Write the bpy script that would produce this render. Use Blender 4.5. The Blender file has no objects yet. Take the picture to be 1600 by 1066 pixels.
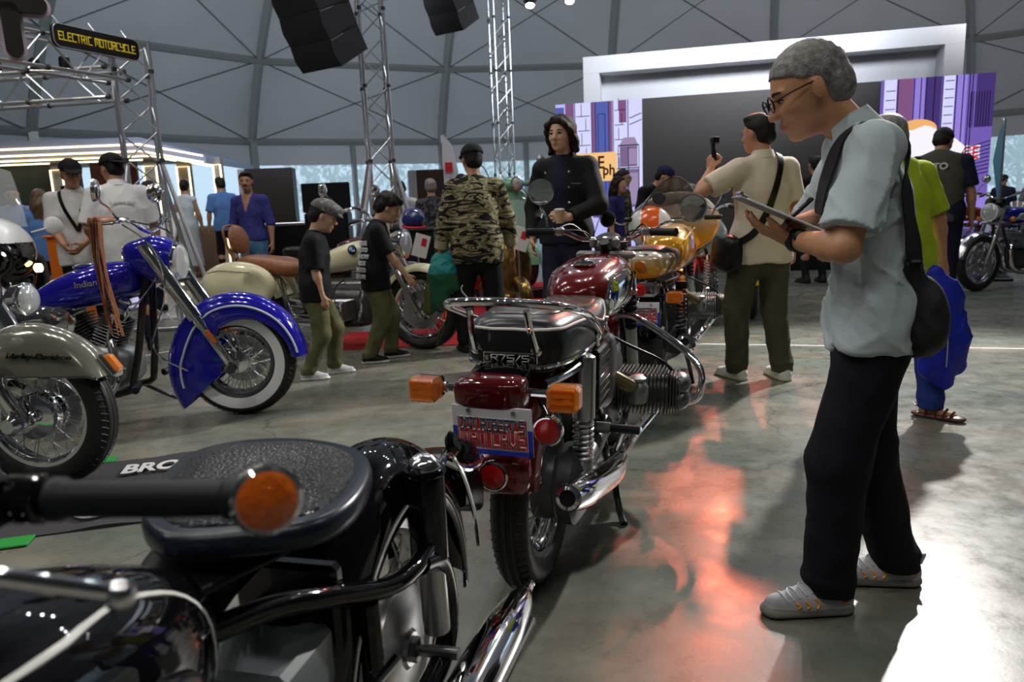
import bpy, math, random
import numpy as np
from mathutils import Vector, Matrix
from math import sin, cos, pi, radians, sqrt, atan2, tan

SC = bpy.context.scene
COL = SC.collection
random.seed(7)

# ------------------------------------------------------------------ camera
PITCH, ROLL = math.atan(208 / 1130), radians(2.4)
cam = bpy.data.cameras.new('camera')
cam.sensor_width = 36.0
cam.lens = 1130 / 1600 * 36
cam.clip_start = 0.05
cam.clip_end = 400
cam.dof.use_dof = True
cam.dof.focus_distance = 2.3
cam.dof.aperture_fstop = 5.0
camo = bpy.data.objects.new('camera', cam)
COL.objects.link(camo)
_F = Vector((0, cos(PITCH), -sin(PITCH)))
_R0, _U0 = Vector((1, 0, 0)), Vector((0, sin(PITCH), cos(PITCH)))
_R = _R0 * cos(ROLL) - _U0 * sin(ROLL)
_U = _R0 * sin(ROLL) + _U0 * cos(ROLL)
camo.matrix_world = Matrix(((_R.x, _U.x, -_F.x, 0), (_R.y, _U.y, -_F.y, 0), (_R.z, _U.z, -_F.z, 1.15), (0, 0, 0, 1)))
SC.camera = camo

# ------------------------------------------------------------------ world and exposure
W = bpy.data.worlds.new('world')
SC.world = W
W.use_nodes = True
_bg = W.node_tree.nodes['Background']
_bg.inputs[0].default_value = (0.80, 0.90, 1.0, 1)
_bg.inputs[1].default_value = 1.5
SC.view_settings.view_transform = 'Standard'
SC.view_settings.look = 'None'
SC.view_settings.gamma = 1
SC.view_settings.exposure = 0.0
SC.view_settings.use_curve_mapping = False

# ------------------------------------------------------------------ lights of the hall
def lamp(name, typ, loc, target, energy, color=(1, 1, 1), **kw):
    d = bpy.data.lights.new(name, typ)
    d.energy = energy
    d.color = color
    for k, v in kw.items():
        setattr(d, k, v)
    o = bpy.data.objects.new(name, d)
    o.location = loc
    if target is not None:
        o.rotation_euler = (Vector(target) - Vector(loc)).to_track_quat('-Z', 'Y').to_euler()
    COL.objects.link(o)
    return o

# white follow spot high behind the visitors on the right: rim light and long shadows towards the camera
lamp('spot_white', 'SPOT', (4.4, 7.3, 4.5), (1.3, 2.2, 0.2), 2300, (1.0, 0.97, 0.93), spot_size=radians(78), spot_blend=0.5, shadow_soft_size=0.10)
# red stage spots farther back
lamp('spot_red', 'SPOT', (3.0, 10.2, 4.6), (0.65, 1.9, 0.0), 680, (1.0, 0.20, 0.11), spot_size=radians(15), spot_blend=0.6, shadow_soft_size=0.08)
lamp('spot_red', 'SPOT', (3.6, 11.5, 4.7), (0.9, 3.3, 0.0), 600, (1.0, 0.22, 0.12), spot_size=radians(15), spot_blend=0.6, shadow_soft_size=0.08)
# rig of small lamps over the show floor
for _i, (_x, _y, _z, _e, _c) in enumerate([
        (-6.5, 1.0, 6.0, 200, (1, .95, .88)), (-3.0, 1.5, 6.2, 200, (1, .96, .9)), (0.5, -1.5, 6.2, 120, (1, .97, .93)), (4.0, 1.0, 6.2, 90, (1, .96, .9)),
        (-6.0, 5.5, 6.0, 190, (1, .95, .9)), (-2.5, 5.0, 6.4, 200, (1, .96, .92)), (1.0, 5.5, 6.4, 160, (1, .97, .94)),
        (-4.0, 10.0, 6.2, 170, (.95, .97, 1)), (0.0, 10.5, 6.3, 170, (.95, .97, 1)), (4.2, 10.5, 6.3, 150, (.95, .97, 1)), (8.0, 8.0, 6.2, 170, (.9, .95, 1)), (8.0, 14.0, 6.5, 150, (.9, .95, 1)),
        (-1.6, -1.2, 4.6, 60, (1, .96, .9)), (-8.5, 11.0, 5.5, 140, (1, .93, .82))]):
    for _k in (-.8, 0, .8):
        lamp('rig_lamp', 'SPOT', (_x + _k, _y + .3 * _k, _z), (_x + _k, _y + .3 * _k, 0), _e * .46, _c, spot_size=radians(150), spot_blend=0.7, shadow_soft_size=0.05)
# cool soft fill spots, added unseen to brighten the tent roof
lamp('roof_fill', 'SPOT', (-3, 9, 4.8), (-6, 22, 7.5), 2600, (.80, .90, 1.0), spot_size=radians(110), spot_blend=1, shadow_soft_size=.6)
lamp('roof_fill', 'SPOT', (4, 8, 4.8), (3, 24, 7.0), 2600, (.86, .90, 1.0), spot_size=radians(110), spot_blend=1, shadow_soft_size=.6)

lamp('roof_fill', 'SPOT', (7, 9, 4.8), (15, 23, 7.5), 2200, (.95, .92, .95), spot_size=radians(110), spot_blend=1, shadow_soft_size=.6)

# ------------------------------------------------------------------ materials
_M = {}
def mat(name, col=(.5, .5, .5), rough=.5, metal=0.0, coat=0.0, spec=.5, emit=None, es=0.0, alpha=1.0, trans=0.0, ior=1.45, noise=0.0, nscale=20.0, bump=0.0, bscale=60.0, rn=0.0, sss=0.0, attr=None):
    if name in _M:
        return _M[name]
    m = bpy.data.materials.new(name)
    m.use_nodes = True
    nt = m.node_tree
    b = nt.nodes['Principled BSDF']
    b.inputs['Base Color'].default_value = (*col, 1)
    b.inputs['Roughness'].default_value = rough
    b.inputs['Metallic'].default_value = metal
    b.inputs['Coat Weight'].default_value = coat
    b.inputs['Coat Roughness'].default_value = 0.03
    b.inputs['Specular IOR Level'].default_value = spec
    b.inputs['IOR'].default_value = ior
    b.inputs['Transmission Weight'].default_value = trans
    b.inputs['Alpha'].default_value = alpha
    if sss:
        b.inputs['Subsurface Weight'].default_value = sss
        b.inputs['Subsurface Scale'].default_value = .01
    if emit:
        b.inputs['Emission Color'].default_value = (*emit, 1)
        b.inputs['Emission Strength'].default_value = es
    tc = nt.nodes.new('ShaderNodeTexCoord')
    src = None
    if attr:
        a = nt.nodes.new('ShaderNodeAttribute')
        a.attribute_name = attr
        src = a.outputs['Color']
        nt.links.new(src, b.inputs['Base Color'])
    if noise or rn:
        n = nt.nodes.new('ShaderNodeTexNoise')
        n.inputs['Scale'].default_value = nscale
        n.inputs['Detail'].default_value = 5
        nt.links.new(tc.outputs['Object'], n.inputs['Vector'])
        if noise:
            mr = nt.nodes.new('ShaderNodeMapRange')
            mr.inputs['From Min'].default_value = .25
            mr.inputs['From Max'].default_value = .75
            mr.inputs['To Min'].default_value = 1 - noise
            mr.inputs['To Max'].default_value = 1 + noise
            nt.links.new(n.outputs['Fac'], mr.inputs['Value'])
            mx = nt.nodes.new('ShaderNodeMix')
            mx.data_type = 'RGBA'
            mx.blend_type = 'MULTIPLY'
            mx.inputs[0].default_value = 1
            if src is not None:
                nt.links.new(src, mx.inputs[6])
            else:
                mx.inputs[6].default_value = (*col, 1)
            nt.links.new(mr.outputs[0], mx.inputs[7])
            nt.links.new(mx.outputs[2], b.inputs['Base Color'])
        if rn:
            mr2 = nt.nodes.new('ShaderNodeMapRange')
            mr2.inputs['To Min'].default_value = max(0.02, rough - rn)
            mr2.inputs['To Max'].default_value = rough + rn
            nt.links.new(n.outputs['Fac'], mr2.inputs['Value'])
            nt.links.new(mr2.outputs[0], b.inputs['Roughness'])
    if bump:
        n2 = nt.nodes.new('ShaderNodeTexNoise')
        n2.inputs['Scale'].default_value = bscale
        n2.inputs['Detail'].default_value = 3
        nt.links.new(tc.outputs['Object'], n2.inputs['Vector'])
        bp = nt.nodes.new('ShaderNodeBump')
        bp.inputs['Strength'].default_value = bump
        bp.inputs['Distance'].default_value = .004
        nt.links.new(n2.outputs['Fac'], bp.inputs['Height'])
        nt.links.new(bp.outputs[0], b.inputs['Normal'])
    _M[name] = m
    return m

def nodes_of(m):
    return m.node_tree, m.node_tree.nodes['Principled BSDF']

CHROME = mat('chrome', (.86, .87, .9), .05, 1)
STEEL = mat('brushed_steel', (.55, .55, .56), .28, 1)
ALU = mat('cast_aluminium', (.33, .34, .34), .42, .9, noise=.15, nscale=40)
DALU = mat('dark_casting', (.09, .09, .095), .38, .6, noise=.2, nscale=40)
BLACK = mat('black_paint', (.003, .003, .004), .08, 0, 1.0, spec=.0)
BSATIN = mat('black_satin', (.007, .007, .008), .35, spec=.3)
RUBBER = mat('tyre_rubber', (.012, .012, .013), .55, bump=.15, bscale=90)
GRIP = mat('grip_rubber', (.007, .009, .013), .5, spec=.3)
SEATB = mat('black_vinyl', (.010, .011, .012), .28, bump=.06, bscale=120)
MAROON = mat('maroon_paint', (.13, .006, .008), .15, .1, 1.0)
AMBER = mat('amber_lens', (1.0, .30, .02), .10, trans=.6, ior=1.35, coat=.6, bump=.4, bscale=150)
REDL = mat('red_lens', (.45, .012, .008), .1, 0, .8, bump=.3, bscale=160)
DREDL = mat('dark_red_lens', (.075, .003, .004), .06, 0, .6)
WHITEP = mat('white_paint', (.75, .75, .75), .3, coat=.5)
MIRROR = mat('mirror_glass', (.75, .82, .88), .03, 1)
GLASSC = mat('clear_screen', (.9, .95, .97), .03, 0, 0, alpha=.16)
SMOKE = mat('smoked_screen', (.10, .09, .09), .03, 0, 1, alpha=.55)
BRASS = mat('bronze_metal', (.32, .2, .06), .25, 1, noise=.5, nscale=15)

# ------------------------------------------------------------------ objects
def setp(o, label=None, cat=None, group=None, kind=None):
    if label: o['label'] = label
    if cat: o['category'] = cat
    if group: o['group'] = group
    if kind: o['kind'] = kind
    return o

def thing(name, label, cat, loc=(0, 0, 0), rz=0.0, group=None):
    o = bpy.data.objects.new(name, None)
    o.empty_display_size = .1
    o.location = loc
    o.rotation_euler = (0, 0, rz)
    COL.objects.link(o)
    return setp(o, label, cat, group)

def part(name, parent, loc=(0, 0, 0), rot=(0, 0, 0), label=None):
    o = bpy.data.objects.new(name, None)
    o.empty_display_size = .05
    o.parent = parent
    o.location = loc
    o.rotation_euler = rot
    COL.objects.link(o)
    if label: o['label'] = label
    return o

def link(name, me, parent=None, loc=(0, 0, 0), rot=(0, 0, 0), label=None, kind=None):
    o = bpy.data.objects.new(name, me)
    if parent is not None: o.parent = parent
    o.location = loc
    o.rotation_euler = rot
    COL.objects.link(o)
    return setp(o, label, None, None, kind)

def copy_tree(o, parent=None):
    c = o.copy()
    COL.objects.link(c)
    c.parent = parent
    for ch in list(o.children):
        copy_tree(ch, c)
    return c

V = lambda *a: np.array(a, float)
def nrm(v):
    v = np.asarray(v, float)
    return v / (np.linalg.norm(v) + 1e-12)
def perp(d):
    d = nrm(d)
    u = np.cross(d, (0, 0, 1)) if abs(d[2]) < .9 else np.cross(d, (1, 0, 0))
    u = nrm(u)
    return u, np.cross(d, u)

class MB:
    "collects geometry of one mesh"
    def __init__(s):
        s.v, s.f, s.m = [], [], []
    def add(s, vs, fs, m=0):
        o = len(s.v)
        s.v += [tuple(map(float, p)) for p in vs]
        s.f += [tuple(i + o for i in f) for f in fs]
        s.m += [m] * len(fs)
        return s
    def loft(s, rings, m=0, cap=(True, True), closed=False):
        n = len(rings[0])
        vs = [p for r in rings for p in r]
        fs = []
        k = len(rings)
        for i in range(k if closed else k - 1):
            a, b = i * n, ((i + 1) % k) * n
            for j in range(n):
                j2 = (j + 1) % n
                fs.append((a + j, a + j2, b + j2, b + j))
        if not closed:
            if cap[0]: fs.append(tuple(range(n))[::-1])
            if cap[1]: fs.append(tuple((k - 1) * n + j for j in range(n)))
        return s.add(vs, fs, m)
    def tube(s, path, r, n=8, m=0, cap=True, closed=False, smooth=0, flat=1.0):
        P = [np.asarray(p, float) for p in path]
        R = list(r) if hasattr(r, '__len__') else [r] * len(P)
        if smooth: P, R = spline(P, R, smooth, closed)
        k = len(P)
        T = []
        for i in range(k):
            a = P[(i - 1) % k] if closed else P[max(i - 1, 0)]
            b = P[(i + 1) % k] if closed else P[min(i + 1, k - 1)]
            T.append(nrm(b - a))
        u, w = perp(T[0])
        rings = []
        for i in range(k):
            u = nrm(u - T[i] * (u @ T[i]))
            w = np.cross(T[i], u)
            rings.append([P[i] + R[i] * (cos(2 * pi * j / n) * u + flat * sin(2 * pi * j / n) * w) for j in range(n)])
        return s.loft(rings, m, (cap, cap), closed)
    def lathe(s, prof, org=(0, 0, 0), axis=(0, 0, 1), n=24, m=0, cap=True, closed=False):
        d = nrm(axis)
        u, w = perp(d)
        o = np.asarray(org, float)
        rings = [[o + d * h + max(r, 1e-5) * (cos(2 * pi * j / n) * u + sin(2 * pi * j / n) * w) for j in range(n)] for r, h in prof]
        return s.loft(rings, m, (cap, cap), closed)
    def cyl(s, a, b, r, n=16, m=0, bev=0.0):
        a, b = np.asarray(a, float), np.asarray(b, float)
        L = np.linalg.norm(b - a)
        if bev: return s.lathe([(r - bev, 0), (r, bev), (r, L - bev), (r - bev, L)], a, b - a, n, m)
        return s.lathe([(r, 0), (r, L)], a, b - a, n, m)
    def box(s, c, size, bev=0.0, rot=None, m=0):
        c = np.asarray(c, float)
        hx, hy, hz = (x / 2 for x in size)
        Rm = np.array(rot if rot is not None else np.eye(3), float)
        if bev <= 0:
            vs = [c + Rm @ np.array((x * hx, y * hy, z * hz)) for x in (-1, 1) for y in (-1, 1) for z in (-1, 1)]
            fs = [(0, 1, 3, 2), (4, 6, 7, 5), (0, 4, 5, 1), (2, 3, 7, 6), (0, 2, 6, 4), (1, 5, 7, 3)]
            return s.add(vs, fs, m)
        b = min(bev, hx * .99, hy * .99, hz * .99)
        vs, idx = [], {}
        for x in (-1, 1):
            for y in (-1, 1):
                for z in (-1, 1):
                    for a in range(3):
                        p = np.array((x * (hx - b), y * (hy - b), z * (hz - b)))
                        p[a] += (x, y, z)[a] * b
                        idx[x, y, z, a] = len(vs)
                        vs.append(c + Rm @ p)
        fs = []
        for a in range(3):
            o1, o2 = (a + 1) % 3, (a + 2) % 3
            for sg in (-1, 1):
                q = []
                for (p, r) in ((-1, -1), (1, -1), (1, 1), (-1, 1)):
                    k = [0, 0, 0]; k[a] = sg; k[o1] = p; k[o2] = r
                    q.append(idx[k[0], k[1], k[2], a])
                fs.append(tuple(q if sg > 0 else q[::-1]))
            for p in (-1, 1):
                for r in (-1, 1):
                    k1 = [0, 0, 0]; k1[a] = -1; k1[o1] = p; k1[o2] = r
                    k2 = [0, 0, 0]; k2[a] = 1; k2[o1] = p; k2[o2] = r
                    q = [idx[(*k1, o1)], idx[(*k2, o1)], idx[(*k2, o2)], idx[(*k1, o2)]]
                    fs.append(tuple(q if p * r > 0 else q[::-1]))
        for x in (-1, 1):
            for y in (-1, 1):
                for z in (-1, 1):
                    q = [idx[x, y, z, a] for a in range(3)]
                    fs.append(tuple(q if x * y * z > 0 else q[::-1]))
        return s.add(vs, fs, m)
    def ell(s, c, r, n=16, m=0, rot=None, lo=0.0, hi=1.0):
        c = np.asarray(c, float)
        r = (r, r, r) if not hasattr(r, '__len__') else r
        Rm = np.array(rot if rot is not None else np.eye(3), float)
        k = max(4, n // 2)
        rings = []
        for i in range(k + 1):
            t = pi * (lo + (hi - lo) * i / k)
            rr = max(sin(t), 1e-4)
            rings.append([c + Rm @ np.array((r[0] * rr * cos(2 * pi * j / n), r[1] * rr * sin(2 * pi * j / n), -r[2] * cos(t))) for j in range(n)])
        return s.loft(rings, m)
    def prism(s, pts, org, ux, uy, thick, m=0):
        "outline (2-d) extruded along ux x uy"
        o, ux, uy = np.asarray(org, float), np.asarray(ux, float), np.asarray(uy, float)
        nn = nrm(np.cross(ux, uy)) * thick
        a = [o + ux * p[0] + uy * p[1] for p in pts]
        n = len(a)
        fs = [tuple(range(n))[::-1], tuple(range(n, 2 * n))] + [(i, (i + 1) % n, n + (i + 1) % n, n + i) for i in range(n)]
        return s.add(a + [p + nn for p in a], fs, m)
    def mesh(s, name, mats, ang=35):
        me = bpy.data.meshes.new(name)
        me.from_pydata(s.v, [], s.f)
        for q in (mats if isinstance(mats, (list, tuple)) else [mats]):
            me.materials.append(q)
        me.polygons.foreach_set('material_index', s.m)
        me.polygons.foreach_set('use_smooth', [True] * len(s.f))
        me.update()
        if ang < 180: me.set_sharp_from_angle(angle=radians(ang))
        return me
    def build(s, name, mats, parent=None, loc=(0, 0, 0), rot=(0, 0, 0), ang=35, label=None, kind=None):
        return link(name, s.mesh(name, mats, ang), parent, loc, rot, label, kind)

def spline(P, R, k, closed=False):
    out, ro = [], []
    n = len(P)
    for i in range(n if closed else n - 1):
        g = (lambda j: P[j % n]) if closed else (lambda j: P[min(max(j, 0), n - 1)])
        p0, p1, p2, p3 = g(i - 1), g(i), g(i + 1), g(i + 2)
        ra, rb = R[i % n], R[(i + 1) % n]
        for q in range(k):
            t = q / k
            out.append(.5 * (2 * p1 + (p2 - p0) * t + (2 * p0 - 5 * p1 + 4 * p2 - p3) * t * t + (3 * p1 - p0 - 3 * p2 + p3) * t ** 3))
            ro.append(ra + (rb - ra) * t)
    if not closed:
        out.append(P[-1]); ro.append(R[-1])
    return out, ro

def rotm(axis, deg):
    return np.array(Matrix.Rotation(radians(deg), 3, axis))

def text_mesh(txt, size, mat_, parent, loc, ux, uy, name='lettering', extrude=.001, bold=0.0, sx=1.0, align='CENTER', space=1.0, label=None, shear=0.0):
    "flat lettering; ux = reading direction, uy = up"
    c = bpy.data.curves.new(name, 'FONT')
    c.body = txt
    c.size = size
    c.extrude = extrude
    c.offset = bold
    c.align_x = align
    c.align_y = 'CENTER'
    c.space_character = space
    c.resolution_u = 3
    c.shear = shear
    to = bpy.data.objects.new(name, c)
    COL.objects.link(to)
    dg = bpy.context.evaluated_depsgraph_get()
    me = bpy.data.meshes.new_from_object(to.evaluated_get(dg))
    bpy.data.objects.remove(to)
    bpy.data.curves.remove(c)
    me.materials.clear()
    me.materials.append(mat_)
    ux, uy = nrm(ux), nrm(uy)
    n = np.cross(ux, uy)
    M = Matrix(((ux[0], uy[0], n[0], 0), (ux[1], uy[1], n[1], 0), (ux[2], uy[2], n[2], 0), (0, 0, 0, 1)))
    me.transform(Matrix.Translation(loc) @ M @ Matrix.Diagonal((sx, 1, 1, 1)))
    return link(name, me, parent, label=label)
# ------------------------------------------------------------------ smooth bodies (signed distance fields meshed with surface nets)
class SDF:
    def __init__(s, h):
        s.h, s.q = h, []
    def cap(s, a, b, ra, rb=None, k=.02, flat=None, cuts=(), sub=False):
        s.q.append(('c', np.asarray(a, float), np.asarray(b, float), ra, ra if rb is None else rb, k, flat, cuts, sub)); return s
    def ell(s, c, r, k=.02, rot=None, cuts=(), sub=False):
        r = np.array(r if hasattr(r, '__len__') else (r, r, r), float)
        s.q.append(('e', np.asarray(c, float), r, None if rot is None else np.asarray(rot, float), k, cuts, sub)); return s
    def chain(s, pts, rs, **kw):
        for i in range(len(pts) - 1):
            s.cap(pts[i], pts[i + 1], rs[i], rs[i + 1], **kw)
        return s
    def field(s, post=None):
        lo, hi = [], []
        for q in s.q:
            if q[-1]: continue
            if q[0] == 'c':
                r = max(q[3], q[4]) * max(1, q[6][1] if q[6] else 1)
                lo.append(np.minimum(q[1], q[2]) - r); hi.append(np.maximum(q[1], q[2]) + r)
            else:
                r = q[2] if q[3] is None else np.full(3, q[2].max())
                lo.append(q[1] - r); hi.append(q[1] + r)
        lo, hi = np.min(lo, 0) - 3 * s.h - .012, np.max(hi, 0) + 3 * s.h + .012
        n = np.ceil((hi - lo) / s.h).astype(int) + 1
        f = np.full(n, .25, np.float32)
        ax = [(lo[i] + s.h * np.arange(n[i])).astype(np.float32) for i in range(3)]
        for q in s.q:
            sub, cuts = q[-1], q[-2]
            if q[0] == 'c':
                _, a, b, ra, rb, k, flat = q[:7]
                r = max(ra, rb) * max(1, flat[1] if flat else 1)
                bl, bh = np.minimum(a, b) - r, np.maximum(a, b) + r
            else:
                _, c, rr, rot, k = q[:5]
                r = rr if rot is None else np.full(3, rr.max())
                bl, bh = c - r, c + r
            mg = k + 2.5 * s.h + .01
            i0 = np.clip(np.floor((bl - mg - lo) / s.h).astype(int), 0, n - 1)
            i1 = np.clip(np.ceil((bh + mg - lo) / s.h).astype(int) + 1, 1, n)
            sl = tuple(slice(i0[i], i1[i]) for i in range(3))
            X, Y, Z = ax[0][sl[0]][:, None, None], ax[1][sl[1]][None, :, None], ax[2][sl[2]][None, None, :]
            if q[0] == 'c':
                ba = b - a
                px, py, pz = X - a[0], Y - a[1], Z - a[2]
                t = np.clip((px * ba[0] + py * ba[1] + pz * ba[2]) / (ba @ ba + 1e-12), 0, 1)
                qx, qy, qz = px - t * ba[0], py - t * ba[1], pz - t * ba[2]
                if flat:
                    fd = nrm(flat[0]); g = 1 / flat[1] - 1
                    dd = (qx * fd[0] + qy * fd[1] + qz * fd[2]) * g
                    qx, qy, qz = qx + dd * fd[0], qy + dd * fd[1], qz + dd * fd[2]
                d = np.sqrt(qx * qx + qy * qy + qz * qz) - (ra + t * (rb - ra))
                if flat and flat[1] < 1: d = d * (flat[1] * .5 + .5)
            else:
                px, py, pz = X - c[0], Y - c[1], Z - c[2]
                if rot is not None:
                    px, py, pz = (px * rot[0, i] + py * rot[1, i] + pz * rot[2, i] for i in range(3))
                e = np.sqrt((px / rr[0]) ** 2 + (py / rr[1]) ** 2 + (pz / rr[2]) ** 2)
                e2 = np.sqrt((px / rr[0] ** 2) ** 2 + (py / rr[1] ** 2) ** 2 + (pz / rr[2] ** 2) ** 2) + 1e-6
                d = e * (e - 1) / e2
            for p0, nn in cuts:
                d = np.maximum(d, (X - p0[0]) * nn[0] + (Y - p0[1]) * nn[1] + (Z - p0[2]) * nn[2])
            F = f[sl]
            if sub:
                h = np.clip(.5 - .5 * (F + d) / k, 0, 1)
                f[sl] = F * (1 - h) - d * h + k * h * (1 - h)
            else:
                h = np.clip(.5 + .5 * (F - d) / k, 0, 1)
                f[sl] = F * (1 - h) + d * h - k * h * (1 - h)
        if post is not None:
            f = post(f, ax[0][:, None, None], ax[1][None, :, None], ax[2][None, None, :])
        return f, lo
    def mesh(s, name, mats, post=None, color=None, midx=None):
        f, lo = s.field(post)
        f[0], f[-1] = 1, 1; f[:, 0], f[:, -1] = 1, 1; f[:, :, 0], f[:, :, -1] = 1, 1
        I = f < 0
        n = np.array(f.shape)
        cnt = np.zeros(n - 1, np.int8)
        for a in (0, 1):
            for b in (0, 1):
                for c in (0, 1):
                    cnt += I[a:n[0] - 1 + a, b:n[1] - 1 + b, c:n[2] - 1 + c]
        act = np.argwhere((cnt > 0) & (cnt < 8))
        vid = np.full(n - 1, -1, np.int32)
        vid[tuple(act.T)] = np.arange(len(act))
        acc, w = np.zeros((len(act), 3), np.float32), np.zeros((len(act), 1), np.float32)
        for axn in range(3):
            o1, o2 = (axn + 1) % 3, (axn + 2) % 3
            for b in (0, 1):
                for c in (0, 1):
                    d0 = np.zeros(3, int); d0[o1] = b; d0[o2] = c
                    d1 = d0.copy(); d1[axn] = 1
                    fa, fb = f[tuple((act + d0).T)], f[tuple((act + d1).T)]
                    m = (fa < 0) != (fb < 0)
                    t = np.where(m, fa / np.where(m, fa - fb, 1), 0)
                    p = np.tile(d0.astype(np.float32), (len(act), 1)); p[:, axn] = t
                    acc += p * m[:, None]; w += m[:, None]
        co = ((act + acc / np.maximum(w, 1)) * s.h + lo).astype(np.float32)
        quads = []
        for axn in range(3):
            o1, o2 = (axn + 1) % 3, (axn + 2) % 3
            sa = [slice(None)] * 3; sa[axn] = slice(0, n[axn] - 1)
            sb = [slice(None)] * 3; sb[axn] = slice(1, n[axn])
            e = np.argwhere(I[tuple(sa)] != I[tuple(sb)])
            e = e[(e[:, o1] > 0) & (e[:, o2] > 0) & (e[:, o1] < n[o1] - 1) & (e[:, o2] < n[o2] - 1)]
            ins = I[tuple(e.T)]
            u1 = np.zeros(3, int); u1[o1] = 1
            u2 = np.zeros(3, int); u2[o2] = 1
            q = np.stack([vid[tuple((e - u1 - u2).T)], vid[tuple((e - u2).T)], vid[tuple(e.T)], vid[tuple((e - u1).T)]], 1)
            q[~ins] = q[~ins][:, ::-1]
            quads.append(q)
        Q = np.concatenate(quads).astype(np.int32)
        # one light smoothing pass
        for _ in range(1):
            sm, ct = np.zeros_like(co), np.zeros((len(co), 1), np.float32)
            for i in range(4):
                a, b = Q[:, i], Q[:, (i + 1) % 4]
                for x in range(3):
                    sm[:, x] += np.bincount(a, co[b, x], len(co)) + np.bincount(b, co[a, x], len(co))
                ct[:, 0] += np.bincount(a, minlength=len(co)) + np.bincount(b, minlength=len(co))
            co = .5 * co + .5 * sm / np.maximum(ct, 1)
        me = bpy.data.meshes.new(name)
        me.vertices.add(len(co)); me.vertices.foreach_set('co', co.astype(np.float32).ravel())
        me.loops.add(Q.size); me.loops.foreach_set('vertex_index', Q.ravel())
        me.polygons.add(len(Q))
        me.polygons.foreach_set('loop_start', np.arange(len(Q), dtype=np.int32) * 4)
        me.polygons.foreach_set('use_smooth', np.ones(len(Q), bool))
        for q in (mats if isinstance(mats, (list, tuple)) else [mats]):
            me.materials.append(q)
        if midx is not None:
            fc = co[Q].mean(1)
            me.polygons.foreach_set('material_index', midx(fc).astype(np.int32))
        me.update(calc_edges=True)
        if color is not None:
            at = me.attributes.new('Col', 'FLOAT_COLOR', 'POINT')
            cc = np.ones((len(co), 4), np.float32); cc[:, :3] = color(co)
            at.data.foreach_set('color', cc.ravel())
        return me

def folds(amp, sc=1.0, seed=0.0, vert=.5):
    "cloth creases"
    def g(f, X, Y, Z):
        a = np.sin(X * 19 * sc + Z * 11 * sc * vert + seed + 1.8 * np.sin(Z * 13 * sc + Y * 9 * sc + seed))
        b = np.sin(Y * 23 * sc - Z * 17 * sc * vert + 2.1 * seed + 1.6 * np.sin(X * 15 * sc - Z * 9 * sc))
        c = np.sin(Z * 31 * sc + (X + Y) * 12 * sc + seed + 1.5 * np.sin(X * 21 * sc + Y * 18 * sc))
        u = 1 - np.abs(np.sin(X * 16 * sc + Y * 21 * sc + Z * 14 * sc + seed * 1.3 + .9 * np.sin(Z * 11 * sc + seed) + .7 * np.sin(Y * 17 * sc)))
        v = 1 - np.abs(np.sin(X * -19 * sc + Y * 13 * sc + Z * 17 * sc + seed * 2.7 + .9 * np.sin(X * 12 * sc) + .6 * np.sin(Z * 23 * sc)))
        r = u ** 3 * (.6 + .4 * b) + v ** 3 * (.6 + .4 * a)
        return f + amp * (.35 * a + .35 * b + .3 * np.maximum(c, 0) * np.maximum(a, 0) - 1.0 * r + .3).astype(np.float32)
    return g
# ------------------------------------------------------------------ people
def Rz(d): return rotm('Z', d)
def Ry(d): return rotm('Y', d)
def ik(a, c, l1, l2, pole):
    a, c = np.asarray(a, float), np.asarray(c, float)
    v = c - a
    L = np.linalg.norm(v)
    if L > (l1 + l2) * .995:
        c = a + v / L * (l1 + l2) * .995
        v = c - a; L = np.linalg.norm(v)
    t = (l1 * l1 - l2 * l2 + L * L) / (2 * L)
    hh = sqrt(max(l1 * l1 - t * t, 0))
    d = v / L
    pl = np.asarray(pole, float)
    pl = nrm(pl - d * (pl @ d))
    return a + d * t + pl * hh, c

def hand(S, wr, d, n, sd, curl=(.35, .45, .35), sc=1.0, spread=1.0, thumb=(.5, .65, .45)):
    d, n = nrm(d), np.asarray(n, float)
    n = nrm(n - d * (n @ d))
    sd = nrm(np.asarray(sd, float) - d * (np.asarray(sd) @ d))
    sd = nrm(sd - n * (sd @ n))
    kn = wr + d * .088 * sc
    S.cap(wr - d * .01 * sc, wr + d * .03 * sc, .024 * sc, .028 * sc, k=.012, flat=(n, .72))
    S.cap(wr + d * .03 * sc + sd * .008 * sc, kn - d * .012 * sc + sd * .008 * sc, .030 * sc, .030 * sc, k=.01, flat=(n, .48))
    S.cap(wr + d * .03 * sc - sd * .010 * sc, kn - d * .016 * sc - sd * .012 * sc, .028 * sc, .027 * sc, k=.01, flat=(n, .46))
    for off, ln, bk in ((.031, .074, -.006), (.0105, .083, 0), (-.0105, .077, -.003), (-.031, .060, -.012)):
        p = kn + sd * off * sc * spread + d * bk * sc
        a = 0
        for j, fr in enumerate((.45, .30, .25)):
            a += curl[j] * (1 + .12 * (off < 0))
            q = p + (d * cos(a) + n * sin(a)) * ln * fr * sc
            S.cap(p, q, (.0098, .0088, .0082)[j] * sc, (.0088, .0082, .0072)[j] * sc, k=.004)
            p = q
    b = wr + d * .028 * sc + sd * .022 * sc
    t1 = nrm(d * thumb[0] + sd * thumb[1] + n * thumb[2])
    t2 = nrm(d * .85 + sd * .12 + n * thumb[2])
    S.cap(b, b + t1 * .046 * sc, .0145 * sc, .0112 * sc, k=.012)
    S.cap(b + t1 * .046 * sc, b + t1 * .046 * sc + t2 * .034 * sc, .0112 * sc, .0088 * sc, k=.006)
    return kn

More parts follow.
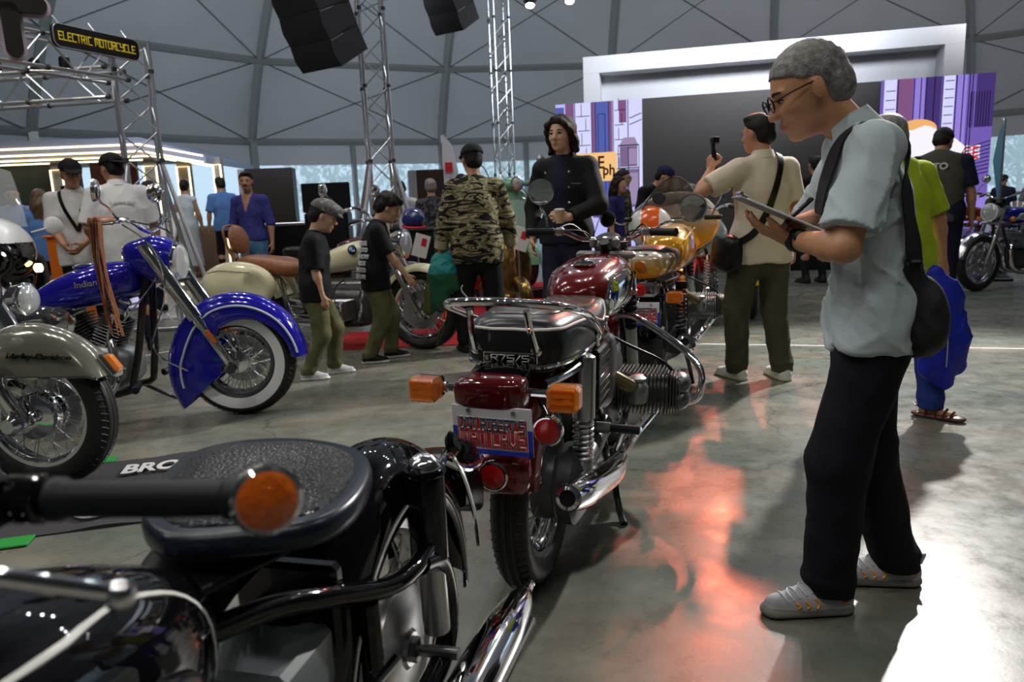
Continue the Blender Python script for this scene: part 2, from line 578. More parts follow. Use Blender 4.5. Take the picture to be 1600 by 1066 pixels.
SKINM = mat('skin', (.5, .3, .2), .48, sss=.12, attr='Col', noise=.08, nscale=25)
EYEM = mat('eye_white', (.62, .58, .54), .2)
IRIS = mat('iris_brown', (.012, .007, .005), .1)
HAIRB = mat('black_hair', (.009, .007, .006), .55,spec=.3, noise=.5, nscale=70, bump=.5, bscale=200)
LIDM = mat('dark_brow', (.012, .009, .007), .6)

def cloth(name, col, rough=.8, noise=.10, nscale=14, bump=.12, bscale=300, **k):
    return mat(name, col, rough, noise=noise, nscale=nscale, bump=bump, bscale=bscale, spec=.25, **k)

def person(label, loc, hd, h=1.7, vox=.011, group=None, lean=0, bend=8, twist=0, head=(0, 0), roll=0, hs=1.0, w=1.0, sw=1.0, skin=(.42, .22, .13), lips=(.30, .11, .09),
           feet=((.02, .11, 8, 0), (-.02, -.11, -8, 0)), hands=(None, None), poles=(None, None), hdir=(None, None), hnorm=(None, None), hside=(None, None), curl=((.35, .45, .35), (.35, .45, .35)), thumb=((.5, .65, .45), (.5, .65, .45)),
           hair='short', hairm=None, hairline=.0, cap=None, capback=False, shirt=None, sleeve=.42, sloose=0.0, hem=.50, fold=.004, foldsc=1.0, collar=True, vest=None, pants=None, ploose=0.0, phem=.05, pfold=.005, skirt=None,
           shoe=None, sole=None, barefeet=False, face=True, mustache=False, glasses=False, belly=0.0, drop=0.0, name='person', sleeveback=None):
    s = h / 1.75
    root = thing(name, label, 'person', loc, radians(hd), group)
    J = {}
    hipz = (.905 - drop) * s
    fx = (feet[0][0] + feet[1][0]) / 2
    fy = (feet[0][1] + feet[1][1]) / 2
    pel = V(fx - .35 * sin(radians(lean)) * .3, fy, hipz)
    up = lambda a: Rz(twist) @ V(sin(radians(a)), 0, cos(radians(a)))
    waist = pel + .16 * s * up(lean * .5)
    Rc = Rz(twist) @ rotm('X', roll) @ Ry(lean + bend * .35)
    ch = waist + Rc @ V(0, 0, .19 * s)
    nb = waist + Rc @ V(-.005, 0, .335 * s) + up(lean + bend * .8) * .05 * s
    nd = up(lean + bend * 1.3 + head[0] * .25 + 6)
    Rh = Rz(twist + head[1]) @ Ry(head[0])
    hc = nb + nd * .088 * s * (.5 + .5 * hs) + Rh @ V(.018, 0, .084) * s * hs
    H = lambda x, y, z: hc + Rh @ V(x, y, z) * s * hs
    fwd = Rc @ V(1, 0, 0)
    sh = [waist + Rc @ V(-.01, sg * .172 * w * sw, .325) * s for sg in (1, -1)]
    J.update(pel=pel, waist=waist, ch=ch, nb=nb, hc=hc, Rh=Rh, Rc=Rc, sh=sh, s=s, H=H, fwd=fwd, root=root)
    hip, knee, ank, elb, wri = [], [], [], [], []
    for i, sg in enumerate((1, -1)):
        hj = pel + V(0, sg * .088 * w, -.015) * s
        f = feet[i]
        a = V(f[0], f[1], .085 * s + f[3])
        kpole = V(cos(radians(f[2])), sin(radians(f[2])), 0)
        k, a = ik(hj, a, .418 * s, .398 * s, kpole)
        hip.append(hj); knee.append(k); ank.append(a)
        t = hands[i]
        t = sh[i] + V(.05, sg * .09, -.52) * s if t is None else np.asarray(t, float)
        pl = poles[i] if poles[i] is not None else V(-.8, sg * .6, -.3)
        e, t = ik(sh[i], t, .285 * s, .25 * s, pl)
        elb.append(e); wri.append(t)
    J.update(hip=hip, knee=knee, ank=ank, elb=elb, wri=wri)
    # ---- skin body
    S = SDF(vox)
    fl = (fwd, .70)
    S.cap(pel - V(0, 0, .03) * s, waist, .138 * w * s, .122 * w * s, k=.03, flat=fl)
    S.cap(waist, ch, .122 * w * s, .140 * w * s, k=.03, flat=fl)
    S.cap(ch, ch + Rc @ V(0, 0, .07) * s, .140 * w * s, .12 * w * s, k=.03, flat=fl)
    for i in (0, 1):
        S.cap(sh[i], nb - V(0, 0, .015) * s, .048 * s, .05 * s, k=.04)
        S.cap(sh[i], elb[i], .047 * s * (.5 + .5 * w), .038 * s, k=.03)
        m = elb[i] + (wri[i] - elb[i]) * .25
        S.cap(elb[i], m, .037 * s, .040 * s, k=.02)
        S.cap(m, wri[i], .040 * s, .025 * s, k=.02)
        S.cap(hip[i], knee[i], .078 * s, .052 * s, k=.03)
        S.cap(knee[i], knee[i] * .7 + ank[i] * .3 - fwd * .012, .050 * s, .052 * s, k=.03)
        S.cap(knee[i] * .7 + ank[i] * .3 - fwd * .012, ank[i], .052 * s, .034 * s, k=.03)
        yw = radians(feet[i][2])
        fd = V(cos(yw), sin(yw), 0)
        fb = V(ank[i][0], ank[i][1], ank[i][2] - .05 * s)
        S.cap(ank[i] - fd * .015 - V(0, 0, .045) * s, fb + fd * .13 * s - V(0, 0, .012) * s, .034 * s, .022 * s, k=.02)
        d = hdir[i] if hdir[i] is not None else nrm(wri[i] - elb[i])
        n = hnorm[i] if hnorm[i] is not None else Rz(twist) @ V(0, (-1, 1)[i], 0)
        sd = hside[i] if hside[i] is not None else Rz(twist) @ V(1, 0, .2)
        J['kn%d' % i] = hand(S, wri[i], d, n, sd, curl[i], s * .98, thumb=thumb[i])
    q = s * hs
    S.cap(nb - nd * .03 * s, H(-.022, 0, -.045), .056 * s * (.6 + .4 * w), .053 * q, k=.025)
    E = lambda c, r, k=.012, **kw: S.ell(H(*c), np.array(r) * q, k * q, rot=Rh, **kw)
    E((-.012, 0, .030), (.097, .077, .086), .02)
    E((.030, 0, -.025), (.062, .061, .082), .03)
    E((.040, 0, -.080), (.046, .040, .032), .03)
    E((.072, 0, -.098), (.018, .018, .014), .02)
    if face:
        for sg in (1, -1):
            E((.062, sg * .036, -.026), (.026, .022, .022), .02)
            E((.098, sg * .031, .004), (.014, .016, .010), .012, sub=True)
            S.cap(H(.084, sg * .014, .020), H(.074, sg * .046, .022), .0085 * q, .007 * q, k=.012)
            E((-.004, sg * .079, -.006), (.018, .009, .031), .008)
            E((.101, sg * .011, -.030), (.010, .009, .008), .008)
        S.cap(H(.090, 0, .006), H(.112, 0, -.026), .0085 * q, .0115 * q, k=.012)
        S.cap(H(.086, -.017, -.058), H(.086, .017, -.058), .0075 * q, k=.01)
        S.cap(H(.096, -.007, -.056), H(.096, .007, -.056), .0065 * q, k=.01)
        S.cap(H(.090, -.013, -.067), H(.090, .013, -.067), .0085 * q, k=.01)
    else:
        E((.100, 0, -.018), (.018, .013, .022), .015)
        for sg in (1, -1): E((-.004, sg * .079, -.006), (.018, .010, .031), .008)
    sk, lp = np.array(skin), np.array(lips)
    def colr(co):
        l = ((co - hc) @ Rh) / q
        c = np.tile(sk, (len(co), 1))
        mm = np.exp(-(((l[:, 2] + .062) / .0085) ** 2 + (l[:, 1] / .024) ** 2) ** 2) * (l[:, 0] > .075)
        c = c * (1 - mm[:, None]) + lp * mm[:, None]
        return c
    link('body', S.mesh('body', SKINM, color=colr), root)
    # ---- face details
    if face:
        for sg in (1, -1):
            mb, ib = MB(), MB()
            mb.ell(H(.079, sg * .031, .003), np.array((.008, .0135, .0043)) * q, 12, rot=Rh)
            ib.ell(H(.0852, sg * .031, .0025), np.array((.0035, .0062, .0044)) * q, 10, rot=Rh)
            ib.tube([H(.0835, sg * .016, .004), H(.0885, sg * .030, .0085), H(.080, sg * .046, .004)], .0028 * q, 5, smooth=3)
            ey = mb.build('eye', EYEM, root)
            ib.build('iris', IRIS, ey)
            bb = MB()
            bb.tube([H(.0915, sg * .013, .023), H(.0895, sg * .030, .029), H(.078, sg * .050, .025)], [.0035 * q, .005 * q, .0025 * q], 6, smooth=3, flat=.6)
            bb.build('eyebrow', LIDM, root)
        if mustache:
            bb = MB()
            bb.tube([H(.092, -.030, -.056), H(.100, -.014, -.047), H(.102, 0, -.046), H(.100, .014, -.047), H(.092, .030, -.056)], [.003 * q, .006 * q, .006 * q, .006 * q, .003 * q], 6, smooth=3)
            bb.tube([H(.092, -.012, -.088), H(.094, 0, -.090), H(.092, .012, -.088)], .006 * q, 6, smooth=2)
            bb.build('moustache', LIDM, root, kind='stuff')
    if glasses:
        gb = MB()
        for sg in (1, -1):
            gb.tube([H(.108, sg * .033, .006) + Rh @ V(0, .024 * cos(a), .019 * sin(a)) * q for a in np.linspace(0, 2 * pi, 17)[:-1]], .0024 * q, 5, closed=True)
            gb.tube([H(.106, sg * .056, .010), H(.06, sg * .079, .012), H(-.01, sg * .084, .012)], .0022 * q, 5)
        gb.tube([H(.108, .010, .010), H(.111, 0, .012), H(.108, -.010, .010)], .002 * q, 5)
        gb.build('glasses', BSATIN if glasses is True else glasses, root)
    # ---- hair
    hm = hairm or HAIRB
    if hair != 'none':
        A = SDF(min(vox, max(.008, vox * .85)))
        e = .009 if hair != 'buzz' else .006
        hl = hairline
        cutp = (H(.080, 0, .068 + hl), -(Rh @ nrm(V(-.62, 0, 1))))
        cuts = [cutp]
        if cap is not None: cuts.append((H(0, 0, .052), Rh @ nrm(V(.25, 0, 1))))
        A.ell(H(-.014, 0, .034), np.array((.097 + e, .077 + e, .086 + e)) * q, .01, rot=Rh, cuts=cuts)
        A.ell(H(-.050, 0, -.020), np.array((.062 + e, .066 + e, .062)) * q, .02, rot=Rh, cuts=[(H(-.022, 0, 0), Rh @ nrm(V(1, 0, -.15)))])
        if hair == 'short': A.ell(H(.022, .012, .098), np.array((.066, .060, .026)) * q, .02, rot=Rh)
        if hair == 'full':
            A.ell(H(-.01, 0, .055), np.array((.108, .090, .085)) * q, .03, rot=Rh, cuts=cuts)
            A.ell(H(.055, .02, .088), np.array((.05, .055, .03)) * q, .02, rot=Rh)
        if hair == 'long':
            A.ell(H(-.014, 0, .042), np.array((.105, .088, .088)) * q, .02, rot=Rh, cuts=cuts)
            for sg in (1, -1):
                A.chain([H(.058, sg * .030, .098), H(.062, sg * .070, .060), H(.030, sg * .088, .015), H(-.01, sg * .092, -.04), H(-.03, sg * .088, -.105), H(-.01, sg * .10, -.125)], [.016 * q, .018 * q, .022 * q, .028 * q, .026 * q, .014 * q], k=.02)
            A.chain([H(-.07, 0, .03), H(-.085, 0, -.06), H(-.075, 0, -.14)], [.075 * q, .08 * q, .06 * q], k=.03)
        if hair == 'bun':
            A.ell(H(-.125, 0, .02), np.array((.040, .045, .042)) * q, .01, rot=Rh)
        if hair == 'womanlong':
            A.chain([H(-.06, 0, .02), H(-.10, 0, -.10), H(-.11, 0, -.26)], [.085 * q, .095 * q, .075 * q], k=.04, flat=(Rh @ V(1, 0, 0), .55))
            for sg in (1, -1): A.chain([H(.0, sg * .075, .03), H(-.03, sg * .085, -.10), H(-.04, sg * .08, -.2)], [.028 * q, .03 * q, .025 * q], k=.02)
        def hp(f, X, Y, Z):
            return f + (.0022 * np.sin(X * 260 + 3 * np.sin(Z * 70)) * np.sin(Y * 240 + 2 * np.sin(Z * 60)) + .004 * np.sin(Z * 60 + Y * 50 + 2 * np.sin(X * 60)) * (hair in ('long', 'womanlong', 'full'))).astype(np.float32)
        link('hair', A.mesh('hair', hm, post=hp), root)
    # ---- cap
    if cap is not None:
        A = SDF(min(vox, .008))
        e = .016
        cc = [(H(0, 0, .040), -(Rh @ nrm(V(.12, 0, 1))))]
        A.ell(H(-.012, 0, .040), np.array((.099 + e, .079 + e, .090 + e * .6)) * q, .01, rot=Rh, cuts=cc)
        sg = -1 if capback else 1
        if cap[1] == 'flat':
            A.ell(H(.02, 0, .075), np.array((.120, .095, .055)) * q, .02, rot=Rh)
            A.ell(H(.10, 0, .05), np.array((.055, .07, .012)) * q, .012, rot=Rh @ Ry(18))
        else:
            A.ell(H(sg * .115, 0, .040), np.array((.080, .075, .009)) * q, .008, rot=Rh @ Ry(sg * 14), cuts=[(H(sg * .05, 0, 0), Rh @ V(-sg, 0, 0))])
        A.ell(H(-.012, 0, .128 + e * .5), np.array((.010, .010, .006)) * q, .004, rot=Rh)
        link('cap', A.mesh('cap', cap[0]), root)
    # ---- pants
    if pants is not None:
        A = SDF(vox * 1.35)
        top = [(waist + V(0, 0, .0), V(0, 0, 1))]
        g = ploose
        A.cap(pel - V(0, 0, .045) * s, waist, (.158 + g * .3) * w * s, .140 * w * s, k=.04, flat=(fwd, .74), cuts=top)
        for i in (0, 1):
            cu = [(V(0, 0, phem * s + feet[i][3]), V(0, 0, -1))]
            A.cap(hip[i], knee[i], (.090 + g) * s * (.4 + .6 * w), (.066 + g) * s, k=.03)
            lo_ = ank[i] - V(.012, 0, .03 * s)
            A.cap(knee[i], lo_, (.066 + g) * s, (.050 + g) * s, k=.03, cuts=cu)
            A.ell(lo_ + V(0.006, 0, .06 * s), np.array((.056 + g, .054 + g, .03)) * s, .02, cuts=cu)
        link('trousers', A.mesh('trousers', pants, post=folds(pfold, 1.15, 1.7 + loc[0])), root)
    # ---- shirt
    if shirt is not None:
        A = SDF(vox * (1.2 if vox > .007 else 1))
        g = sloose
        hz = hem * h
        bot = V(pel[0], pel[1], hz - .02)
        cu = [(V(0, 0, hz), V(0, 0, -1))]
        tc = [(nb + nd * .028 * s, nd)]
        A.cap(bot, waist, (.160 + g) * w * s, (.146 + g) * w * s, k=.04, flat=(fwd, .76), cuts=cu)
        A.cap(waist, ch, (.146 + g) * w * s, (.160 + g * .7) * w * s, k=.04, flat=(fwd, .74), cuts=cu)
        A.cap(ch, ch + Rc @ V(0, 0, .08) * s, (.160 + g * .7) * w * s, (.135 + g * .3) * w * s, k=.04, flat=(fwd, .72))
        if belly: A.ell(waist + fwd * .05 * s + V(0, 0, .03), np.array((.10 + belly, .13, .14)) * s, .06, cuts=cu)
        for i in (0, 1): A.cap(hip[i] + V(0, 0, .06) * s, hip[i] + (knee[i] - hip[i]) * .45, (.104 + ploose) * s * (.4 + .6 * w), (.088 + ploose) * s, k=.05, cuts=cu)
        for i, sg in enumerate((1, -1)):
            A.cap(sh[i], nb - V(0, 0, .018) * s, .058 * s, .058 * s, k=.05, cuts=tc)
            L1 = .285 / .535
            if sleeve > 0:
                t1 = min(1, sleeve / L1)
                e1 = sh[i] + (elb[i] - sh[i]) * t1
                dn = nrm(elb[i] - sh[i])
                c1 = [(e1, dn)] if sleeve < L1 else []
                A.cap(sh[i], sh[i] + (elb[i] - sh[i]) * min(1.15, t1 + .15 * (sleeve < L1)), (.064 + g * .4) * s * (.5 + .5 * w), (.056 + g * .55 + (.012 if sleeve < L1 else 0)) * s, k=.035, cuts=c1)
                if sleeve > L1:
                    t2 = (sleeve - L1) / (1 - L1)
                    e2 = elb[i] + (wri[i] - elb[i]) * t2
                    dn = nrm(wri[i] - elb[i])
                    A.cap(elb[i], e2 + dn * .03, (.054 + g * .4) * s, (.044 + g * .4) * s, k=.03, cuts=[(e2, dn)])
        if collar: A.cap(nb - nd * .03 * s, nb + nd * .06 * s, .074 * s, .068 * s, k=.012, cuts=tc)
        link('shirt', A.mesh('shirt', shirt, post=folds(fold, foldsc, .7 * loc[1])), root)
    if vest is not None:
        A = SDF(vox)
        g = sloose + .012
        bot = V(pel[0], pel[1], hem * h - .04)
        cu = [(V(0, 0, hem * h - .012), V(0, 0, -1))]
        A.cap(bot, waist, (.160 + g) * w * s, (.146 + g) * w * s, k=.04, flat=(fwd, .76), cuts=cu)
        A.cap(waist, ch, (.146 + g) * w * s, (.158 + g) * w * s, k=.04, flat=(fwd, .74), cuts=cu)
        A.cap(ch, ch + Rc @ V(0, 0, .08) * s, (.158 + g) * w * s, (.125 + g) * w * s, k=.04, flat=(fwd, .72))
        for i in (0, 1): A.cap(sh[i] * .8 + nb * .2, nb - V(0, 0, .018) * s, .066 * s, .066 * s, k=.05)
        link('vest', A.mesh('vest', vest, post=folds(fold, 1.0, 2.)), root)
    if skirt is not None:
        A = SDF(vox * 1.6)
        A.cap(V(pel[0], pel[1], .18), pel, .21 * s, .165 * s, k=.05, flat=(fwd, .85), cuts=[(V(0, 0, .2), V(0, 0, -1))])
        A.cap(pel, waist, .160 * s, .125 * s, k=.05, flat=(fwd, .8))
        link('skirt', A.mesh('skirt', skirt, post=folds(.005, .8, .3)), root)
    # ---- shoes
    if shoe is not None:
        for i in (0, 1):
            yw = radians(feet[i][2])
            fd, fs = V(cos(yw), sin(yw), 0), V(-sin(yw), cos(yw), 0)
            b = V(ank[i][0], ank[i][1], ank[i][2] - .085 * s)
            P = lambda x, y, z: b + (fd * x + fs * y) * s + V(0, 0, z * s)
            A = SDF(min(vox, max(.0068, vox * .8)))
            cu = [(b + V(0, 0, .001), V(0, 0, -1))]
            A.cap(P(-.045, 0, .036), P(.05, 0, .034), .043 * s, .044 * s, k=.01, cuts=cu)
            A.cap(P(.05, 0, .034), P(.150, -.004 * (1, -1)[i], .026), .045 * s, .034 * s, k=.015, cuts=cu)
            A.cap(P(-.04, 0, .05), P(-.028, 0, .092), .042 * s, .042 * s, k=.02)
            A.cap(P(.0, 0, .075), P(.08, 0, .048), .034 * s, .030 * s, k=.02)
            A.cap(P(-.048, 0, .012), P(.155, 0, .012), .047 * s, .044 * s, k=.004, flat=(V(0, 0, 1), .5), cuts=cu)
            zz = b[2] + .030 * s
            link('shoe', A.mesh('shoe', [shoe, sole or shoe], midx=lambda fc, zz=zz: (fc[:, 2] < zz)), root)
    return root, J

from mathutils.bvhtree import BVHTree
SKINB = mat('bare_skin', (.40, .205, .115), .5)
def paint_region(root, nm, m, fn):
    o = [q for q in root.children if q.name.split('.')[0] == nm][0]
    me = o.data
    me.materials.append(m)
    c = np.zeros(len(me.polygons) * 3, np.float32); me.polygons.foreach_get('center', c)
    ix = np.zeros(len(me.polygons), np.int32); me.polygons.foreach_get('material_index', ix)
    ix[fn(c.reshape(-1, 3))] = len(me.materials) - 1
    me.polygons.foreach_set('material_index', ix)
def bvh(root, names=('shirt', 'vest', 'trousers')):
    vs, fs = [], []
    for q in root.children:
        if q.name.split('.')[0] in names:
            k = len(vs)
            vs += [v.co.copy() for v in q.data.vertices]
            fs += [[i + k for i in f.vertices] for f in q.data.polygons]
    return BVHTree.FromPolygons(vs, fs)
def drape(parent, name, pts, root, width, m, th=.004, off=.003):
    "flat band laid on the clothes of a person (points in that person's frame)"
    P, _ = spline([V(*p) for p in pts], [0] * len(pts), 6)
    T = bvh(root)
    Q, N = [], []
    for p in P:
        loc, n, _, _ = T.find_nearest(Vector(p))
        Q.append(np.array(loc) + np.array(n) * off); N.append(np.array(n))
    for _ in range(4):
        Q = [Q[0]] + [.25 * Q[i - 1] + .5 * Q[i] + .25 * Q[i + 1] for i in range(1, len(Q) - 1)] + [Q[-1]]
        N = [N[0]] + [nrm(N[i - 1] + 2 * N[i] + N[i + 1]) for i in range(1, len(N) - 1)] + [N[-1]]
    rings = []
    for i, (q, n) in enumerate(zip(Q, N)):
        d = nrm(Q[min(i + 1, len(Q) - 1)] - Q[max(i - 1, 0)])
        s_ = nrm(np.cross(d, n))
        q = q + n * .006
        rings.append([q + s_ * width / 2, q + s_ * width / 2 + n * th, q - s_ * width / 2 + n * th, q - s_ * width / 2])
    return MB().loft(rings).build(name, m, parent)
def collar(root, J, m, gap=26, tip=.045):
    "turned-down shirt collar"
    s, nb, Rc = J['s'], J['nb'], J['Rc']
    nd = nrm(nrm(J['H'](-.022, 0, -.045) - nb) + nrm(Rc @ V(0, 0, 1)))
    u = nrm(J['fwd'] - nd * (J['fwd'] @ nd)); w = np.cross(nd, u)
    rings = []
    for i in range(41):
        ph = radians(gap + (360 - 2 * gap) * i / 40)
        d = u * cos(ph) + w * sin(ph)
        f = max(0, cos(ph))
        drop = .012 + tip * f ** 3
        e = nb + nd * (.052 - .020 * f) * s
        rings.append([e + d * .060 * s, e + d * .066 * s + nd * .006 * s, e + d * (.084 + .5 * tip * f ** 2) * s - nd * (.036 + drop) * s, e + d * (.078 + .5 * tip * f ** 2) * s - nd * (.038 + drop) * s])
    return MB().loft(rings).build('collar', m, root, ang=50)

def snap_tube(parent, name, pts, r, m, target, k=6, n=7):
    "tube laid on the surface of a mesh part"
    P, _ = spline([V(*p) for p in pts], [0] * len(pts), k)
    T = BVHTree.FromPolygons([v.co.copy() for v in target.data.vertices], [list(f.vertices) for f in target.data.polygons])
    out = []
    for p in P:
        l_, n_, _, _ = T.find_nearest(Vector(p))
        out.append(np.array(l_) + np.array(n_) * r * .3)
    for _ in range(2): out = [out[0]] + [.25 * out[i - 1] + .5 * out[i] + .25 * out[i + 1] for i in range(1, len(out) - 1)] + [out[-1]]
    return MB().tube(out, r, n).build(name, m, parent)

def print_on(root, txt, size, m, org, d, up=(0, 0, 1), sx=1.0, bold=.002, ex=.003):
    "lettering printed on the clothes: found along direction d from org (person's frame)"
    T = bvh(root, ('shirt', 'vest'))
    l_, n_, _, _ = T.ray_cast(Vector(org), Vector(d))
    if l_ is None: return
    n_ = nrm(np.array(n_) - np.array(nrm(d)) * .8)
    u_ = nrm(np.cross(up, n_))
    return text_mesh(txt, size, m, root, tuple(np.array(l_) + n_ * .005), u_, np.cross(n_, u_), extrude=ex, bold=bold, sx=sx)

def sandals(root, J, feet, m):
    "strapped sandals with bare toes"
    s = J['s']
    for i in (0, 1):
        yw = radians(feet[i][2]); fd, fs = V(cos(yw), sin(yw), 0), V(-sin(yw), cos(yw), 0)
        b = V(J['ank'][i][0], J['ank'][i][1], J['ank'][i][2] - .085 * s)
        Q = lambda x, y, z: b + (fd * x + fs * y) * s + V(0, 0, z * s)
        A = SDF(.007)
        A.cap(Q(-.045, 0, .012), Q(.15, 0, .012), .046 * s, .048 * s, k=.004, flat=(V(0, 0, 1), .36), cuts=[(b + V(0, 0, .001), V(0, 0, -1))])
        sd = link('sandal', A.mesh('sandal', m), root)
        for x, h_, w_ in ((.125, .042, .044), (.09, .055, .047), (.05, .072, .046), (.0, .085, .045)):
            tb(sd, 'strap', [Q(x, -w_, .015), Q(x + .004, -w_ * .8, h_ * .75), Q(x + .008, 0, h_), Q(x + .004, w_ * .8, h_ * .75), Q(x, w_, .015)], .009, m, 4, 6, flat=.35)
        tb(sd, 'heel_strap', [Q(.0, -.045, .05), Q(-.06, -.03, .065), Q(-.075, 0, .07), Q(-.06, .03, .065), Q(.0, .045, .05)], .008, m, 4, 6, flat=.4)
# ------------------------------------------------------------------ the hall: floor, tent, windows, outside
def struct(o): o['kind'] = 'structure'; return o

def floor_material():
    m = mat('polished_concrete', (.3, .3, .28), .25)
    nt, b = nodes_of(m)
    N = nt.nodes.new
    L = nt.links.new
    tc = N('ShaderNodeTexCoord')
    n1 = N('ShaderNodeTexNoise'); n1.inputs['Scale'].default_value = .9; n1.inputs['Detail'].default_value = 8; n1.inputs['Roughness'].default_value = .62; n1.inputs['Distortion'].default_value = .8
    n2 = N('ShaderNodeTexNoise'); n2.inputs['Scale'].default_value = 7; n2.inputs['Detail'].default_value = 8; n2.inputs['Roughness'].default_value = .7
    mp = N('ShaderNodeMapping'); mp.inputs['Rotation'].default_value = (0, 0, .5); mp.inputs['Scale'].default_value = (.5, 2.2, 1)
    n3 = N('ShaderNodeTexNoise'); n3.inputs['Scale'].default_value = 1.6; n3.inputs['Detail'].default_value = 6
    L(tc.outputs['Object'], n1.inputs['Vector']); L(tc.outputs['Object'], n2.inputs['Vector']); L(tc.outputs['Object'], mp.inputs['Vector']); L(mp.outputs[0], n3.inputs['Vector'])
    r = N('ShaderNodeValToRGB')
    r.color_ramp.elements[0].position = .30; r.color_ramp.elements[0].color = (.095, .105, .095, 1)
    r.color_ramp.elements[1].position = .70; r.color_ramp.elements[1].color = (.30, .285, .255, 1)
    e = r.color_ramp.elements.new(.5); e.color = (.18, .18, .16, 1)
    mx = N('ShaderNodeMix'); mx.data_type = 'FLOAT'; mx.inputs[0].default_value = .45
    L(n1.outputs['Fac'], mx.inputs[2]); L(n3.outputs['Fac'], mx.inputs[3]); L(mx.outputs[0], r.inputs['Fac'])
    m2 = N('ShaderNodeMix'); m2.data_type = 'RGBA'; m2.blend_type = 'MULTIPLY'; m2.inputs[0].default_value = .5
    r2 = N('ShaderNodeValToRGB'); r2.color_ramp.elements[0].position = .3; r2.color_ramp.elements[0].color = (.55, .55, .53, 1); r2.color_ramp.elements[1].position = .62; r2.color_ramp.elements[1].color = (1, 1, 1, 1)
    L(n2.outputs['Fac'], r2.inputs['Fac']); L(r.outputs[0], m2.inputs[6]); L(r2.outputs[0], m2.inputs[7])
    # hairline cracks
    vo = N('ShaderNodeTexVoronoi'); vo.feature = 'DISTANCE_TO_EDGE'; vo.inputs['Scale'].default_value = .55
    nd = N('ShaderNodeTexNoise'); nd.inputs['Scale'].default_value = 3.5; nd.inputs['Detail'].default_value = 6
    va = N('ShaderNodeVectorMath'); va.operation = 'MULTIPLY_ADD'; va.inputs[1].default_value = (.35, .35, 0)
    L(tc.outputs['Object'], nd.inputs['Vector']); L(nd.outputs['Color'], va.inputs[0]); L(tc.outputs['Object'], va.inputs[2]); L(va.outputs[0], vo.inputs['Vector'])
    cr = N('ShaderNodeValToRGB'); cr.color_ramp.elements[0].position = .0; cr.color_ramp.elements[0].color = (.45, .42, .4, 1); cr.color_ramp.elements[1].position = .0035; cr.color_ramp.elements[1].color = (1, 1, 1, 1)
    L(vo.outputs['Distance'], cr.inputs['Fac'])
    n4 = N('ShaderNodeTexNoise'); n4.inputs['Scale'].default_value = 1.1; n4.inputs['Detail'].default_value = 4; n4.inputs['Distortion'].default_value = 1.2
    L(mp.outputs[0], n4.inputs['Vector'])
    r4 = N('ShaderNodeValToRGB'); r4.color_ramp.elements[0].position = .35; r4.color_ramp.elements[0].color = (.72, .84, .80, 1); r4.color_ramp.elements[1].position = .65; r4.color_ramp.elements[1].color = (1.0, .90, .78, 1)
    L(n4.outputs['Fac'], r4.inputs['Fac'])
    m5 = N('ShaderNodeMix'); m5.data_type = 'RGBA'; m5.blend_type = 'MULTIPLY'; m5.inputs[0].default_value = .9
    L(m2.outputs[2], m5.inputs[6]); L(r4.outputs[0], m5.inputs[7])
    m3 = N('ShaderNodeMix'); m3.data_type = 'RGBA'; m3.blend_type = 'MULTIPLY'; m3.inputs[0].default_value = .8
    L(m5.outputs[2], m3.inputs[6]); L(cr.outputs[0], m3.inputs[7]); L(m3.outputs[2], b.inputs['Base Color'])
    mr = N('ShaderNodeMapRange'); mr.inputs['From Min'].default_value = .3; mr.inputs['From Max'].default_value = .7; mr.inputs['To Min'].default_value = .20; mr.inputs['To Max'].default_value = .38
    L(n2.outputs['Fac'], mr.inputs['Value']); L(mr.outputs[0], b.inputs['Roughness'])
    bp = N('ShaderNodeBump'); bp.inputs['Strength'].default_value = .08; bp.inputs['Distance'].default_value = .01
    L(n2.outputs['Fac'], bp.inputs['Height']); L(bp.outputs[0], b.inputs['Normal'])
    return m

FL = floor_material()
fb = MB()
fb.box((3, 8, -.1), (42, 46, .2))
struct(fb.build('floor', FL))
# white lines taped on the floor
TAPE = mat('white_tape', (.62, .63, .62), .5)
def strip(name, a, b, w):
    a, b = V(*a, 0.0), V(*b, 0.0)
    d = nrm(b - a); n = V(-d[1], d[0], 0) * w / 2
    z = V(0, 0, .0012)
    return MB().loft([[a + n, a - n, a - n + z, a + n + z], [b + n, b - n, b - n + z, b + n + z]]).build(name, TAPE)
struct(strip('trim_1', (0.9, 5.96), (9.0, 3.42), .028))
struct(strip('trim_2', (-4.6, 4.55), (-1.2, 8.9), .03))

# outside ground and trees, seen through the clear windows
struct(MB().box((3, 30, -.16), (200, 200, .2)).build('ground', mat('outside_ground', (.30, .33, .27), .9, noise=.3, nscale=1)))
rnd = random.Random(3)
LEAFM = mat('hazed_leaves', (.20, .36, .25), .7, noise=.4, nscale=2)  # leaf colour lightened to imitate haze beyond the windows
BARK = mat('bark', (.09, .07, .05), .9)
def tree(x, y, h, r, label):
    t = thing('tree', label, 'tree', (x, y, -.06), 0, 'trees outside the tent')
    MB().tube([(0, 0, 0), (.1, 0, h * .3), (0, .1, h * .7)], [.16, .12, .06], 7).build('trunk', BARK, t)
    b = MB()
    for _ in range(900):
        while True:
            p = V(rnd.uniform(-1, 1), rnd.uniform(-1, 1), rnd.uniform(-1, 1))
            if .25 < np.linalg.norm(p) < 1: break
        c = V(0, 0, h * .62) + p * V(r, r, h * .42)
        u = nrm(V(rnd.uniform(-1, 1), rnd.uniform(-1, 1), rnd.uniform(-1, 1))); w = perp(u)[0]
        q = rnd.uniform(.14, .3)
        b.add([c - u * q, c + w * q * .5, c + u * q, c - w * q * .5], [(0, 1, 2, 3)])
    b.build('leaves', LEAFM, t, ang=180, kind='stuff')
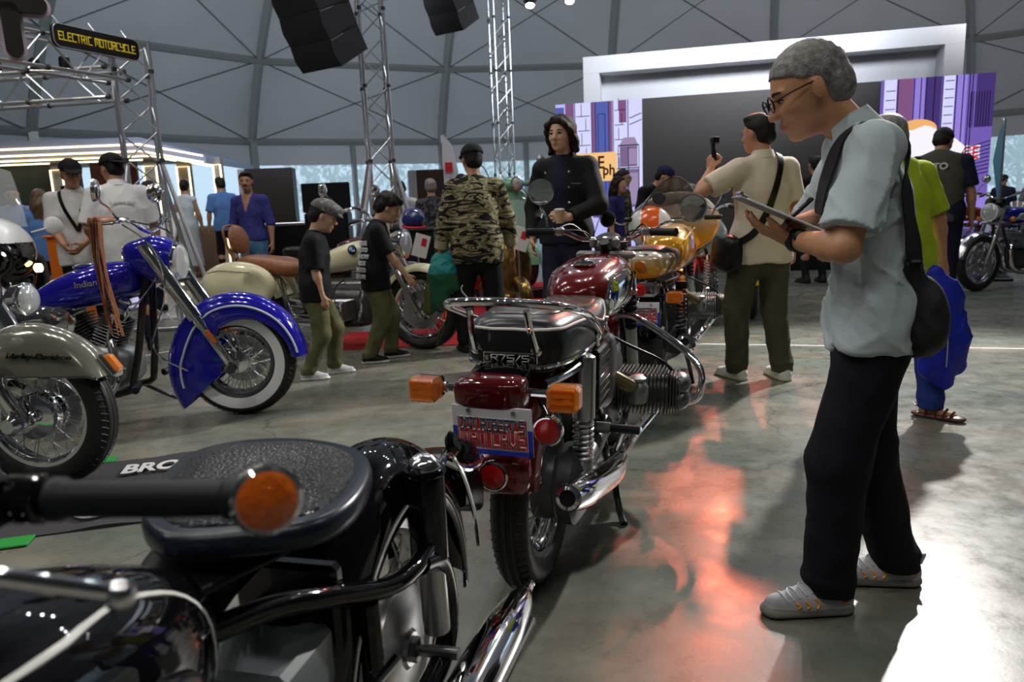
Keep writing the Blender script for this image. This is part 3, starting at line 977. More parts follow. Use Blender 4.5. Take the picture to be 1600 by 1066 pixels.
for i, (x, y, h, r, lb) in enumerate([(-8.5, 36, 5.0, 2.2, 'pale green tree outside the window behind the black kiosk'), (-5.0, 41, 5.4, 2.3, 'pale green tree outside between the two middle truss towers'), (.3, 36, 4.4, 2.1, 'bushy tree outside the window behind the man in the black jacket'),
        (20.5, 33, 5.2, 2.6, 'green tree outside the window at the far right'), (25, 36, 4.8, 2.4, 'green tree outside beyond the teal flag'), (16.5, 36, 5.0, 2.0, 'green tree outside just past the right end of the screen')]):
    tree(x, y, h, r, lb)

# --- tent
FAB = mat('tent_fabric', (.40, .41, .43), .75, noise=.06, nscale=.6)
TAL = mat('tent_aluminium', (.30, .31, .30), .45, .5)
EAVE = [(-12.2, 19.5), (-8.15, 24.3), (-2.25, 27.1), (3.86, 27.6), (9.68, 27.0), (16.0, 25.6), (20.5, 22.5), (23.5, 16), (24, 6), (24, -4), (22, -14), (-16, -14), (-17, -4), (-17, 5), (-15.6, 13.0)]
CEN = V(3.4, 9.0)
ZS = [(1.0, 3.6), (.925, 5.85), (.79, 8.4), (.57, 10.8), (.28, 12.3), (.02, 12.7)]
def ring(k, p): return V(*(CEN + (V(*p) - CEN) * ZS[k][0]), ZS[k][1])
tent = struct(part('ceiling', None))
n = len(EAVE)
for i in range(n):
    a, b = EAVE[i], EAVE[(i + 1) % n]
    for k in range(len(ZS) - 1):
        g = MB()
        A0, B0, A1, B1 = ring(k, a), ring(k, b), ring(k + 1, a), ring(k + 1, b)
        m = 6
        vs = []
        for q in range(m + 1):
            for w in range(m + 1):
                t, u = w / m, q / m
                P = (A0 * (1 - t) + B0 * t) * (1 - u) + (A1 * (1 - t) + B1 * t) * u
                out = nrm(V(*(P[:2] - CEN), 2.0))
                vs.append(P + out * (.06 + .22 * sin(pi * u) - .22 * sin(pi * t) * sin(pi * u)))
        g.add(vs, [(q * (m + 1) + w, q * (m + 1) + w + 1, (q + 1) * (m + 1) + w + 1, (q + 1) * (m + 1) + w) for q in range(m) for w in range(m)])
        g.build('fabric_panel', FAB, tent, ang=180)
    path = [ring(k, a) for k in range(len(ZS))]
    P, R = spline(path, [.15] * len(path), 4)
    MB().tube(P, .13, 4, flat=.8).build('rib', TAL, tent)
    for k in (0, 1, 2):
        A0, B0 = ring(k, a), ring(k, b)
        MB().tube([A0, B0], .11, 4).build('purlin', TAL, tent)
    if i < 6 or i == n - 1:
        for k in (0, 1):
            c = MB()
            c.tube([ring(k, a), ring(k + 1, b)], .014, 5)
            c.tube([ring(k, b), ring(k + 1, a)], .014, 5)
            c.build('bracing_cable', mat('cable', (.10, .11, .12), .5, .5), tent)
PANE = mat('clear_pvc', (.85, .92, .96), .08)
nt, b_ = nodes_of(PANE)
tr_, tl_, mx_, mx2_ = nt.nodes.new('ShaderNodeBsdfTransparent'), nt.nodes.new('ShaderNodeBsdfTranslucent'), nt.nodes.new('ShaderNodeMixShader'), nt.nodes.new('ShaderNodeMixShader')
tr_.inputs[0].default_value = (.88, .95, 1, 1); tl_.inputs[0].default_value = (.80, .90, .95, 1)
mx_.inputs[0].default_value = .45; mx2_.inputs[0].default_value = .06
nt.links.new(tr_.outputs[0], mx_.inputs[1]); nt.links.new(tl_.outputs[0], mx_.inputs[2]); nt.links.new(mx_.outputs[0], mx2_.inputs[1]); nt.links.new(b_.outputs[0], mx2_.inputs[2])
nt.links.new(mx2_.outputs[0], nt.nodes['Material Output'].inputs['Surface'])
wi = 0
for i in range(n):
    a, b = V(*EAVE[i], 0), V(*EAVE[(i + 1) % n], 0)
    Z = lambda p, z: p + V(0, 0, z)
    MB().tube([a, Z(a, 3.6)], .16, 4).build('post', TAL, tent)
    out = nrm(V(*(((a + b) / 2)[:2] - CEN), 0)) * .05
    clear = i in (0, 1, 2, 3, 4, 5, 14, 6)
    zb = 2.85 if clear else 0.0
    MB().loft([[Z(a, zb) + out, Z(a, 3.6) + out, Z(a, 3.6) + out * 1.4, Z(a, zb) + out * 1.4], [Z(b, zb) + out, Z(b, 3.6) + out, Z(b, 3.6) + out * 1.4, Z(b, zb) + out * 1.4]]).build('valance' if clear else 'wall_panel', FAB, tent)
    if clear:
        wi += 1
        w = struct(part('window_%d' % wi, None))
        mid = (a + b) / 2
        for p, q in ((a, mid), (mid, b)):
            MB().loft([[Z(p, 0) + out, Z(p, zb) + out, Z(p, zb) + out * 1.2, Z(p, 0) + out * 1.2], [Z(q, 0) + out, Z(q, zb) + out, Z(q, zb) + out * 1.2, Z(q, 0) + out * 1.2]]).build('pane', PANE, w)
        MB().tube([mid, Z(mid, 3.5)], .10, 4).build('mullion', TAL, w)
        MB().tube([Z(a, .95), Z(b, .95)], .05, 4).build('rail', TAL, w)
# ------------------------------------------------------------------ square block lettering
STROKE = {'D': ['0,0 0,4 2,4 3,3 3,1 2,0 0,0'], 'O': ['0,0 0,4 3,4 3,0 0,0'], 'N': ['0,0 0,4 3,4 3,0'], 'R': ['0,0 0,4 3,4 3,2 0,2', '1.4,2 3,0'], 'B': ['0,0 0,4 2.6,4 2.6,2.1 0,2.1', '2.6,2.1 3,2.1 3,0 0,0'], 'E': ['3,4 0,4 0,0 3,0', '0,2 2.4,2'], 'T': ['0,4 3,4', '1.5,4 1.5,0'],
    'S': ['3,4 0,4 0,2 3,2 3,0 0,0'], 'M': ['0,0 0,4 3.6,4 3.6,0', '1.8,4 1.8,1'], 'A': ['0,0 0,4 3,4 3,0', '0,1.8 3,1.8'], 'C': ['3,4 0,4 0,0 3,0'], 'V': ['0,4 0,1.2 1.5,0 3,1.2 3,4'], "'": ['.4,4 .4,3'], 'L': ['0,4 0,0 3,0'], 'I': ['.6,0 .6,4'], 'Y': ['0,4 0,2.2 3,2.2', '3,4 3,0 .5,0'], '7': ['0,4 3,4 1,0'], '5': ['3,4 0,4 0,2 3,2 3,0 0,0'], '/': ['0,0 2,4'], ' ': []}
def block_text(txt, h, mat_, parent, loc, ux, uy, thick=.13, sx=1.0, depth=.0006, name='letter', gap=1.1):
    "each letter one small mesh made of square strokes; centred at loc"
    ux, uy = nrm(ux), nrm(uy)
    n = np.cross(ux, uy)
    u = h / 4
    adv = {"'": .9, 'I': 1.3, 'M': 3.6, '/': 2.0, ' ': 1.2}
    tot = sum((adv.get(c, 3) + gap) for c in txt) - gap
    x = -tot / 2
    w = thick * h
    for c in txt:
        b = MB()
        for st in STROKE[c]:
            pts = [V(*map(float, q.split(','))) for q in st.split()]
            for a, e in zip(pts[:-1], pts[1:]):
                d = (e - a) / (np.linalg.norm(e - a) + 1e-9)
                a2, e2 = a - d * w / u / 2, e + d * w / u / 2
                q = V(-d[1], d[0]) * w / u / 2
                P = [a2 + q, a2 - q, e2 - q, e2 + q]
                b.prism([((x + p[0]) * u * sx, (p[1] - 2) * u) for p in P], loc, ux, uy, depth)
        if b.v: b.build(name, mat_, parent, ang=180)
        x += adv.get(c, 3) + gap
# ------------------------------------------------------------------ motorcycle pieces (local x forward, y left, z up)
def tb(parent, name, path, r, m, smooth=4, n=10, label=None, **kw):
    return MB().tube(path, r, n, smooth=smooth, **kw).build(name, m, parent, label=label)

def wheel(parent, name, x, z, R, tw, rr, rim=CHROME, spoke=STEEL, hub=(.085, .07), hubm=ALU, nsp=40, white=None, loc_y=0.0, steer=0.0, drum=None, disc=None, cast=False, tread=True):
    w = part(name, parent, (x, loc_y, z), (0, 0, radians(steer)))
    h = tw / 2
    pr = [(rr - .004, -h * .55), (rr + .012, -h * .80), ((rr + R) / 2, -h), (R - .030, -h * .92), (R - .010, -h * .62), (R, -h * .2), (R, h * .2), (R - .010, h * .62), (R - .030, h * .92), ((rr + R) / 2, h), (rr + .012, h * .80), (rr - .004, h * .55)]
    b = MB().lathe(pr, (0, 0, 0), (0, 1, 0), 56, closed=True)
    if tread:
        for g in (-.38, 0, .38):
            b.lathe([(R + .0015, h * g - .004), (R + .003, h * g), (R + .0015, h * g + .004)], (0, 0, 0), (0, 1, 0), 56, cap=False)
        for i in range(64):
            a = 2 * pi * i / 64
            for sg in (1, -1):
                b.tube([(cos(a) * (R - .004), sg * h * .52, sin(a) * (R - .004)), (cos(a + .03) * (R - .022), sg * h * .86, sin(a + .03) * (R - .022))], .0035, 4, cap=False)
    b.build('tyre', RUBBER, w)
    if white:
        for sg in (1, -1):
            MB().lathe([(rr + .014, sg * (h * .84 + .002)), ((rr + R) / 2, sg * (h + .002)), (R - .045, sg * (h * .98 + .002))], (0, 0, 0), (0, 1, 0), 48, cap=False).build('whitewall', white, w)
    k = h * .55
    MB().lathe([(rr + .004, -k - .006), (rr - .014, -k - .004), (rr - .016, -k * .5), (rr - .030, 0), (rr - .016, k * .5), (rr - .014, k + .004), (rr + .004, k + .006), (rr - .008, k), (rr - .022, 0), (rr - .008, -k)], (0, 0, 0), (0, 1, 0), 48, closed=True).build('rim', rim, w)
    hr, hw = hub
    if cast:
        b = MB()
        for i in range(cast):
            a = 2 * pi * i / cast
            b.tube([(cos(a) * hr * .7, 0, sin(a) * hr * .7), (cos(a + .12) * (rr - .02), 0, sin(a + .12) * (rr - .02))], [.030, .020], 6, flat=.6)
        b.build('wheel_spokes', hubm, w)
    else:
        b = MB()
        for i in range(nsp):
            sg = 1 if i % 2 else -1
            a = 2 * pi * i / nsp
            a2 = a + (.42 if (i // 2) % 2 else -.42)
            b.tube([(cos(a) * (rr - .018), sg * .006, sin(a) * (rr - .018)), (cos(a2) * hr * .92, sg * hw * .45, sin(a2) * hr * .92)], .0022, 4)
        b.build('wheel_spokes', spoke, w, kind='stuff')
    MB().lathe([(.018, -hw * .75), (.022, -hw * .62), (hr * .5, -hw * .58), (hr, -hw * .5), (hr, -hw * .40), (hr * .62, -hw * .32), (hr * .62, hw * .32), (hr, hw * .40), (hr, hw * .5), (hr * .5, hw * .58), (.022, hw * .62), (.018, hw * .75)], (0, 0, 0), (0, 1, 0), 32).build('hub', hubm, w)
    if drum:
        sg, dr, dw, dm = drum
        MB().lathe([(dr * .25, sg * (dw + .012)), (dr * .3, sg * (dw + .006)), (dr * .75, sg * dw), (dr * .95, sg * dw * .86), (dr, sg * dw * .6), (dr, sg * .01)], (0, 0, 0), (0, 1, 0), 36).build('brake_drum', dm, w)
    if disc:
        for sg in disc[1]:
            b = MB().lathe([(disc[0], sg * .052), (disc[0], sg * .058), (disc[0] * .62, sg * .058), (disc[0] * .62, sg * .052)], (0, 0, 0), (0, 1, 0), 40, closed=True)
            for i in range(5):
                a = 2 * pi * i / 5
                b.tube([(cos(a) * .04, sg * .04, sin(a) * .04), (cos(a) * disc[0] * .66, sg * .055, sin(a) * disc[0] * .66)], .009, 5)
            b.build('brake_disc', STEEL, w)
    return w

def fender(parent, name, m, c, R, w, a0, a1, depth=.05, th=.004, n=28, steer=0.0, k=8, bead=None, pw=1.0, label=None):
    "arched mudguard; depth may depend on the angle in degrees"
    rings, edge = [], ([], [])
    for i in range(n + 1):
        a = a0 + (a1 - a0) * i / n
        D = depth(a) if callable(depth) else depth
        wd = w(a) if callable(w) else w
        Ra = R(a) if callable(R) else R
        ca, sa = cos(radians(a)), sin(radians(a))
        o, inn = [], []
        for j in range(-k, k + 1):
            t = pi / 2 * j / k
            y = wd / 2 * sin(t)
            dr = D * (1 - cos(t) ** pw)
            o.append(V(ca * (Ra - dr), y, sa * (Ra - dr)))
            inn.append(V(ca * (Ra - dr - th), y * (1 - th * 2 / wd), sa * (Ra - dr - th)))
        rings.append(o + inn[::-1])
        edge[0].append(o[0]); edge[1].append(o[-1])
    f = MB().loft(rings).build(name, m, parent, (c[0], 0, c[1]), (0, 0, radians(steer)), label=label, ang=50)
    if bead:
        for e in edge:
            MB().tube(e, bead[0], 6).build('fender_trim', bead[1], f)
    return f

def secloft(parent, name, m, secs, ex=2.6, n=24, k=3, label=None, mb=None, top=None):
    "secs: (x, half width, z bottom, z top[, y centre]); super-ellipse sections along x"
    A = [V(*s_[:4], s_[4] if len(s_) > 4 else 0) for s_ in secs]
    A, _ = spline(A, [0] * len(A), k)
    rings = []
    for x, hw, z0, z1, yc in A:
        zc, hz = (z0 + z1) / 2, max((z1 - z0) / 2, .001)
        r = []
        for j in range(n):
            t = 2 * pi * j / n
            c, s_ = cos(t), sin(t)
            e = 2 / ex
            r.append((x, yc + max(hw, .001) * abs(c) ** e * (1 if c >= 0 else -1), zc + hz * abs(s_) ** e * (1 if s_ >= 0 else -1)))
        rings.append(r)
    b = (mb or MB()).loft(rings)
    return b if mb else b.build(name, m, parent, label=label, ang=60)

def mirror(parent, stem, c, r, face, name='mirror', m=CHROME):
    f = nrm(face)
    c = V(*c)
    p = part(name, parent)
    MB().lathe([(r * .55, -.030), (r * .9, -.018), (r, -.004), (r, .002), (r * .94, .0025)], c, f, 28).build('mirror_shell', m, p)
    MB().lathe([(r * .93, .003), (r * .90, .0045)], c, f, 28).build('mirror_glass', MIRROR, p)
    tb(p, 'mirror_stem', list(stem) + [c - f * .02], .0055, m, 4, 7)
    return p

def indicator(parent, c, size=(.045, .075, .055), round_=False, back=-1, m=AMBER, shell=BSATIN, stalk=None, name='turn_signal'):
    p = part(name, parent)
    c = V(*c)
    if round_:
        r = size[1] / 2
        MB().lathe([(r * .5, -.045), (r * .9, -.03), (r, 0)], c, (back, 0, 0), 20).build('signal_housing', shell, p)
        MB().lathe([(r * .8, .002), (r * .3, .001), (.001, .0012)], c, (back, 0, 0), 16).build('reflector_bowl', CHROME, p)
        MB().lathe([(r * .97, 0), (r * .9, .010), (r * .5, .017), (.001, .019)], c, (back, 0, 0), 20).build('lens', m, p)
    else:
        MB().box(c - V(back * .018, 0, 0), (.022, size[1] * .9, size[2] * .9), .006).build('signal_housing', shell, p)
        MB().box(c - V(back * .002, 0, 0), (.008, size[1] * .84, size[2] * .84), .003).lathe([(.010, 0), (.013, .012), (.001, .022)], c, (back, 0, 0), 12).build('reflector_bowl', CHROME, p)
        b = MB().box(c + V(back * size[0] * .3, 0, 0), size, .010)
        for q in (-.5, -.17, .17, .5):
            b.box(c + V(back * size[0] * .81, 0, size[2] * q * .8), (.003, size[1] * .7, .004))
        b.build('lens', m, p)
    if stalk is not None: tb(p, 'stalk', stalk, .009, CHROME, 0, 10)
    return p

def headlight(parent, c, r, face=(1, 0, 0), shell=CHROME, L=.14, lens=None):
    p = part('headlight', parent)
    f = nrm(face)
    MB().lathe([(r * .25, -L), (r * .6, -L * .86), (r * .9, -L * .5), (r, -L * .1), (r * 1.06, 0), (r * 1.06, .012), (r * .98, .016)], c, f, 28).build('headlight_shell', shell, p)
    MB().lathe([(r * .97, .010), (r * .8, .026), (r * .4, .036), (.001, .038)], c, f, 28).build('lens', lens or mat('headlight_glass', (.75, .78, .8), .08, .6), p)
    return p

def muffler(parent, name, path, rs, m=CHROME, hole=None, n=20):
    p = MB().tube(path, rs, n, smooth=4).build(name, m, parent)
    if hole is not None:
        a, b = V(*path[-2]), V(*path[-1])
        d = nrm(b - a)
        MB().lathe([(hole * 1.45, -.004), (hole * 1.45, .006), (hole, .010), (hole * .9, -.0), (hole * .9, -.01)], b, d, 20, cap=False).build('muffler_tip', m, p)
        MB().lathe([(hole * .92, .002), (.001, .0021)], b, d, 16, cap=False).build('outlet', mat('hole_black', (.004, .004, .004), .9), p)  # flat black disc painted for the dark inside of the pipe
    return p

def coil(parent, a, b, r, wr, turns, m, name='spring', n=7):
    a, b = V(*a), V(*b)
    d = nrm(b - a); u, w = perp(d); L = np.linalg.norm(b - a)
    P = [a + d * L * t + (u * cos(2 * pi * turns * t) + w * sin(2 * pi * turns * t)) * r for t in np.linspace(0, 1, int(turns * 12))]
    return MB().tube(P, wr, n).build(name, m, parent)

def shock(parent, a, b, r, cover=None, spring=CHROME, name='shock_absorber', cf=.5):
    p = part(name, parent)
    a, b = V(*a), V(*b)
    m_ = a + (b - a) * cf
    if cover: MB().lathe([(r * .6, -.012), (r * .95, -.004), (r, .01), (r, 1 * np.linalg.norm(m_ - a)), (r * .8, np.linalg.norm(m_ - a) + .002)], a, b - a, 20).build('upper_cover', cover, p)
    else: MB().cyl(a, a + (b - a) * .12, r, 16).build('upper_cover', spring, p)
    coil(p, m_ if cover else a + (b - a) * .1, a + (b - a) * .88, r * .82, r * .16, 8 if cover else 11, spring)
    MB().cyl(m_, b, r * .45, 12).build('damper_rod', STEEL, p)
    MB().lathe([(r * .95, 0), (r, .01), (r * .9, .05), (r * .5, .07)], b, a - b, 16).build('lower_mount', spring if not cover else ALU, p)
    return p

def boxer(parent, x, z, y1=.36, sides=(1, -1), cov=ALU, fin=ALU, s=1.0):
    e = part('engine', parent)
    b = MB()
    secloft(None, '', None, [(x - .24 * s, .09 * s, z - .13 * s, z + .13 * s), (x - .18 * s, .125 * s, z - .17 * s, z + .17 * s), (x + .1 * s, .13 * s, z - .17 * s, z + .17 * s), (x + .20 * s, .10 * s, z - .14 * s, z + .15 * s), (x + .23 * s, .06 * s, z - .1 * s, z + .1 * s)], 4, 20, 2, mb=b)
    b.build('crankcase', DALU, e)
    MB().cyl((x - .2, 0, z + .19 * s), (x + .16, 0, z + .19 * s), .062 * s, 18).build('starter_cover', fin, e)
    for sg in sides:
        c = part('cylinder', parent)
        f = MB()
        for i in range(13):
            y = .135 + (y1 - .135 - .075) * i / 12
            f.box((x + .02, sg * y, z), (.165 * s, .0038, .165 * s), .0018)
        f.cyl((x + .02, sg * .12, z), (x + .02, sg * (y1 - .06), z), .062 * s, 18)
        f.build('fins', fin, c, kind='stuff')
        h = MB()
        for i in range(5):
            h.box((x + .02, sg * (y1 - .062 + i * .011), z), (.15 * s, .005, (.172 - .012 * i) * s), .002)
        h.ell((x + .02, sg * (y1 - .02), z + .03 * s), (.066 * s, .042, .045 * s), 18)
        h.ell((x + .02, sg * (y1 - .02), z - .03 * s), (.066 * s, .042, .045 * s), 18)
        h.build('valve_cover', cov, c)
        MB().lathe([(.036 * s, -.05), (.042 * s, -.035), (.042 * s, .01), (.028 * s, .03), (.034 * s, .034), (.034 * s, .044), (.02, .052)], (x - .15, sg * .22, z + .04), (0, 0, 1), 18).build('carburettor', ALU, c)
        tb(c, 'intake_pipe', [(x - .15, sg * .22, z + .06), (x - .07, sg * .22, z + .06), (x - .03, sg * .22, z + .04)], .021, ALU)
        tb(c, 'intake_hose', [(x - .15, sg * .22, z + .04), (x - .22, sg * .18, z + .08), (x - .25, sg * .12, z + .12)], .026, mat('brass_hose', (.16, .13, .06), .35, .5))
        tb(c, 'plug_lead', [(x + .03, sg * (y1 - .05), z + .075), (x - .02, sg * (y1 - .1), z + .13), (x - .05, sg * .14, z + .2), (x - .02, sg * .06, z + .24)], .006, BSATIN)
    return e

def bars(parent, pts, r=.011, m=CHROME, grip=(.12, .0165), gm=GRIP, levers=True, lm=STEEL, both=True):
    "pts: left half of the handlebar from the middle to the left end"
    h = part('handlebar', parent)
    P = [V(*p) for p in pts]
    mir = lambda p: V(p[0], -p[1], p[2])
    full = [mir(p) for p in P[::-1][:-1]] + P if abs(P[0][1]) < 1e-6 else [mir(p) for p in P[::-1]] + P
    tb(h, 'handlebar_tube', full, r, m, 5, 10)
    for sg in (1, -1):
        e = P[-1] if sg > 0 else mir(P[-1])
        d = nrm((P[-1] - P[-2]) if sg > 0 else mir(P[-1]) - mir(P[-2]))
        a = e - d * grip[0]
        q = grip[1]
        MB().lathe([(q * .9, 0), (q * 1.15, .004), (q, .01), (q, grip[0] - .006), (q * 1.08, grip[0]), (q * .6, grip[0] + .006)], a, d, 14).build('grip', gm, h)
        if levers:
            MB().box(a - d * .025, (.035, .04, .035), .008).build('lever_perch', lm, h)
            tb(h, 'lever', [a - d * .03 + V(.02, 0, 0), a + d * .02 + V(.045, 0, -.005), e - d * .02 + V(.04, 0, -.012), e + V(.03, 0, -.015)], .006, lm)
    return h

def wheel_fork(parent, axle, head, y=.09, lo=(.026, .5), m_lo=ALU, m_up=CHROME, r_up=.019, gaiter=None, steer=0.0, cover=None):
    f = part('fork', parent)
    A, B = V(*axle), V(*head)
    for sg in (1, -1):
        o = V(0, sg * y, 0)
        m_ = A + (B - A) * lo[1]
        leg = MB().lathe([(lo[0] * .6, -.03), (lo[0], -.01), (lo[0] * .95, np.linalg.norm(m_ - A)), (lo[0] * 1.08, np.linalg.norm(m_ - A) + .004), (lo[0] * 1.08, np.linalg.norm(m_ - A) + .02)], A + o, B - A, 16).build('fork_leg', m_lo, f)
        MB().cyl(m_ + o, B + o, r_up, 14).build('stanchion', m_up, leg)
        if gaiter:
            d = nrm(B - A); L = np.linalg.norm(B - m_) * .8
            MB().lathe([(gaiter[0] * (1 if i % 2 else .78), L * i / 20) for i in range(21)], m_ + o, d, 16).build('fork_gaiter', gaiter[1], leg)
        if cover:
            d = nrm(B - A); L = np.linalg.norm(B - A)
            MB().lathe([(cover[0], L * cover[1]), (cover[0] * 1.05, L * cover[1] + .01), (cover[0], L)], A + o, d, 18).build('fork_cover', cover[2], leg)
    MB().box(B, (.06, y * 2 + .07, .03), .01).build('fork_yoke', m_lo, f)
    MB().box(B - (B - A) * .28, (.06, y * 2 + .07, .03), .01).build('fork_yoke', m_lo, f)
    MB().cyl(A - V(0, y + .03, 0), A + V(0, y + .03, 0), .012, 12).build('axle', STEEL, f)
    return f

def roundel(parent, c, n, up, r, name='roundel_badge'):
    "round blue and white quartered badge"
    c, n, up = V(*c), nrm(n), nrm(up)
    sd = np.cross(up, n)
    p = part(name, parent)
    MB().lathe([(r, 0), (r, .002), (r * .95, .003)], c, n, 24).build('badge_ring', BSATIN, p)
    for i in range(4):
        a0 = pi / 2 * i
        pts = [(0, 0)] + [(r * .68 * cos(a0 + pi / 2 * j / 5), r * .68 * sin(a0 + pi / 2 * j / 5)) for j in range(6)]
        MB().prism(pts, c + n * .0032, sd, up, .0012).build('badge_quarter', (mat('badge_blue', (.02, .16, .55), .3), WHITEP)[i % 2], p)
    return p

PLW = mat('plate_white', (.80, .80, .84), .25, coat=.6)
PLB = mat('plate_blue', (.03, .05, .55), .3, coat=.5)
PLR = mat('plate_red', (.55, .03, .03), .3, coat=.5)
PLG = mat('plate_dark_letter', (.05, .06, .11), .4)
def cave_plate(parent, c, ry, w=.2, h=.128):
    "souvenir number plate; faces -x, tilted by ry degrees"
    p = part('number_plate', parent, c, (0, radians(ry), 0))
    MB().box((0, 0, 0), (.004, w, h), .0018).build('plate', PLW, p)
    x = -.0022
    q = lambda y0, y1, z0, z1, m, nm, t=.0008: MB().box((x - t / 2, -(y0 + y1) / 2 * w, (z0 + z1) / 2 * h), (t, (y1 - y0) * w, (z1 - z0) * h)).build(nm, m, p)
    # y runs to the viewer's right when seen from behind
    q(-.5, -.44, -.5, .06, PLB, 'blue_side_band'); q(.44, .5, -.5, .06, PLB, 'blue_side_band'); q(-.5, .5, -.5, -.40, PLB, 'blue_bottom_band')
    q(-.43, .43, -.37, .26, PLR, 'red_panel', .0011)
    for sy in (-.28, .28): MB().cyl((x, sy * w, .40 * h), (x - .004, sy * w, .40 * h), .006, 12).build('plate_screw', STEEL, p)
    wht = mat('plate_letter_white', (.72, .74, .78), .35)
    for t, z, sz, m in (("DON ROBERT'S", .125, .030, PLG), ('MAN CAVE', -.17, .040, PLR)):
        k = (.80 if t[0] == 'D' else .80) * w / (sz / 4 * (sum({"'": .9, 'M': 3.6, ' ': 1.2}.get(c, 3) + 1.1 for c in t) - 1.1))
        block_text(t, sz, wht, p, V(x - .0013, 0, z * h), (0, -1, 0), (0, 0, 1), .32, k, .0005)
        block_text(t, sz, m, p, V(x - .0019, 0, z * h), (0, -1, 0), (0, 0, 1), .19, k, .0006)
    return p
DFIN = mat('dark_fin', (.13, .13, .13), .4, .8, noise=.2, nscale=40)
CALU = mat('cover_grey', (.17, .175, .18), .35, .8)
# ------------------------------------------------------------------ maroon boxer motorcycle in the middle
def dirv(h): return V(cos(radians(h)), sin(radians(h)))
r75 = thing('motorcycle', 'maroon boxer-twin motorcycle with chrome grab rail and souvenir plate, seen from behind', 'motorcycle', (.05, 2.12, 0), radians(90 - 18), 'motorcycles on show')
r75.rotation_euler[0] = radians(1.6)
wheel(r75, 'rear_wheel', 0, .325, .325, .108, .228, hub=(.10, .09), drum=(-1, .115, .085, DALU))
wheel(r75, 'front_wheel', 1.40, .33, .33, .09, .24, hub=(.09, .08), drum=(1, .1, .06, DALU))
fender(r75, 'rear_fender', MAROON, (0, .34), .375, .17, 40, 166, .09, bead=(.004, CHROME))
fender(r75, 'front_fender', MAROON, (1.40, .33), .365, .12, 25, 165, .045)
wheel_fork(r75, (1.40, 0, .33), (1.15, 0, .93), .095, (.028, .42), ALU, CHROME, .018, gaiter=(.034, BSATIN))
headlight(r75, (1.30, 0, .86), .09, shell=MAROON)
# seat
SE = [(-.372, .05, .765, .82), (-.36, .10, .735, .865), (-.31, .132, .725, .885), (-.18, .148, .72, .89), (.0, .150, .72, .875), (.18, .142, .72, .845), (.36, .125, .72, .835), (.50, .112, .73, .85), (.60, .095, .75, .845), (.63, .05, .78, .82)]
seat = secloft(r75, 'seat', SEATB, SE, 3.2, 32, 4)
seat.location = (.085, 0, -.018)
seat.scale = (.90, 1.04, 1)
SEATT = mat('ribbed_seat_sheen', (.055, .042, .034), .22, bump=.05)  # black vinyl seat; the brown sheen of reflections is put into this colour
secloft(seat, 'seat_top_panel', SEATT, [(-.30, .06, .86, .888), (-.24, .098, .86, .893), (-.1, .105, .86, .889), (.1, .105, .84, .868), (.3, .095, .82, .845), (.45, .085, .82, .850), (.54, .06, .82, .852)], 4, 24, 3)
PIPE = mat('white_piping', (.72, .70, .64), .4)
for sg in (1, -1):
    snap_tube(seat, 'piping', [(-.385, 0, .862), (-.38, sg * .07, .862), (-.33, sg * .14, .866), (-.2, sg * .16, .868), (.0, sg * .16, .85), (.18, sg * .15, .81), (.30, sg * .14, .79), (.40, sg * .13, .80), (.47, sg * .12, .85)], .0042, PIPE, seat)
    snap_tube(seat, 'chrome_trim', [(-.40, 0, .752), (-.39, sg * .08, .750), (-.33, sg * .16, .742), (-.1, sg * .18, .736), (.2, sg * .17, .736), (.42, sg * .14, .742), (.52, sg * .13, .79), (.55, sg * .11, .86)], .0075, CHROME, seat)
bd = part('model_badge', seat, (-.371, .0, .778), (0, radians(-4), 0))
MB().box((0, 0, 0), (.006, .145, .030), .002).build('badge_frame', CHROME, bd)
MB().box((-.002, 0, 0), (.005, .138, .024), .001).build('badge_face', BSATIN, bd)
block_text('R75/5', .016, WHITEP, bd, V(-.0046, 0, 0), (0, -1, 0), (0, 0, 1), .17, 1.35, .0008)
for sy in (1, -1): MB().lathe([(.008, 0), (.008, .002), (.004, .003)], (-.0045, sy * .060, 0), (-1, 0, 0), 10).build('badge_stud', CHROME, bd)
# chrome grab rail
gr = part('grab_rail', r75, (.10, 0, -.02))
half = [(.08, .155, .765), (.03, .166, .795), (-.10, .178, .84), (-.24, .184, .885), (-.36, .170, .918), (-.44, .115, .938), (-.465, 0, .945)]
tb(gr, 'rail_tube', half + [(x, -y, z) for x, y, z in half[::-1][1:]], .011, CHROME, 5, 12)
for sg in (1, -1):
    tb(gr, 'stay', [(-.445, sg * .075, .922), (-.425, sg * .078, .87), (-.385, sg * .082, .81)], .009, CHROME)
    MB().lathe([(.015, 0), (.015, .012), (.008, .018)], (-.372, sg * .082, .808), (-1, 0, 0), 12).build('stay_bolt', CHROME, gr)
    tb(gr, 'rail_end', [(.06, sg * .150, .775), (.065, sg * .152, .74)], .010, CHROME, 0)
# tail lamp, plate, reflectors, indicators
tl = part('tail_light', r75, (0, 0, .018))
secloft(tl, 'lamp_housing', BLACK, [(-.385, .075, .655, .735), (-.30, .07, .66, .735), (-.22, .05, .68, .73)], 4, 20, 2)
secloft(tl, 'lens', DREDL, [(-.452, .05, .668, .71), (-.445, .080, .655, .722), (-.42, .090, .648, .730), (-.385, .092, .645, .733)], 4.5, 24, 2)
tb(r75, 'indicator_bar', [(-.37, .18, .702), (-.37, -.18, .702)], .011, CHROME, 0)
for sg, nm in ((1, 'rear left'), (-1, 'rear right')):
    ip = indicator(r75, (-.375, sg * .182, .700), (.058, .080, .062))
    MB().lathe([(.014, 0), (.014, .016), (.01, .02)], (-.37, sg * .132, .702), (0, sg, 0), 12).build('stalk_clamp', CHROME, ip)
cave_plate(r75, (-.435, -.012, .618), -9, .205, .130)
MB().box((-.40, 0, .62), (.05, .10, .12), .01).build('plate_bracket', BSATIN, r75)
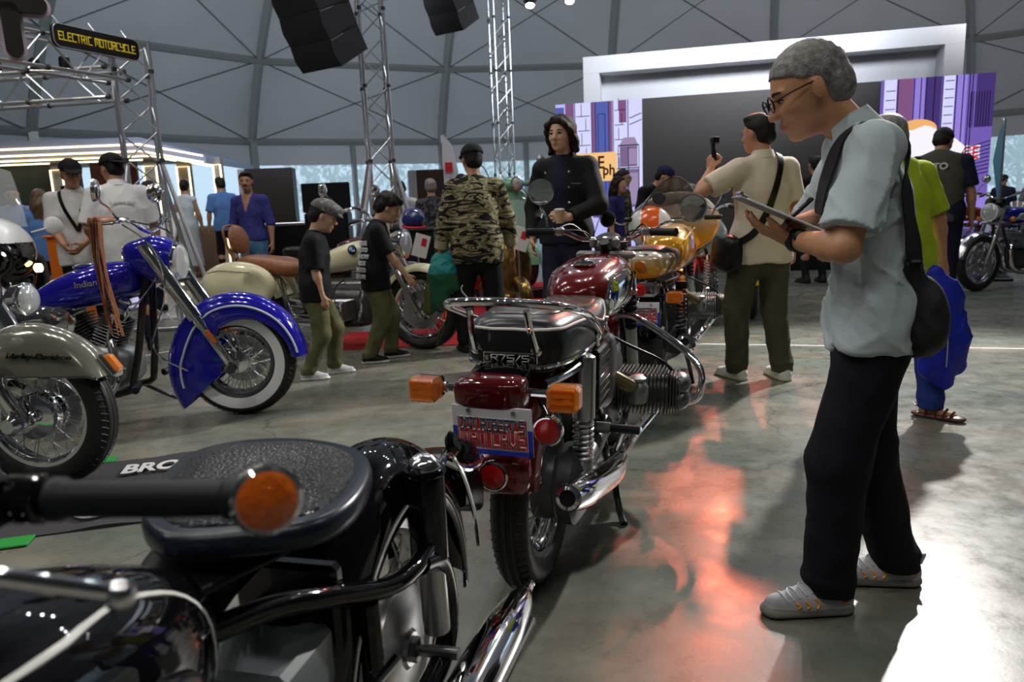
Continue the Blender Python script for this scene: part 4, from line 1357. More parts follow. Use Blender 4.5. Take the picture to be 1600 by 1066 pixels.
for c, nm in (((-.405, .0, .488), 0), ((-.35, -.128, .60), 1)):
    rf = part('reflector', r75)
    MB().lathe([(.040, -.012), (.040, .002), (.036, .006)], c, (-1, 0, 0), 24).build('reflector_rim', CHROME, rf)
    MB().lathe([(.035, .004), (.030, .008), (.001, .010)], c, (-1, 0, 0), 24).build('lens', REDL, rf)
tb(r75, 'reflector_bracket', [(-.34, -.128, .60), (-.30, -.11, .63), (-.25, -.07, .66)], .006, BSATIN)
secloft(r75, 'mudflap', MAROON, [(-.40, .06, .445, .52), (-.385, .085, .43, .53), (-.35, .085, .43, .54)], 4, 16, 1)
# rear suspension, final drive, mufflers
for sg in (1, -1): shock(r75, (.0, sg * .148, .715), (-.02, sg * .148, .36), .034, STEEL, STEEL)
MB().tube([(.0, -.12, .325), (.18, -.12, .335), (.50, -.11, .36)], [.055, .032, .04], 14, smooth=3).build('swingarm', DALU, r75)
MB().tube([(.0, .13, .325), (.50, .11, .36)], [.025, .032], 12).build('swingarm', DALU, r75)
MB().lathe([(.03, -.05), (.10, -.045), (.125, -.02), (.125, .02), (.085, .045), (.03, .055)], (0, -.11, .325), (0, -1, 0), 28).build('final_drive', DALU, r75)
for sg in (1, -1):
    muffler(r75, 'muffler', [(.42, sg * .19, .26), (.22, sg * .19, .285), (-.12, sg * .178, .36), (-.22, sg * .174, .385), (-.30, sg * .17, .405)], [.03, .047, .050, .046, .036], CHROME, .022)
    tb(r75, 'exhaust_header', [(.90, sg * .30, .36), (1.02, sg * .28, .33), (1.0, sg * .22, .25), (.8, sg * .18, .22), (.42, sg * .19, .26)], .021, CHROME, 5)
boxer(r75, .76, .43, .385, cov=CALU, fin=DFIN)
# frame
FR = mat('frame_black', (.006, .006, .007), .25, coat=.6)
fr = part('frame', r75)
for sg in (1, -1):
    tb(fr, 'frame_tube', [(1.17, sg * .03, .86), (1.08, sg * .09, .60), (1.0, sg * .12, .25), (.80, sg * .13, .20), (.50, sg * .13, .22), (.42, sg * .12, .45), (.45, sg * .09, .70)], .014, FR)
    tb(fr, 'frame_tube', [(.45, sg * .09, .70), (.2, sg * .12, .70), (-.05, sg * .14, .70), (-.28, sg * .10, .70)], .013, FR)
    tb(fr, 'frame_tube', [(.42, sg * .12, .42), (.2, sg * .14, .58), (.0, sg * .15, .70)], .011, FR)
tb(fr, 'frame_tube', [(1.17, 0, .90), (.8, 0, .80), (.4, 0, .70)], .020, FR)
# battery cover with louvres, side filter box
for sg in (1, -1):
    bc = MB().box((.27, sg * .145, .60), (.19, .025, .20), .008).build('battery_cover', BSATIN, r75)
    g = MB()
    for i in range(6): g.box((.27, sg * .160, .53 + i * .028), (.17, .004, .006), .0015)
    g.build('louvres', CHROME, bc, kind='stuff')
    secloft(r75, 'air_filter_box', DALU, [(.36, .03, .46, .66, sg * .10), (.42, .06, .44, .70, sg * .10), (.52, .06, .44, .70, sg * .10), (.56, .03, .48, .66, sg * .10)], 4, 16, 1)
# tank
TK = [(.50, .04, .74, .84), (.53, .085, .725, .875), (.62, .125, .715, .91), (.78, .150, .715, .935), (.94, .150, .72, .945), (1.06, .125, .73, .94), (1.13, .08, .76, .91), (1.15, .03, .79, .87)]
tank = secloft(r75, 'fuel_tank', MAROON, TK, 2.8, 36, 4)
for sg in (1, -1):
    o = [(-.20, -.052), (-.18, .035), (-.10, .062), (.06, .068), (.17, .050), (.20, .0), (.16, -.068), (-.05, -.082), (-.17, -.075)]
    P, _ = spline([V(*q) for q in o], [0] * len(o), 4, True)
    TB_ = BVHTree.FromPolygons([v.co.copy() for v in tank.data.vertices], [list(f.vertices) for f in tank.data.polygons])
    def stick(px, pz, e):
        l_, n_, _, _ = TB_.ray_cast(Vector((px, sg * .4, pz)), Vector((0, -sg, 0)))
        if l_ is None: l_, n_, _, _ = TB_.find_nearest(Vector((px, sg * .15, pz)))
        return np.array(l_) + V(0, sg * e, 0)
    rg = [[stick(.80 + p[0] * 1.12 * k, .825 + p[1] * k, e) for p in P] for k, e in ((1.0, .001), (.97, .007), (.75, .008), (.5, .008), (.25, .008), (.02, .008))]
    MB().loft(rg if sg > 0 else [q[::-1] for q in rg]).build('chrome_side_panel', CHROME, tank)
    MB().tube(rg[0], .006, 6, closed=True).build('panel_trim', CHROME, tank)
roundel(tank, (.93, -.160, .83), (0, -1, 0), (0, 0, 1), .034)
fc = part('filler_cap', tank)
MB().lathe([(.045, 0), (.047, .008), (.040, .018), (.02, .024)], (.70, 0, .920), (.08, 0, 1), 24).build('cap', CHROME, fc)
MB().box((.70, 0, .944), (.07, .016, .010), .004).build('cap_lever', CHROME, fc)
# handlebar, instruments, mirrors
bars(r75, [(1.13, 0, 1.0), (1.12, .10, 1.0), (1.06, .18, 1.035), (.99, .315, 1.035)])
MB().lathe([(.05, -.06), (.062, -.02), (.062, .01), (.055, .014)], (1.20, 0, .98), (-.6, 0, .8), 22).build('speedometer', BSATIN, r75)
MB().cyl((1.15, 0, .92), (1.10, 0, .99), .022, 14).build('steering_damper_knob', BSATIN, r75)
for sy in (.05, -.05): MB().box((1.12, sy, .985), (.05, .03, .045), .01).build('bar_clamp', ALU, r75)
mirror(r75, [(1.03, .235, 1.05), (1.06, .25, 1.10), (1.05, .27, 1.14)], (1.04, .265, 1.205), .056, (-.95, -.22, -.08))
mirror(r75, [(1.03, -.235, 1.05), (1.08, -.26, 1.07), (1.06, -.34, 1.09)], (1.04, -.375, 1.13), .058, (-.98, .1, -.1))
for sg in (1, -1): indicator(r75, (1.20, sg * .145, .875), (.04, .052, .052), True, -1)
for sg in (1, -1):
    for q in range(2): tb(r75, 'control_cable', [(1.04, sg * .20, 1.04), (1.16, sg * (.15 - .05 * q), 1.06 - .03 * q), (1.22, sg * .06, .95), (1.1, sg * .04, .82)], .004, BSATIN, 5, 5)
# crash bars, foot pegs, stand
for sg in (1, -1):
    tb(r75, 'crash_bar', [(1.10, sg * .05, .66), (1.07, sg * .14, .67), (.97, sg * .33, .58), (.92, sg * .425, .50), (.89, sg * .44, .43), (.90, sg * .41, .36), (.98, sg * .30, .33), (1.03, sg * .13, .30)], .0145, CHROME, 5, 12)
    MB().cyl((.33, sg * .16, .40), (.33, sg * .27, .40), .016, 12, bev=.003).build('passenger_peg', GRIP, r75)
    tb(r75, 'peg_bracket', [(.33, sg * .12, .40), (.33, sg * .17, .40)], .02, ALU, 0)
tb(r75, 'centre_stand', [(.62, -.13, .22), (.52, -.16, .10), (.46, -.19, .03), (.42, -.21, .012)], .013, BSATIN)
tb(r75, 'centre_stand', [(.62, .13, .22), (.52, .16, .10), (.46, .19, .03), (.42, .21, .012)], .013, BSATIN)

# ------------------------------------------------------------------ black single-saddle motorcycle in front
bb = thing('motorcycle', 'glossy black vintage motorcycle with rubber solo saddle and bar-end lamp, nearest the viewer', 'motorcycle', (-.284, 1.263, 0), radians(-103.9), 'motorcycles on show')
CREAMLINE = mat('pinstripe_white', (.75, .74, .70), .3)
wheel(bb, 'rear_wheel', 0, .335, .325, .098, .235, rim=STEEL, hub=(.12, .09), hubm=STEEL, nsp=36, drum=(1, .125, .062, STEEL))
fn = fender(bb, 'rear_fender', BLACK, (0, .34), .392, .185, -4, 186, .115, pw=.9)
for sg in (1, -1):
    P = []
    for a in np.linspace(-2, 184, 40):
        ca, sa = cos(radians(a)), sin(radians(a))
        P.append((ca * (.392 - .098), sg * .0935, sa * (.392 - .098)))
    MB().tube(P, .0022, 5).build('pinstripe', CREAMLINE, fn)
for x, z in ((.30, .46), (.33, .43), (.27, .45)): MB().lathe([(.008, 0), (.007, .004), (.003, .006)], (x, .088, z - .34), (0, 1, 0), 10).build('fender_bolt', STEEL, fn)
# shock absorber with chrome cap
for sg in (1, -1):
    s_ = part('shock_absorber', bb)
    MB().lathe([(.030, 0), (.036, .006), (.036, .16), (.031, .175)], (-.006, sg * .118, .52), (.0, 0, 1), 24).build('shock_cover', BLACK, s_)
    MB().lathe([(.037, 0), (.040, .004), (.037, .012), (.034, .012)], (-.006, sg * .118, .685), (0, 0, 1), 24).build('cap_collar', BLACK, s_)
    MB().lathe([(.031, 0), (.031, .006), (.027, .016), (.015, .026), (.004, .029)], (-.006, sg * .118, .695), (0, 0, 1), 24).build('chrome_cap', CHROME, s_)
    MB().cyl((-.02, sg * .118, .37), (-.01, sg * .118, .53), .026, 18).build('lower_tube', STEEL, s_)
    tb(bb, 'frame_tube', [(.60, sg * .02, .70), (.41, sg * .05, .655), (.30, sg * .085, .615), (.18, sg * .115, .565), (.09, sg * .125, .55), (.02, sg * .125, .555)], .0165, BLACK, 5, 14)
    tb(bb, 'swing_loop', [(.06, sg * .125, .545), (-.01, sg * .130, .515), (-.045, sg * .130, .45), (-.05, sg * .130, .38), (-.02, sg * .128, .325), (.06, sg * .125, .305), (.25, sg * .12, .31), (.60, sg * .11, .33)], .021, BLACK, 5, 14)
    MB().cyl((0, sg * .05, .335), (0, sg * .165, .335), .012, 14).build('axle_spindle', STEEL, bb)
    MB().lathe([(.024, 0), (.024, .012), (.012, .016)], (0, sg * .075, .335), (0, sg, 0), 6).build('axle_nut', STEEL, bb)
tb(bb, 'brake_rod', [(.0, .10, .26), (.3, .10, .27), (.6, .10, .30)], .004, STEEL, 0, 6)
# tail lamp and plate bracket
t_ = part('tail_light', bb)
MB().lathe([(.018, .0), (.034, .012), (.043, .05), (.045, .08), (.043, .085)], (-.33, .055, .575), (-.9, .0, -.05), 24).build('lamp_shell', BLACK, t_)
MB().lathe([(.044, .082), (.040, .09), (.001, .096)], (-.33, .055, .575), (-.9, 0, -.05), 24).build('lens', DREDL, t_)
tb(bb, 'grab_rod', [(-.20, .085, .64), (-.30, .10, .585), (-.42, .10, .56), (-.5, .05, .55), (-.5, -.05, .55), (-.42, -.10, .56), (-.2, -.085, .64)], .010, CHROME, 4, 10)
tb(bb, 'fender_stay', [(-.01, .118, .60), (-.14, .11, .67), (-.26, .10, .60), (-.36, .094, .46), (-.385, .094, .36)], .006, CHROME, 5, 8)
secloft(bb, 'plate_bracket', BSATIN, [(-.385, .07, .45, .53), (-.46, .085, .42, .53), (-.48, .085, .40, .52)], 5, 16, 1)
MB().lathe([(.02, 0), (.028, .01), (.02, .02)], (-.24, .085, .66), (0, 1, .3), 14).build('stay_knob', BLACK, bb)
# muffler, fishtail
muffler(bb, 'muffler', [(.75, .17, .26), (.35, .185, .275), (.1, .192, .285), (-.16, .20, .275), (-.30, .205, .262), (-.37, .207, .256), (-.41, .208, .252)], [.022, .030, .046, .047, .034, .016, .012], CHROME, .009)
tb(bb, 'muffler_stay', [(.05, .22, .24), (-.25, .235, .225), (-.31, .235, .222)], .010, BSATIN)
tb(bb, 'kick_lever', [(.42, .13, .50), (.38, .17, .53), (.34, .20, .56)], .007, CHROME, 3, 8)
# battery, gearbox, engine block below
MB().box((.36, 0, .47), (.14, .16, .20), .01).build('battery', mat('battery_grey', (.10, .12, .125), .35), bb)
MB().box((.27, 0, .50), (.03, .17, .30), .008).build('rear_frame_plate', BLACK, bb)
boxer(bb, .80, .40, .33)
fr = part('frame', bb)
for sg in (1, -1):
    tb(fr, 'frame_tube', [(.22, sg * .10, .56), (.24, sg * .11, .40), (.28, sg * .11, .30)], .018, BLACK)
    tb(fr, 'frame_tube', [(.60, sg * .02, .70), (.55, sg * .10, .5), (.60, sg * .11, .33), (.9, sg * .11, .22), (1.1, sg * .09, .35), (1.12, sg * .03, .85)], .016, BLACK)
# saddle
A = SDF(.0062)
ol = [(.155, 0), (.16, -.09), (.20, -.155), (.27, -.165), (.36, -.13), (.46, -.07), (.50, -.02), (.51, .02), (.49, .09), (.455, .155), (.40, .175), (.33, .168), (.25, .14), (.19, .09)]
P, _ = spline([V(*q) for q in ol], [0] * len(ol), 3, True)
sad = part('saddle', bb)
cen = V(.325, .005)
def slab(m, name, sc, z0, z1, rr=.012, dome=0.0, par=sad, lab=None):
    rings = []
    for k, (s_, z) in enumerate([(sc - rr * 6, z0), (sc - rr * 1.5, z0 + rr * .2), (sc, z0 + rr), (sc, z1 - rr), (sc - rr * 1.5, z1 - rr * .25), (sc - rr * 5, z1), (sc * .72, z1 + dome * .45), (sc * .45, z1 + dome * .8), (sc * .2, z1 + dome)]):
        rings.append([(*(cen + (p[:2] - cen) * s_), z + .02 * (p[0] - .33) / .17 * 0) for p in P])
    return MB().loft(rings).build(name, m, par, ang=60, label=lab)
SAD = mat('saddle_rubber', (.006, .012, .022), .28, spec=.5)  # bluish reflection on the rim is put into the rubber colour
slab(SAD, 'saddle_rim', 1.0, .768, .802, .012, -.010)
PEB = mat('pebbled_rubber', (.009, .011, .015), .27)
nt, b_ = nodes_of(PEB)
tc_ = nt.nodes.new('ShaderNodeTexCoord'); vo_ = nt.nodes.new('ShaderNodeTexVoronoi'); vo_.inputs['Scale'].default_value = 185; vo_.inputs['Randomness'].default_value = .55
bp_ = nt.nodes.new('ShaderNodeBump'); bp_.inputs['Strength'].default_value = 1.0; bp_.inputs['Distance'].default_value = .007; bp_.invert = True
nt.links.new(tc_.outputs['Object'], vo_.inputs['Vector']); nt.links.new(vo_.outputs['Distance'], bp_.inputs['Height']); nt.links.new(bp_.outputs[0], b_.inputs['Normal'])
slab(PEB, 'saddle_pad', .86, .785, .804, .006, .004)
secloft(sad, 'saddle_pan', BSATIN, [(.22, .10, .735, .755), (.35, .11, .728, .752), (.47, .07, .728, .75), (.56, .03, .725, .745)], 3, 16, 2)
MB().tube([(.52, 0, .735), (.56, 0, .69), (.50, 0, .65)], [.03, .02, .02], 8).build('saddle_pivot', BLACK, sad)
tb(sad, 'saddle_arm', [(.30, 0, .735), (.45, 0, .69), (.57, 0, .645)], [.03, .028, .022], BLACK, 4, 10)
# tank with knee pads
TKB = [(.50, .03, .66, .74), (.53, .075, .63, .775), (.62, .115, .60, .82), (.75, .135, .59, .868), (.90, .135, .59, .895), (1.03, .12, .60, .90), (1.10, .08, .65, .86), (1.12, .03, .7, .8)]
tk = secloft(bb, 'fuel_tank', BLACK, TKB, 2.6, 36, 4)
for sg in (1, -1):
    o = [(-.215, -.06), (-.20, .03), (-.12, .082), (.0, .102), (.15, .105), (.22, .05), (.20, -.10), (.0, -.13), (-.17, -.12)]
    Q, _ = spline([V(*q) for q in o], [0] * len(o), 5, True)
    def onside(p, e=0.0):
        x = .77 + p[0]; z = .73 + p[1]
        xs = [q[0] for q in TKB]
        hw, z0, z1 = (np.interp(x, xs, [q[i] for q in TKB]) for i in (1, 2, 3))
        t = min(1, abs((z - (z0 + z1) / 2) / ((z1 - z0) / 2)))
        return V(x, sg * (hw * (1 - t ** 2.6) ** (1 / 2.6) + e), z)
    MB().tube([onside(p, .0008) for p in Q], .0038, 6, closed=True).build('pinstripe', CREAMLINE, tk)
    pad = MB()
    rings = [[onside(p[:2] * sc * V(.72, .62) + V(-.01, -.03), e) for p in Q] for sc, e in ((1, .001), (.98, .010), (.9, .015), (.6, .017), (.2, .018))]
    pad.loft(rings if sg > 0 else [r[::-1] for r in rings])
    pd = pad.build('knee_pad', mat('knee_rubber', (.006, .006, .007), .18, coat=.5), tk)
    for sc in (.84, .66):
        MB().tube([onside(p[:2] * sc * V(.72, .62) + V(-.01, -.03), .0165) for p in Q], .0025, 5, closed=True).build('pad_ridge', BSATIN, pd)
MB().lathe([(.035, 0), (.037, .012), (.02, .02)], (.80, 0, .88), (.05, 0, 1), 20).build('filler_cap', CHROME, tk)
# handlebar with bar-end lamp
hb = part('handlebar', bb)
gd = nrm(V(-.20, .97, -.02))
ge = V(.720, .268, .950)
g0 = ge - gd * .145
tb(hb, 'handlebar_tube', [ge, g0, g0 - gd * .09 + V(.01, 0, -.005), (.80, 0, .95), (.80, -.08, .95), (.755, -.16, .965), (.72, -.28, .965)], .011, CHROME, 5, 12)
MB().lathe([(.012, -.004), (.0165, 0), (.0165, .006), (.0138, .010), (.0138, .128), (.0165, .131), (.0165, .140), (.013, .143)], g0, gd, 24).build('grip', GRIP, hb)
MB().lathe([(.013, 0), (.018, .004), (.0185, .03), (.012, .034)], g0 - gd * .038, gd, 20).build('switch_housing', BLACK, hb)
MB().box(g0 - gd * .05 + V(.012, 0, .0), (.05, .05, .036), .01).build('lever_perch', BLACK, hb)
MB().lathe([(.012, 0), (.009, .014), (.004, .02)], g0 - gd * .04 + V(.01, 0, .018), (0, 0, 1), 12).build('dip_switch', BSATIN, hb)
be = part('turn_signal', hb)
ax = nrm(V(.70, .62, .10))
lc = ge + gd * .012
MB().lathe([(.010, -.026), (.020, -.020), (.0245, -.006), (.0258, .004), (.0258, .009), (.0225, .012)], lc, ax, 32).build('signal_rim', CHROME, be)
MB().lathe([(.0225, .008), (.021, .014), (.014, .019), (.001, .021)], lc, ax, 32).build('lens', mat('amber_lens_deep', (1.0, .20, .008), .06, trans=.5, ior=1.35, coat=1, bump=1.0, bscale=170), be)  # deeper orange lens colour for the bar-end signal
MB().lathe([(.0215, .004), (.015, .0015), (.006, .0005), (.001, .0006)], lc, ax, 24).build('reflector_bowl', CHROME, be)
MB().ell(lc + ax * .008, .005, 12).build('bulb', mat('bulb_amber', (.9, .5, .1), .2), be)
lv = tb(hb, 'clutch_lever', [g0 - gd * .05 + V(.03, 0, .004), V(.862, .06, 1.0), V(.880, .13, .990), V(.868, .180, .965), V(.808, .226, .920)], [.0085, .0075, .0068, .0062, .006], CHROME, 5, 12)
MB().ell(V(.806, .228, .918), .0105, 16).build('lever_ball', CHROME, lv)
# ------------------------------------------------------------------ blue cruiser with skirted mudguard
BLUE = mat('cobalt_paint', (.012, .010, .30), .12, .15, 1.0)
LEATH = mat('tan_leather', (.23, .085, .035), .45, noise=.3, nscale=30)
CREAM = mat('cream_paint', (.72, .68, .45), .18, coat=1)
WWALL = mat('whitewall_rubber', (.68, .69, .70), .45)
def vtwin(parent, x, z, m=CHROME, s=1.0, deg=26):
    e = part('engine', parent)
    for sg in (1, -1):
        c = part('cylinder', parent)
        d = V(sin(radians(deg * sg)), 0, cos(radians(deg * sg)))
        b = V(x, 0, z)
        f = MB()
        R_ = Ry(deg * sg)
        for i in range(11): f.box(b + d * (.10 + i * .019) * s, (.15 * s, .19 * s, .006), .003, R_)
        f.cyl(b, b + d * .3 * s, .055 * s, 16)
        f.build('fins', DFIN, c, kind='stuff')
        h = MB().box(b + d * .345 * s, (.15 * s, .17 * s, .07 * s), .02, R_).box(b + d * .40 * s, (.12 * s, .14 * s, .05 * s), .02, R_)
        h.build('rocker_cover', m, c)
        tb(c, 'pushrod_tube', [b + V(.05 * sg, -.09, .02), b + d * .32 * s + V(0, -.10, 0)], .012, CHROME, 0)
    secloft(e, 'crankcase', ALU, [(x - .30, .07, z - .12, z + .06), (x - .22, .13, z - .17, z + .12), (x + .05, .14, z - .18, z + .12), (x + .18, .10, z - .13, z + .07), (x + .22, .05, z - .08, z + .02)], 3.5, 20, 2)
    MB().lathe([(.13, 0), (.14, .015), (.12, .04), (.05, .05), (.001, .052)], (x - .05, -.14, z - .05), (0, -1, 0), 28).build('primary_cover', m, e)
    return e

ind = thing('motorcycle', 'cobalt blue cruiser with deep skirted front mudguard, whitewall tyre and leather fringe', 'motorcycle', (-3.38, 4.20, 0), radians(1), 'motorcycles on show')
wheel(ind, 'front_wheel', 1.76, .325, .325, .135, .205, hub=(.065, .10), hubm=CHROME, nsp=60, white=WWALL, disc=(.14, (1,)))
wheel(ind, 'rear_wheel', 0, .325, .325, .14, .205, hub=(.07, .10), white=WWALL, nsp=40)
def vd(a):
    a = a % 360
    if a < 40: return .06 + .03 * max(a, 0) / 40
    if a < 110: return .09 + .10 * (a - 40) / 70
    return .19 + .17 * min(1, (a - 110) / 60)
fw = fender(ind, 'front_fender', BLUE, (1.76, .335), lambda a: .40 + .075 * max(0, (a - 150) / 70) ** 1.3, lambda a: .20 + .03 * sin(radians(max(0, min(180, a)))), 2, 219, vd, n=44, pw=.8)
for sg in (1, -1):
    P = []
    for a in np.linspace(6, 205, 40):
        rr = .40 + .075 * max(0, (a - 150) / 70) ** 1.3 - vd(a) * (.42 - .12 * max(0, min(1, (a - 120) / 60))) - .004
        P.append((cos(radians(a)) * rr, sg * (.097 + .018 * sin(radians(min(a, 180)))) * (1.0), sin(radians(a)) * rr))
    MB().tube(P, .006, 6).build('silver_pinstripe', mat('silver_line', (.65, .68, .75), .3), fw)
fr = fender(ind, 'rear_fender', BLUE, (0, .335), .40, .24, 20, 200, .2, pw=.8)
wheel_fork(ind, (1.76, 0, .30), (1.34, 0, 1.02), .125, (.026, .35), CHROME, CHROME, .028, cover=(.040, .42, CHROME))
for sg in (1, -1):
    MB().box((1.665, sg * .165, .50), (.025, .018, .09), .006, Ry(-30)).build('fork_reflector', AMBER, ind)
    MB().lathe([(.03, 0), (.036, .01), (.03, .03)], (1.76, sg * .15, .31), (0, sg, 0), 18).build('axle_cover', CHROME, ind)
secloft(ind, 'fuel_tank', BLUE, [(.52, .02, .64, .68), (.57, .07, .64, .73), (.70, .13, .66, .82), (.88, .175, .68, .90), (1.06, .18, .70, .94), (1.21, .13, .74, .94), (1.26, .04, .78, .90)], 2.6, 32, 4)
MB().lathe([(.055, 0), (.06, .01), (.04, .02)], (.95, -.05, .918), (-.1, -.1, 1), 22).build('filler_cap', CHROME, ind)
text_mesh('Indian', .05, mat('gold_script', (.7, .62, .4), .25, .8), ind, (1.02, -.186, .83), (1, 0, .12), (-.1, 0, 1), sx=1.1)
nac = part('headlight_nacelle', ind)
secloft(nac, 'nacelle_shell', BLUE, [(1.17, .05, .92, 1.03), (1.24, .11, .86, 1.06), (1.36, .13, .80, 1.08), (1.46, .115, .80, 1.04)], 2.4, 26, 3)
MB().lathe([(.112, 0), (.118, .012), (.110, .022)], (1.455, 0, .92), (1, 0, -.06), 28).build('headlight_rim', CHROME, nac)
MB().lathe([(.108, .015), (.09, .035), (.001, .048)], (1.455, 0, .92), (1, 0, -.06), 28).build('lens', mat('headlight_glass', (.75, .78, .8), .08, .6), nac)
vtwin(ind, .96, .36, CHROME, 1.0)
MB().ell((.78, -.235, .63), (.185, .075, .095), 24).build('air_cleaner', CHROME, ind)
MB().lathe([(.085, 0), (.09, .02), (.07, .045), (.001, .05)], (.90, -.275, .63), (0, -1, 0), 26).build('air_cleaner_cover', CHROME, ind)
fr_ = part('frame', ind)
for sg in (1, -1):
    tb(fr_, 'frame_tube', [(1.30, sg * .03, .96), (1.26, sg * .06, .70), (1.19, sg * .12, .30), (1.08, sg * .13, .18), (.40, sg * .13, .18), (.25, sg * .13, .45), (.15, sg * .10, .66)], .021, FR)
    MB().cyl((1.22, sg * .16, .24), (1.30, sg * .36, .25), .022, 12, bev=.004).build('foot_peg', GRIP, ind)
tb(fr_, 'frame_tube', [(1.30, 0, .97), (.8, 0, .80), (.2, 0, .66)], .025, FR)
tb(ind, 'side_stand', [(1.05, .15, .2), (1.15, .24, .10), (1.28, .30, .012)], .012, FR)
bars(ind, [(1.33, 0, 1.10), (1.33, .10, 1.12), (1.31, .22, 1.17), (1.22, .42, 1.17)], .0135, CHROME, (.13, .02), LEATH, True, CHROME)
mirror(ind, [(1.28, -.26, 1.18), (1.26, -.30, 1.24), (1.24, -.33, 1.27)], (1.22, -.345, 1.33), .06, (-.9, -.3, .1))
mirror(ind, [(1.28, .26, 1.18), (1.26, .30, 1.24), (1.24, .33, 1.27)], (1.22, .345, 1.33), .06, (-.9, .3, .1))
fr2 = part('leather_fringe', ind)
rf = random.Random(5)
for sg in (-1,):
    for i in range(16):
        y = .43 - .012 * (i % 4); x = 1.225 + .014 * (i // 4)
        L = .52 + rf.uniform(-.06, .08)
        dx = rf.uniform(-.03, .03) + .02
        MB().tube([(x, sg * y, 1.165), (x - .01 + dx * .3, sg * (y + .01), 1.16 - L * .4), (x + dx, sg * (y + rf.uniform(-.01, .02)), 1.16 - L)], .0055, 5, smooth=3, flat=.5).build('strand', LEATH, fr2)
    MB().lathe([(.018, 0), (.024, .01), (.024, .11), (.018, .12)], (1.27, sg * .30, 1.172), (-.2, sg * .9, 0), 14).build('grip_wrap', LEATH, fr2)
tb(ind, 'brake_cable', [(1.30, -.26, 1.15), (1.42, -.18, 1.0), (1.44, -.17, .75), (1.34, -.17, .45), (1.5, -.13, .30)], .005, CHROME, 6, 6)
tb(ind, 'clutch_cable', [(1.30, -.22, 1.17), (1.50, -.12, 1.08), (1.38, -.1, .85), (1.15, -.1, .6)], .005, CHROME, 6, 6)
muffler(ind, 'exhaust_pipe', [(1.08, -.13, .5), (1.12, -.20, .28), (.98, -.21, .18), (.4, -.21, .16), (-.4, -.21, .18)], [.022, .024, .026, .034, .04], CHROME, .02)
secloft(ind, 'seat', LEATH, [(-.05, .06, .62, .68), (.1, .15, .58, .70), (.4, .16, .58, .68), (.6, .08, .62, .70)], 2.6, 24, 3)

# ------------------------------------------------------------------ olive touring cruiser, only its front end in view
OLIVE = mat('pewter_paint', (.20, .20, .165), .14, .35, 1)
hd = thing('motorcycle', 'pewter grey touring cruiser cut off by the picture edge, chrome wheel hub and fork', 'motorcycle', (-3.70, 3.27, 0), radians(-5), 'motorcycles on show')
wheel(hd, 'front_wheel', 1.60, .335, .335, .135, .235, hub=(.085, .11), hubm=CHROME, nsp=48, drum=(-1, .105, .075, CHROME), disc=(.15, (1,)))
fo = fender(hd, 'front_fender', OLIVE, (1.60, .345), .40, .20, 25, 155, lambda a: .40 - .175 / sin(radians(a)) if abs(a - 90) < 63 else .012, bead=(.006, CHROME), pw=.75)
_T = BVHTree.FromPolygons([v.co.copy() for v in fo.data.vertices], [list(f.vertices) for f in fo.data.polygons])
_l, _n, _, _ = _T.ray_cast(Vector((.10, -.5, .265)), Vector((0, 1, 0)))
tx = text_mesh('Harley-Davidson', .036, mat('dark_chrome_script', (.08, .08, .085), .2, .9), fo, tuple(np.array(_l) + np.array(_n) * .006), (1, 0, -.05), np.cross(np.array(_n), (1, 0, -.05)), sx=1.2, extrude=.004, shear=.35)
ind_t = part('fender_tip_lamp', hd)
MB().box((1.60 + .405 * cos(radians(30)), 0, .345 + .405 * sin(radians(30))), (.12, .07, .03), .012, Ry(56)).build('lamp_base', CHROME, ind_t)
MB().box((1.60 + .425 * cos(radians(30)), 0, .345 + .425 * sin(radians(30))), (.09, .055, .028), .012, Ry(56)).build('lens', AMBER, ind_t)
wheel_fork(hd, (1.60, 0, .335), (1.25, 0, 1.0), .125, (.032, .42), CHROME, CHROME, .030, cover=(.045, .44, CHROME))
for sg in (1, -1): MB().lathe([(.03, 0), (.045, .01), (.045, .04), (.03, .055)], (1.60, sg * .155, .335), (0, sg, 0), 20).build('axle_cover', CHROME, hd)
secloft(hd, 'headlight_nacelle', CHROME, [(1.15, .08, .78, 1.02), (1.28, .14, .74, 1.06), (1.40, .13, .76, 1.02)], 2.4, 26, 3)
headlight(hd, (1.40, 0, .90), .105, shell=CHROME)
for sg in (1, -1):
    headlight(hd, (1.40, sg * .26, .82), .075, shell=CHROME, L=.10)
    indicator(hd, (1.34, sg * .29, .66), (.04, .055, .075), True, 1, shell=CHROME)
tb(hd, 'light_bar', [(1.33, -.30, .76), (1.36, -.15, .80), (1.36, .15, .80), (1.33, .30, .76)], .014, CHROME)
for sg in (1, -1): tb(hd, 'engine_guard', [(1.15, sg * .05, .75), (1.15, sg * .30, .72), (1.15, sg * .36, .5), (1.12, sg * .28, .3), (1.05, sg * .05, .25)], .017, CHROME, 5, 10)
secloft(hd, 'fuel_tank', OLIVE, [(.2, .04, .70, .74), (.3, .13, .68, .84), (.7, .18, .68, .92), (1.0, .15, .72, .93), (1.15, .05, .78, .88)], 2.6, 24, 3)
vtwin(hd, .72, .36, CHROME)
wheel(hd, 'rear_wheel', -.02, .33, .33, .14, .22, nsp=24)
fr_ = part('frame', hd)
for sg in (1, -1): tb(fr_, 'frame_tube', [(1.2, sg * .03, .95), (1.05, sg * .10, .5), (.95, sg * .12, .22), (.2, sg * .13, .22), (.05, sg * .13, .6)], .02, FR)
bars(hd, [(1.18, 0, 1.08), (1.16, .14, 1.14), (1.06, .40, 1.10)], .0135, CHROME)

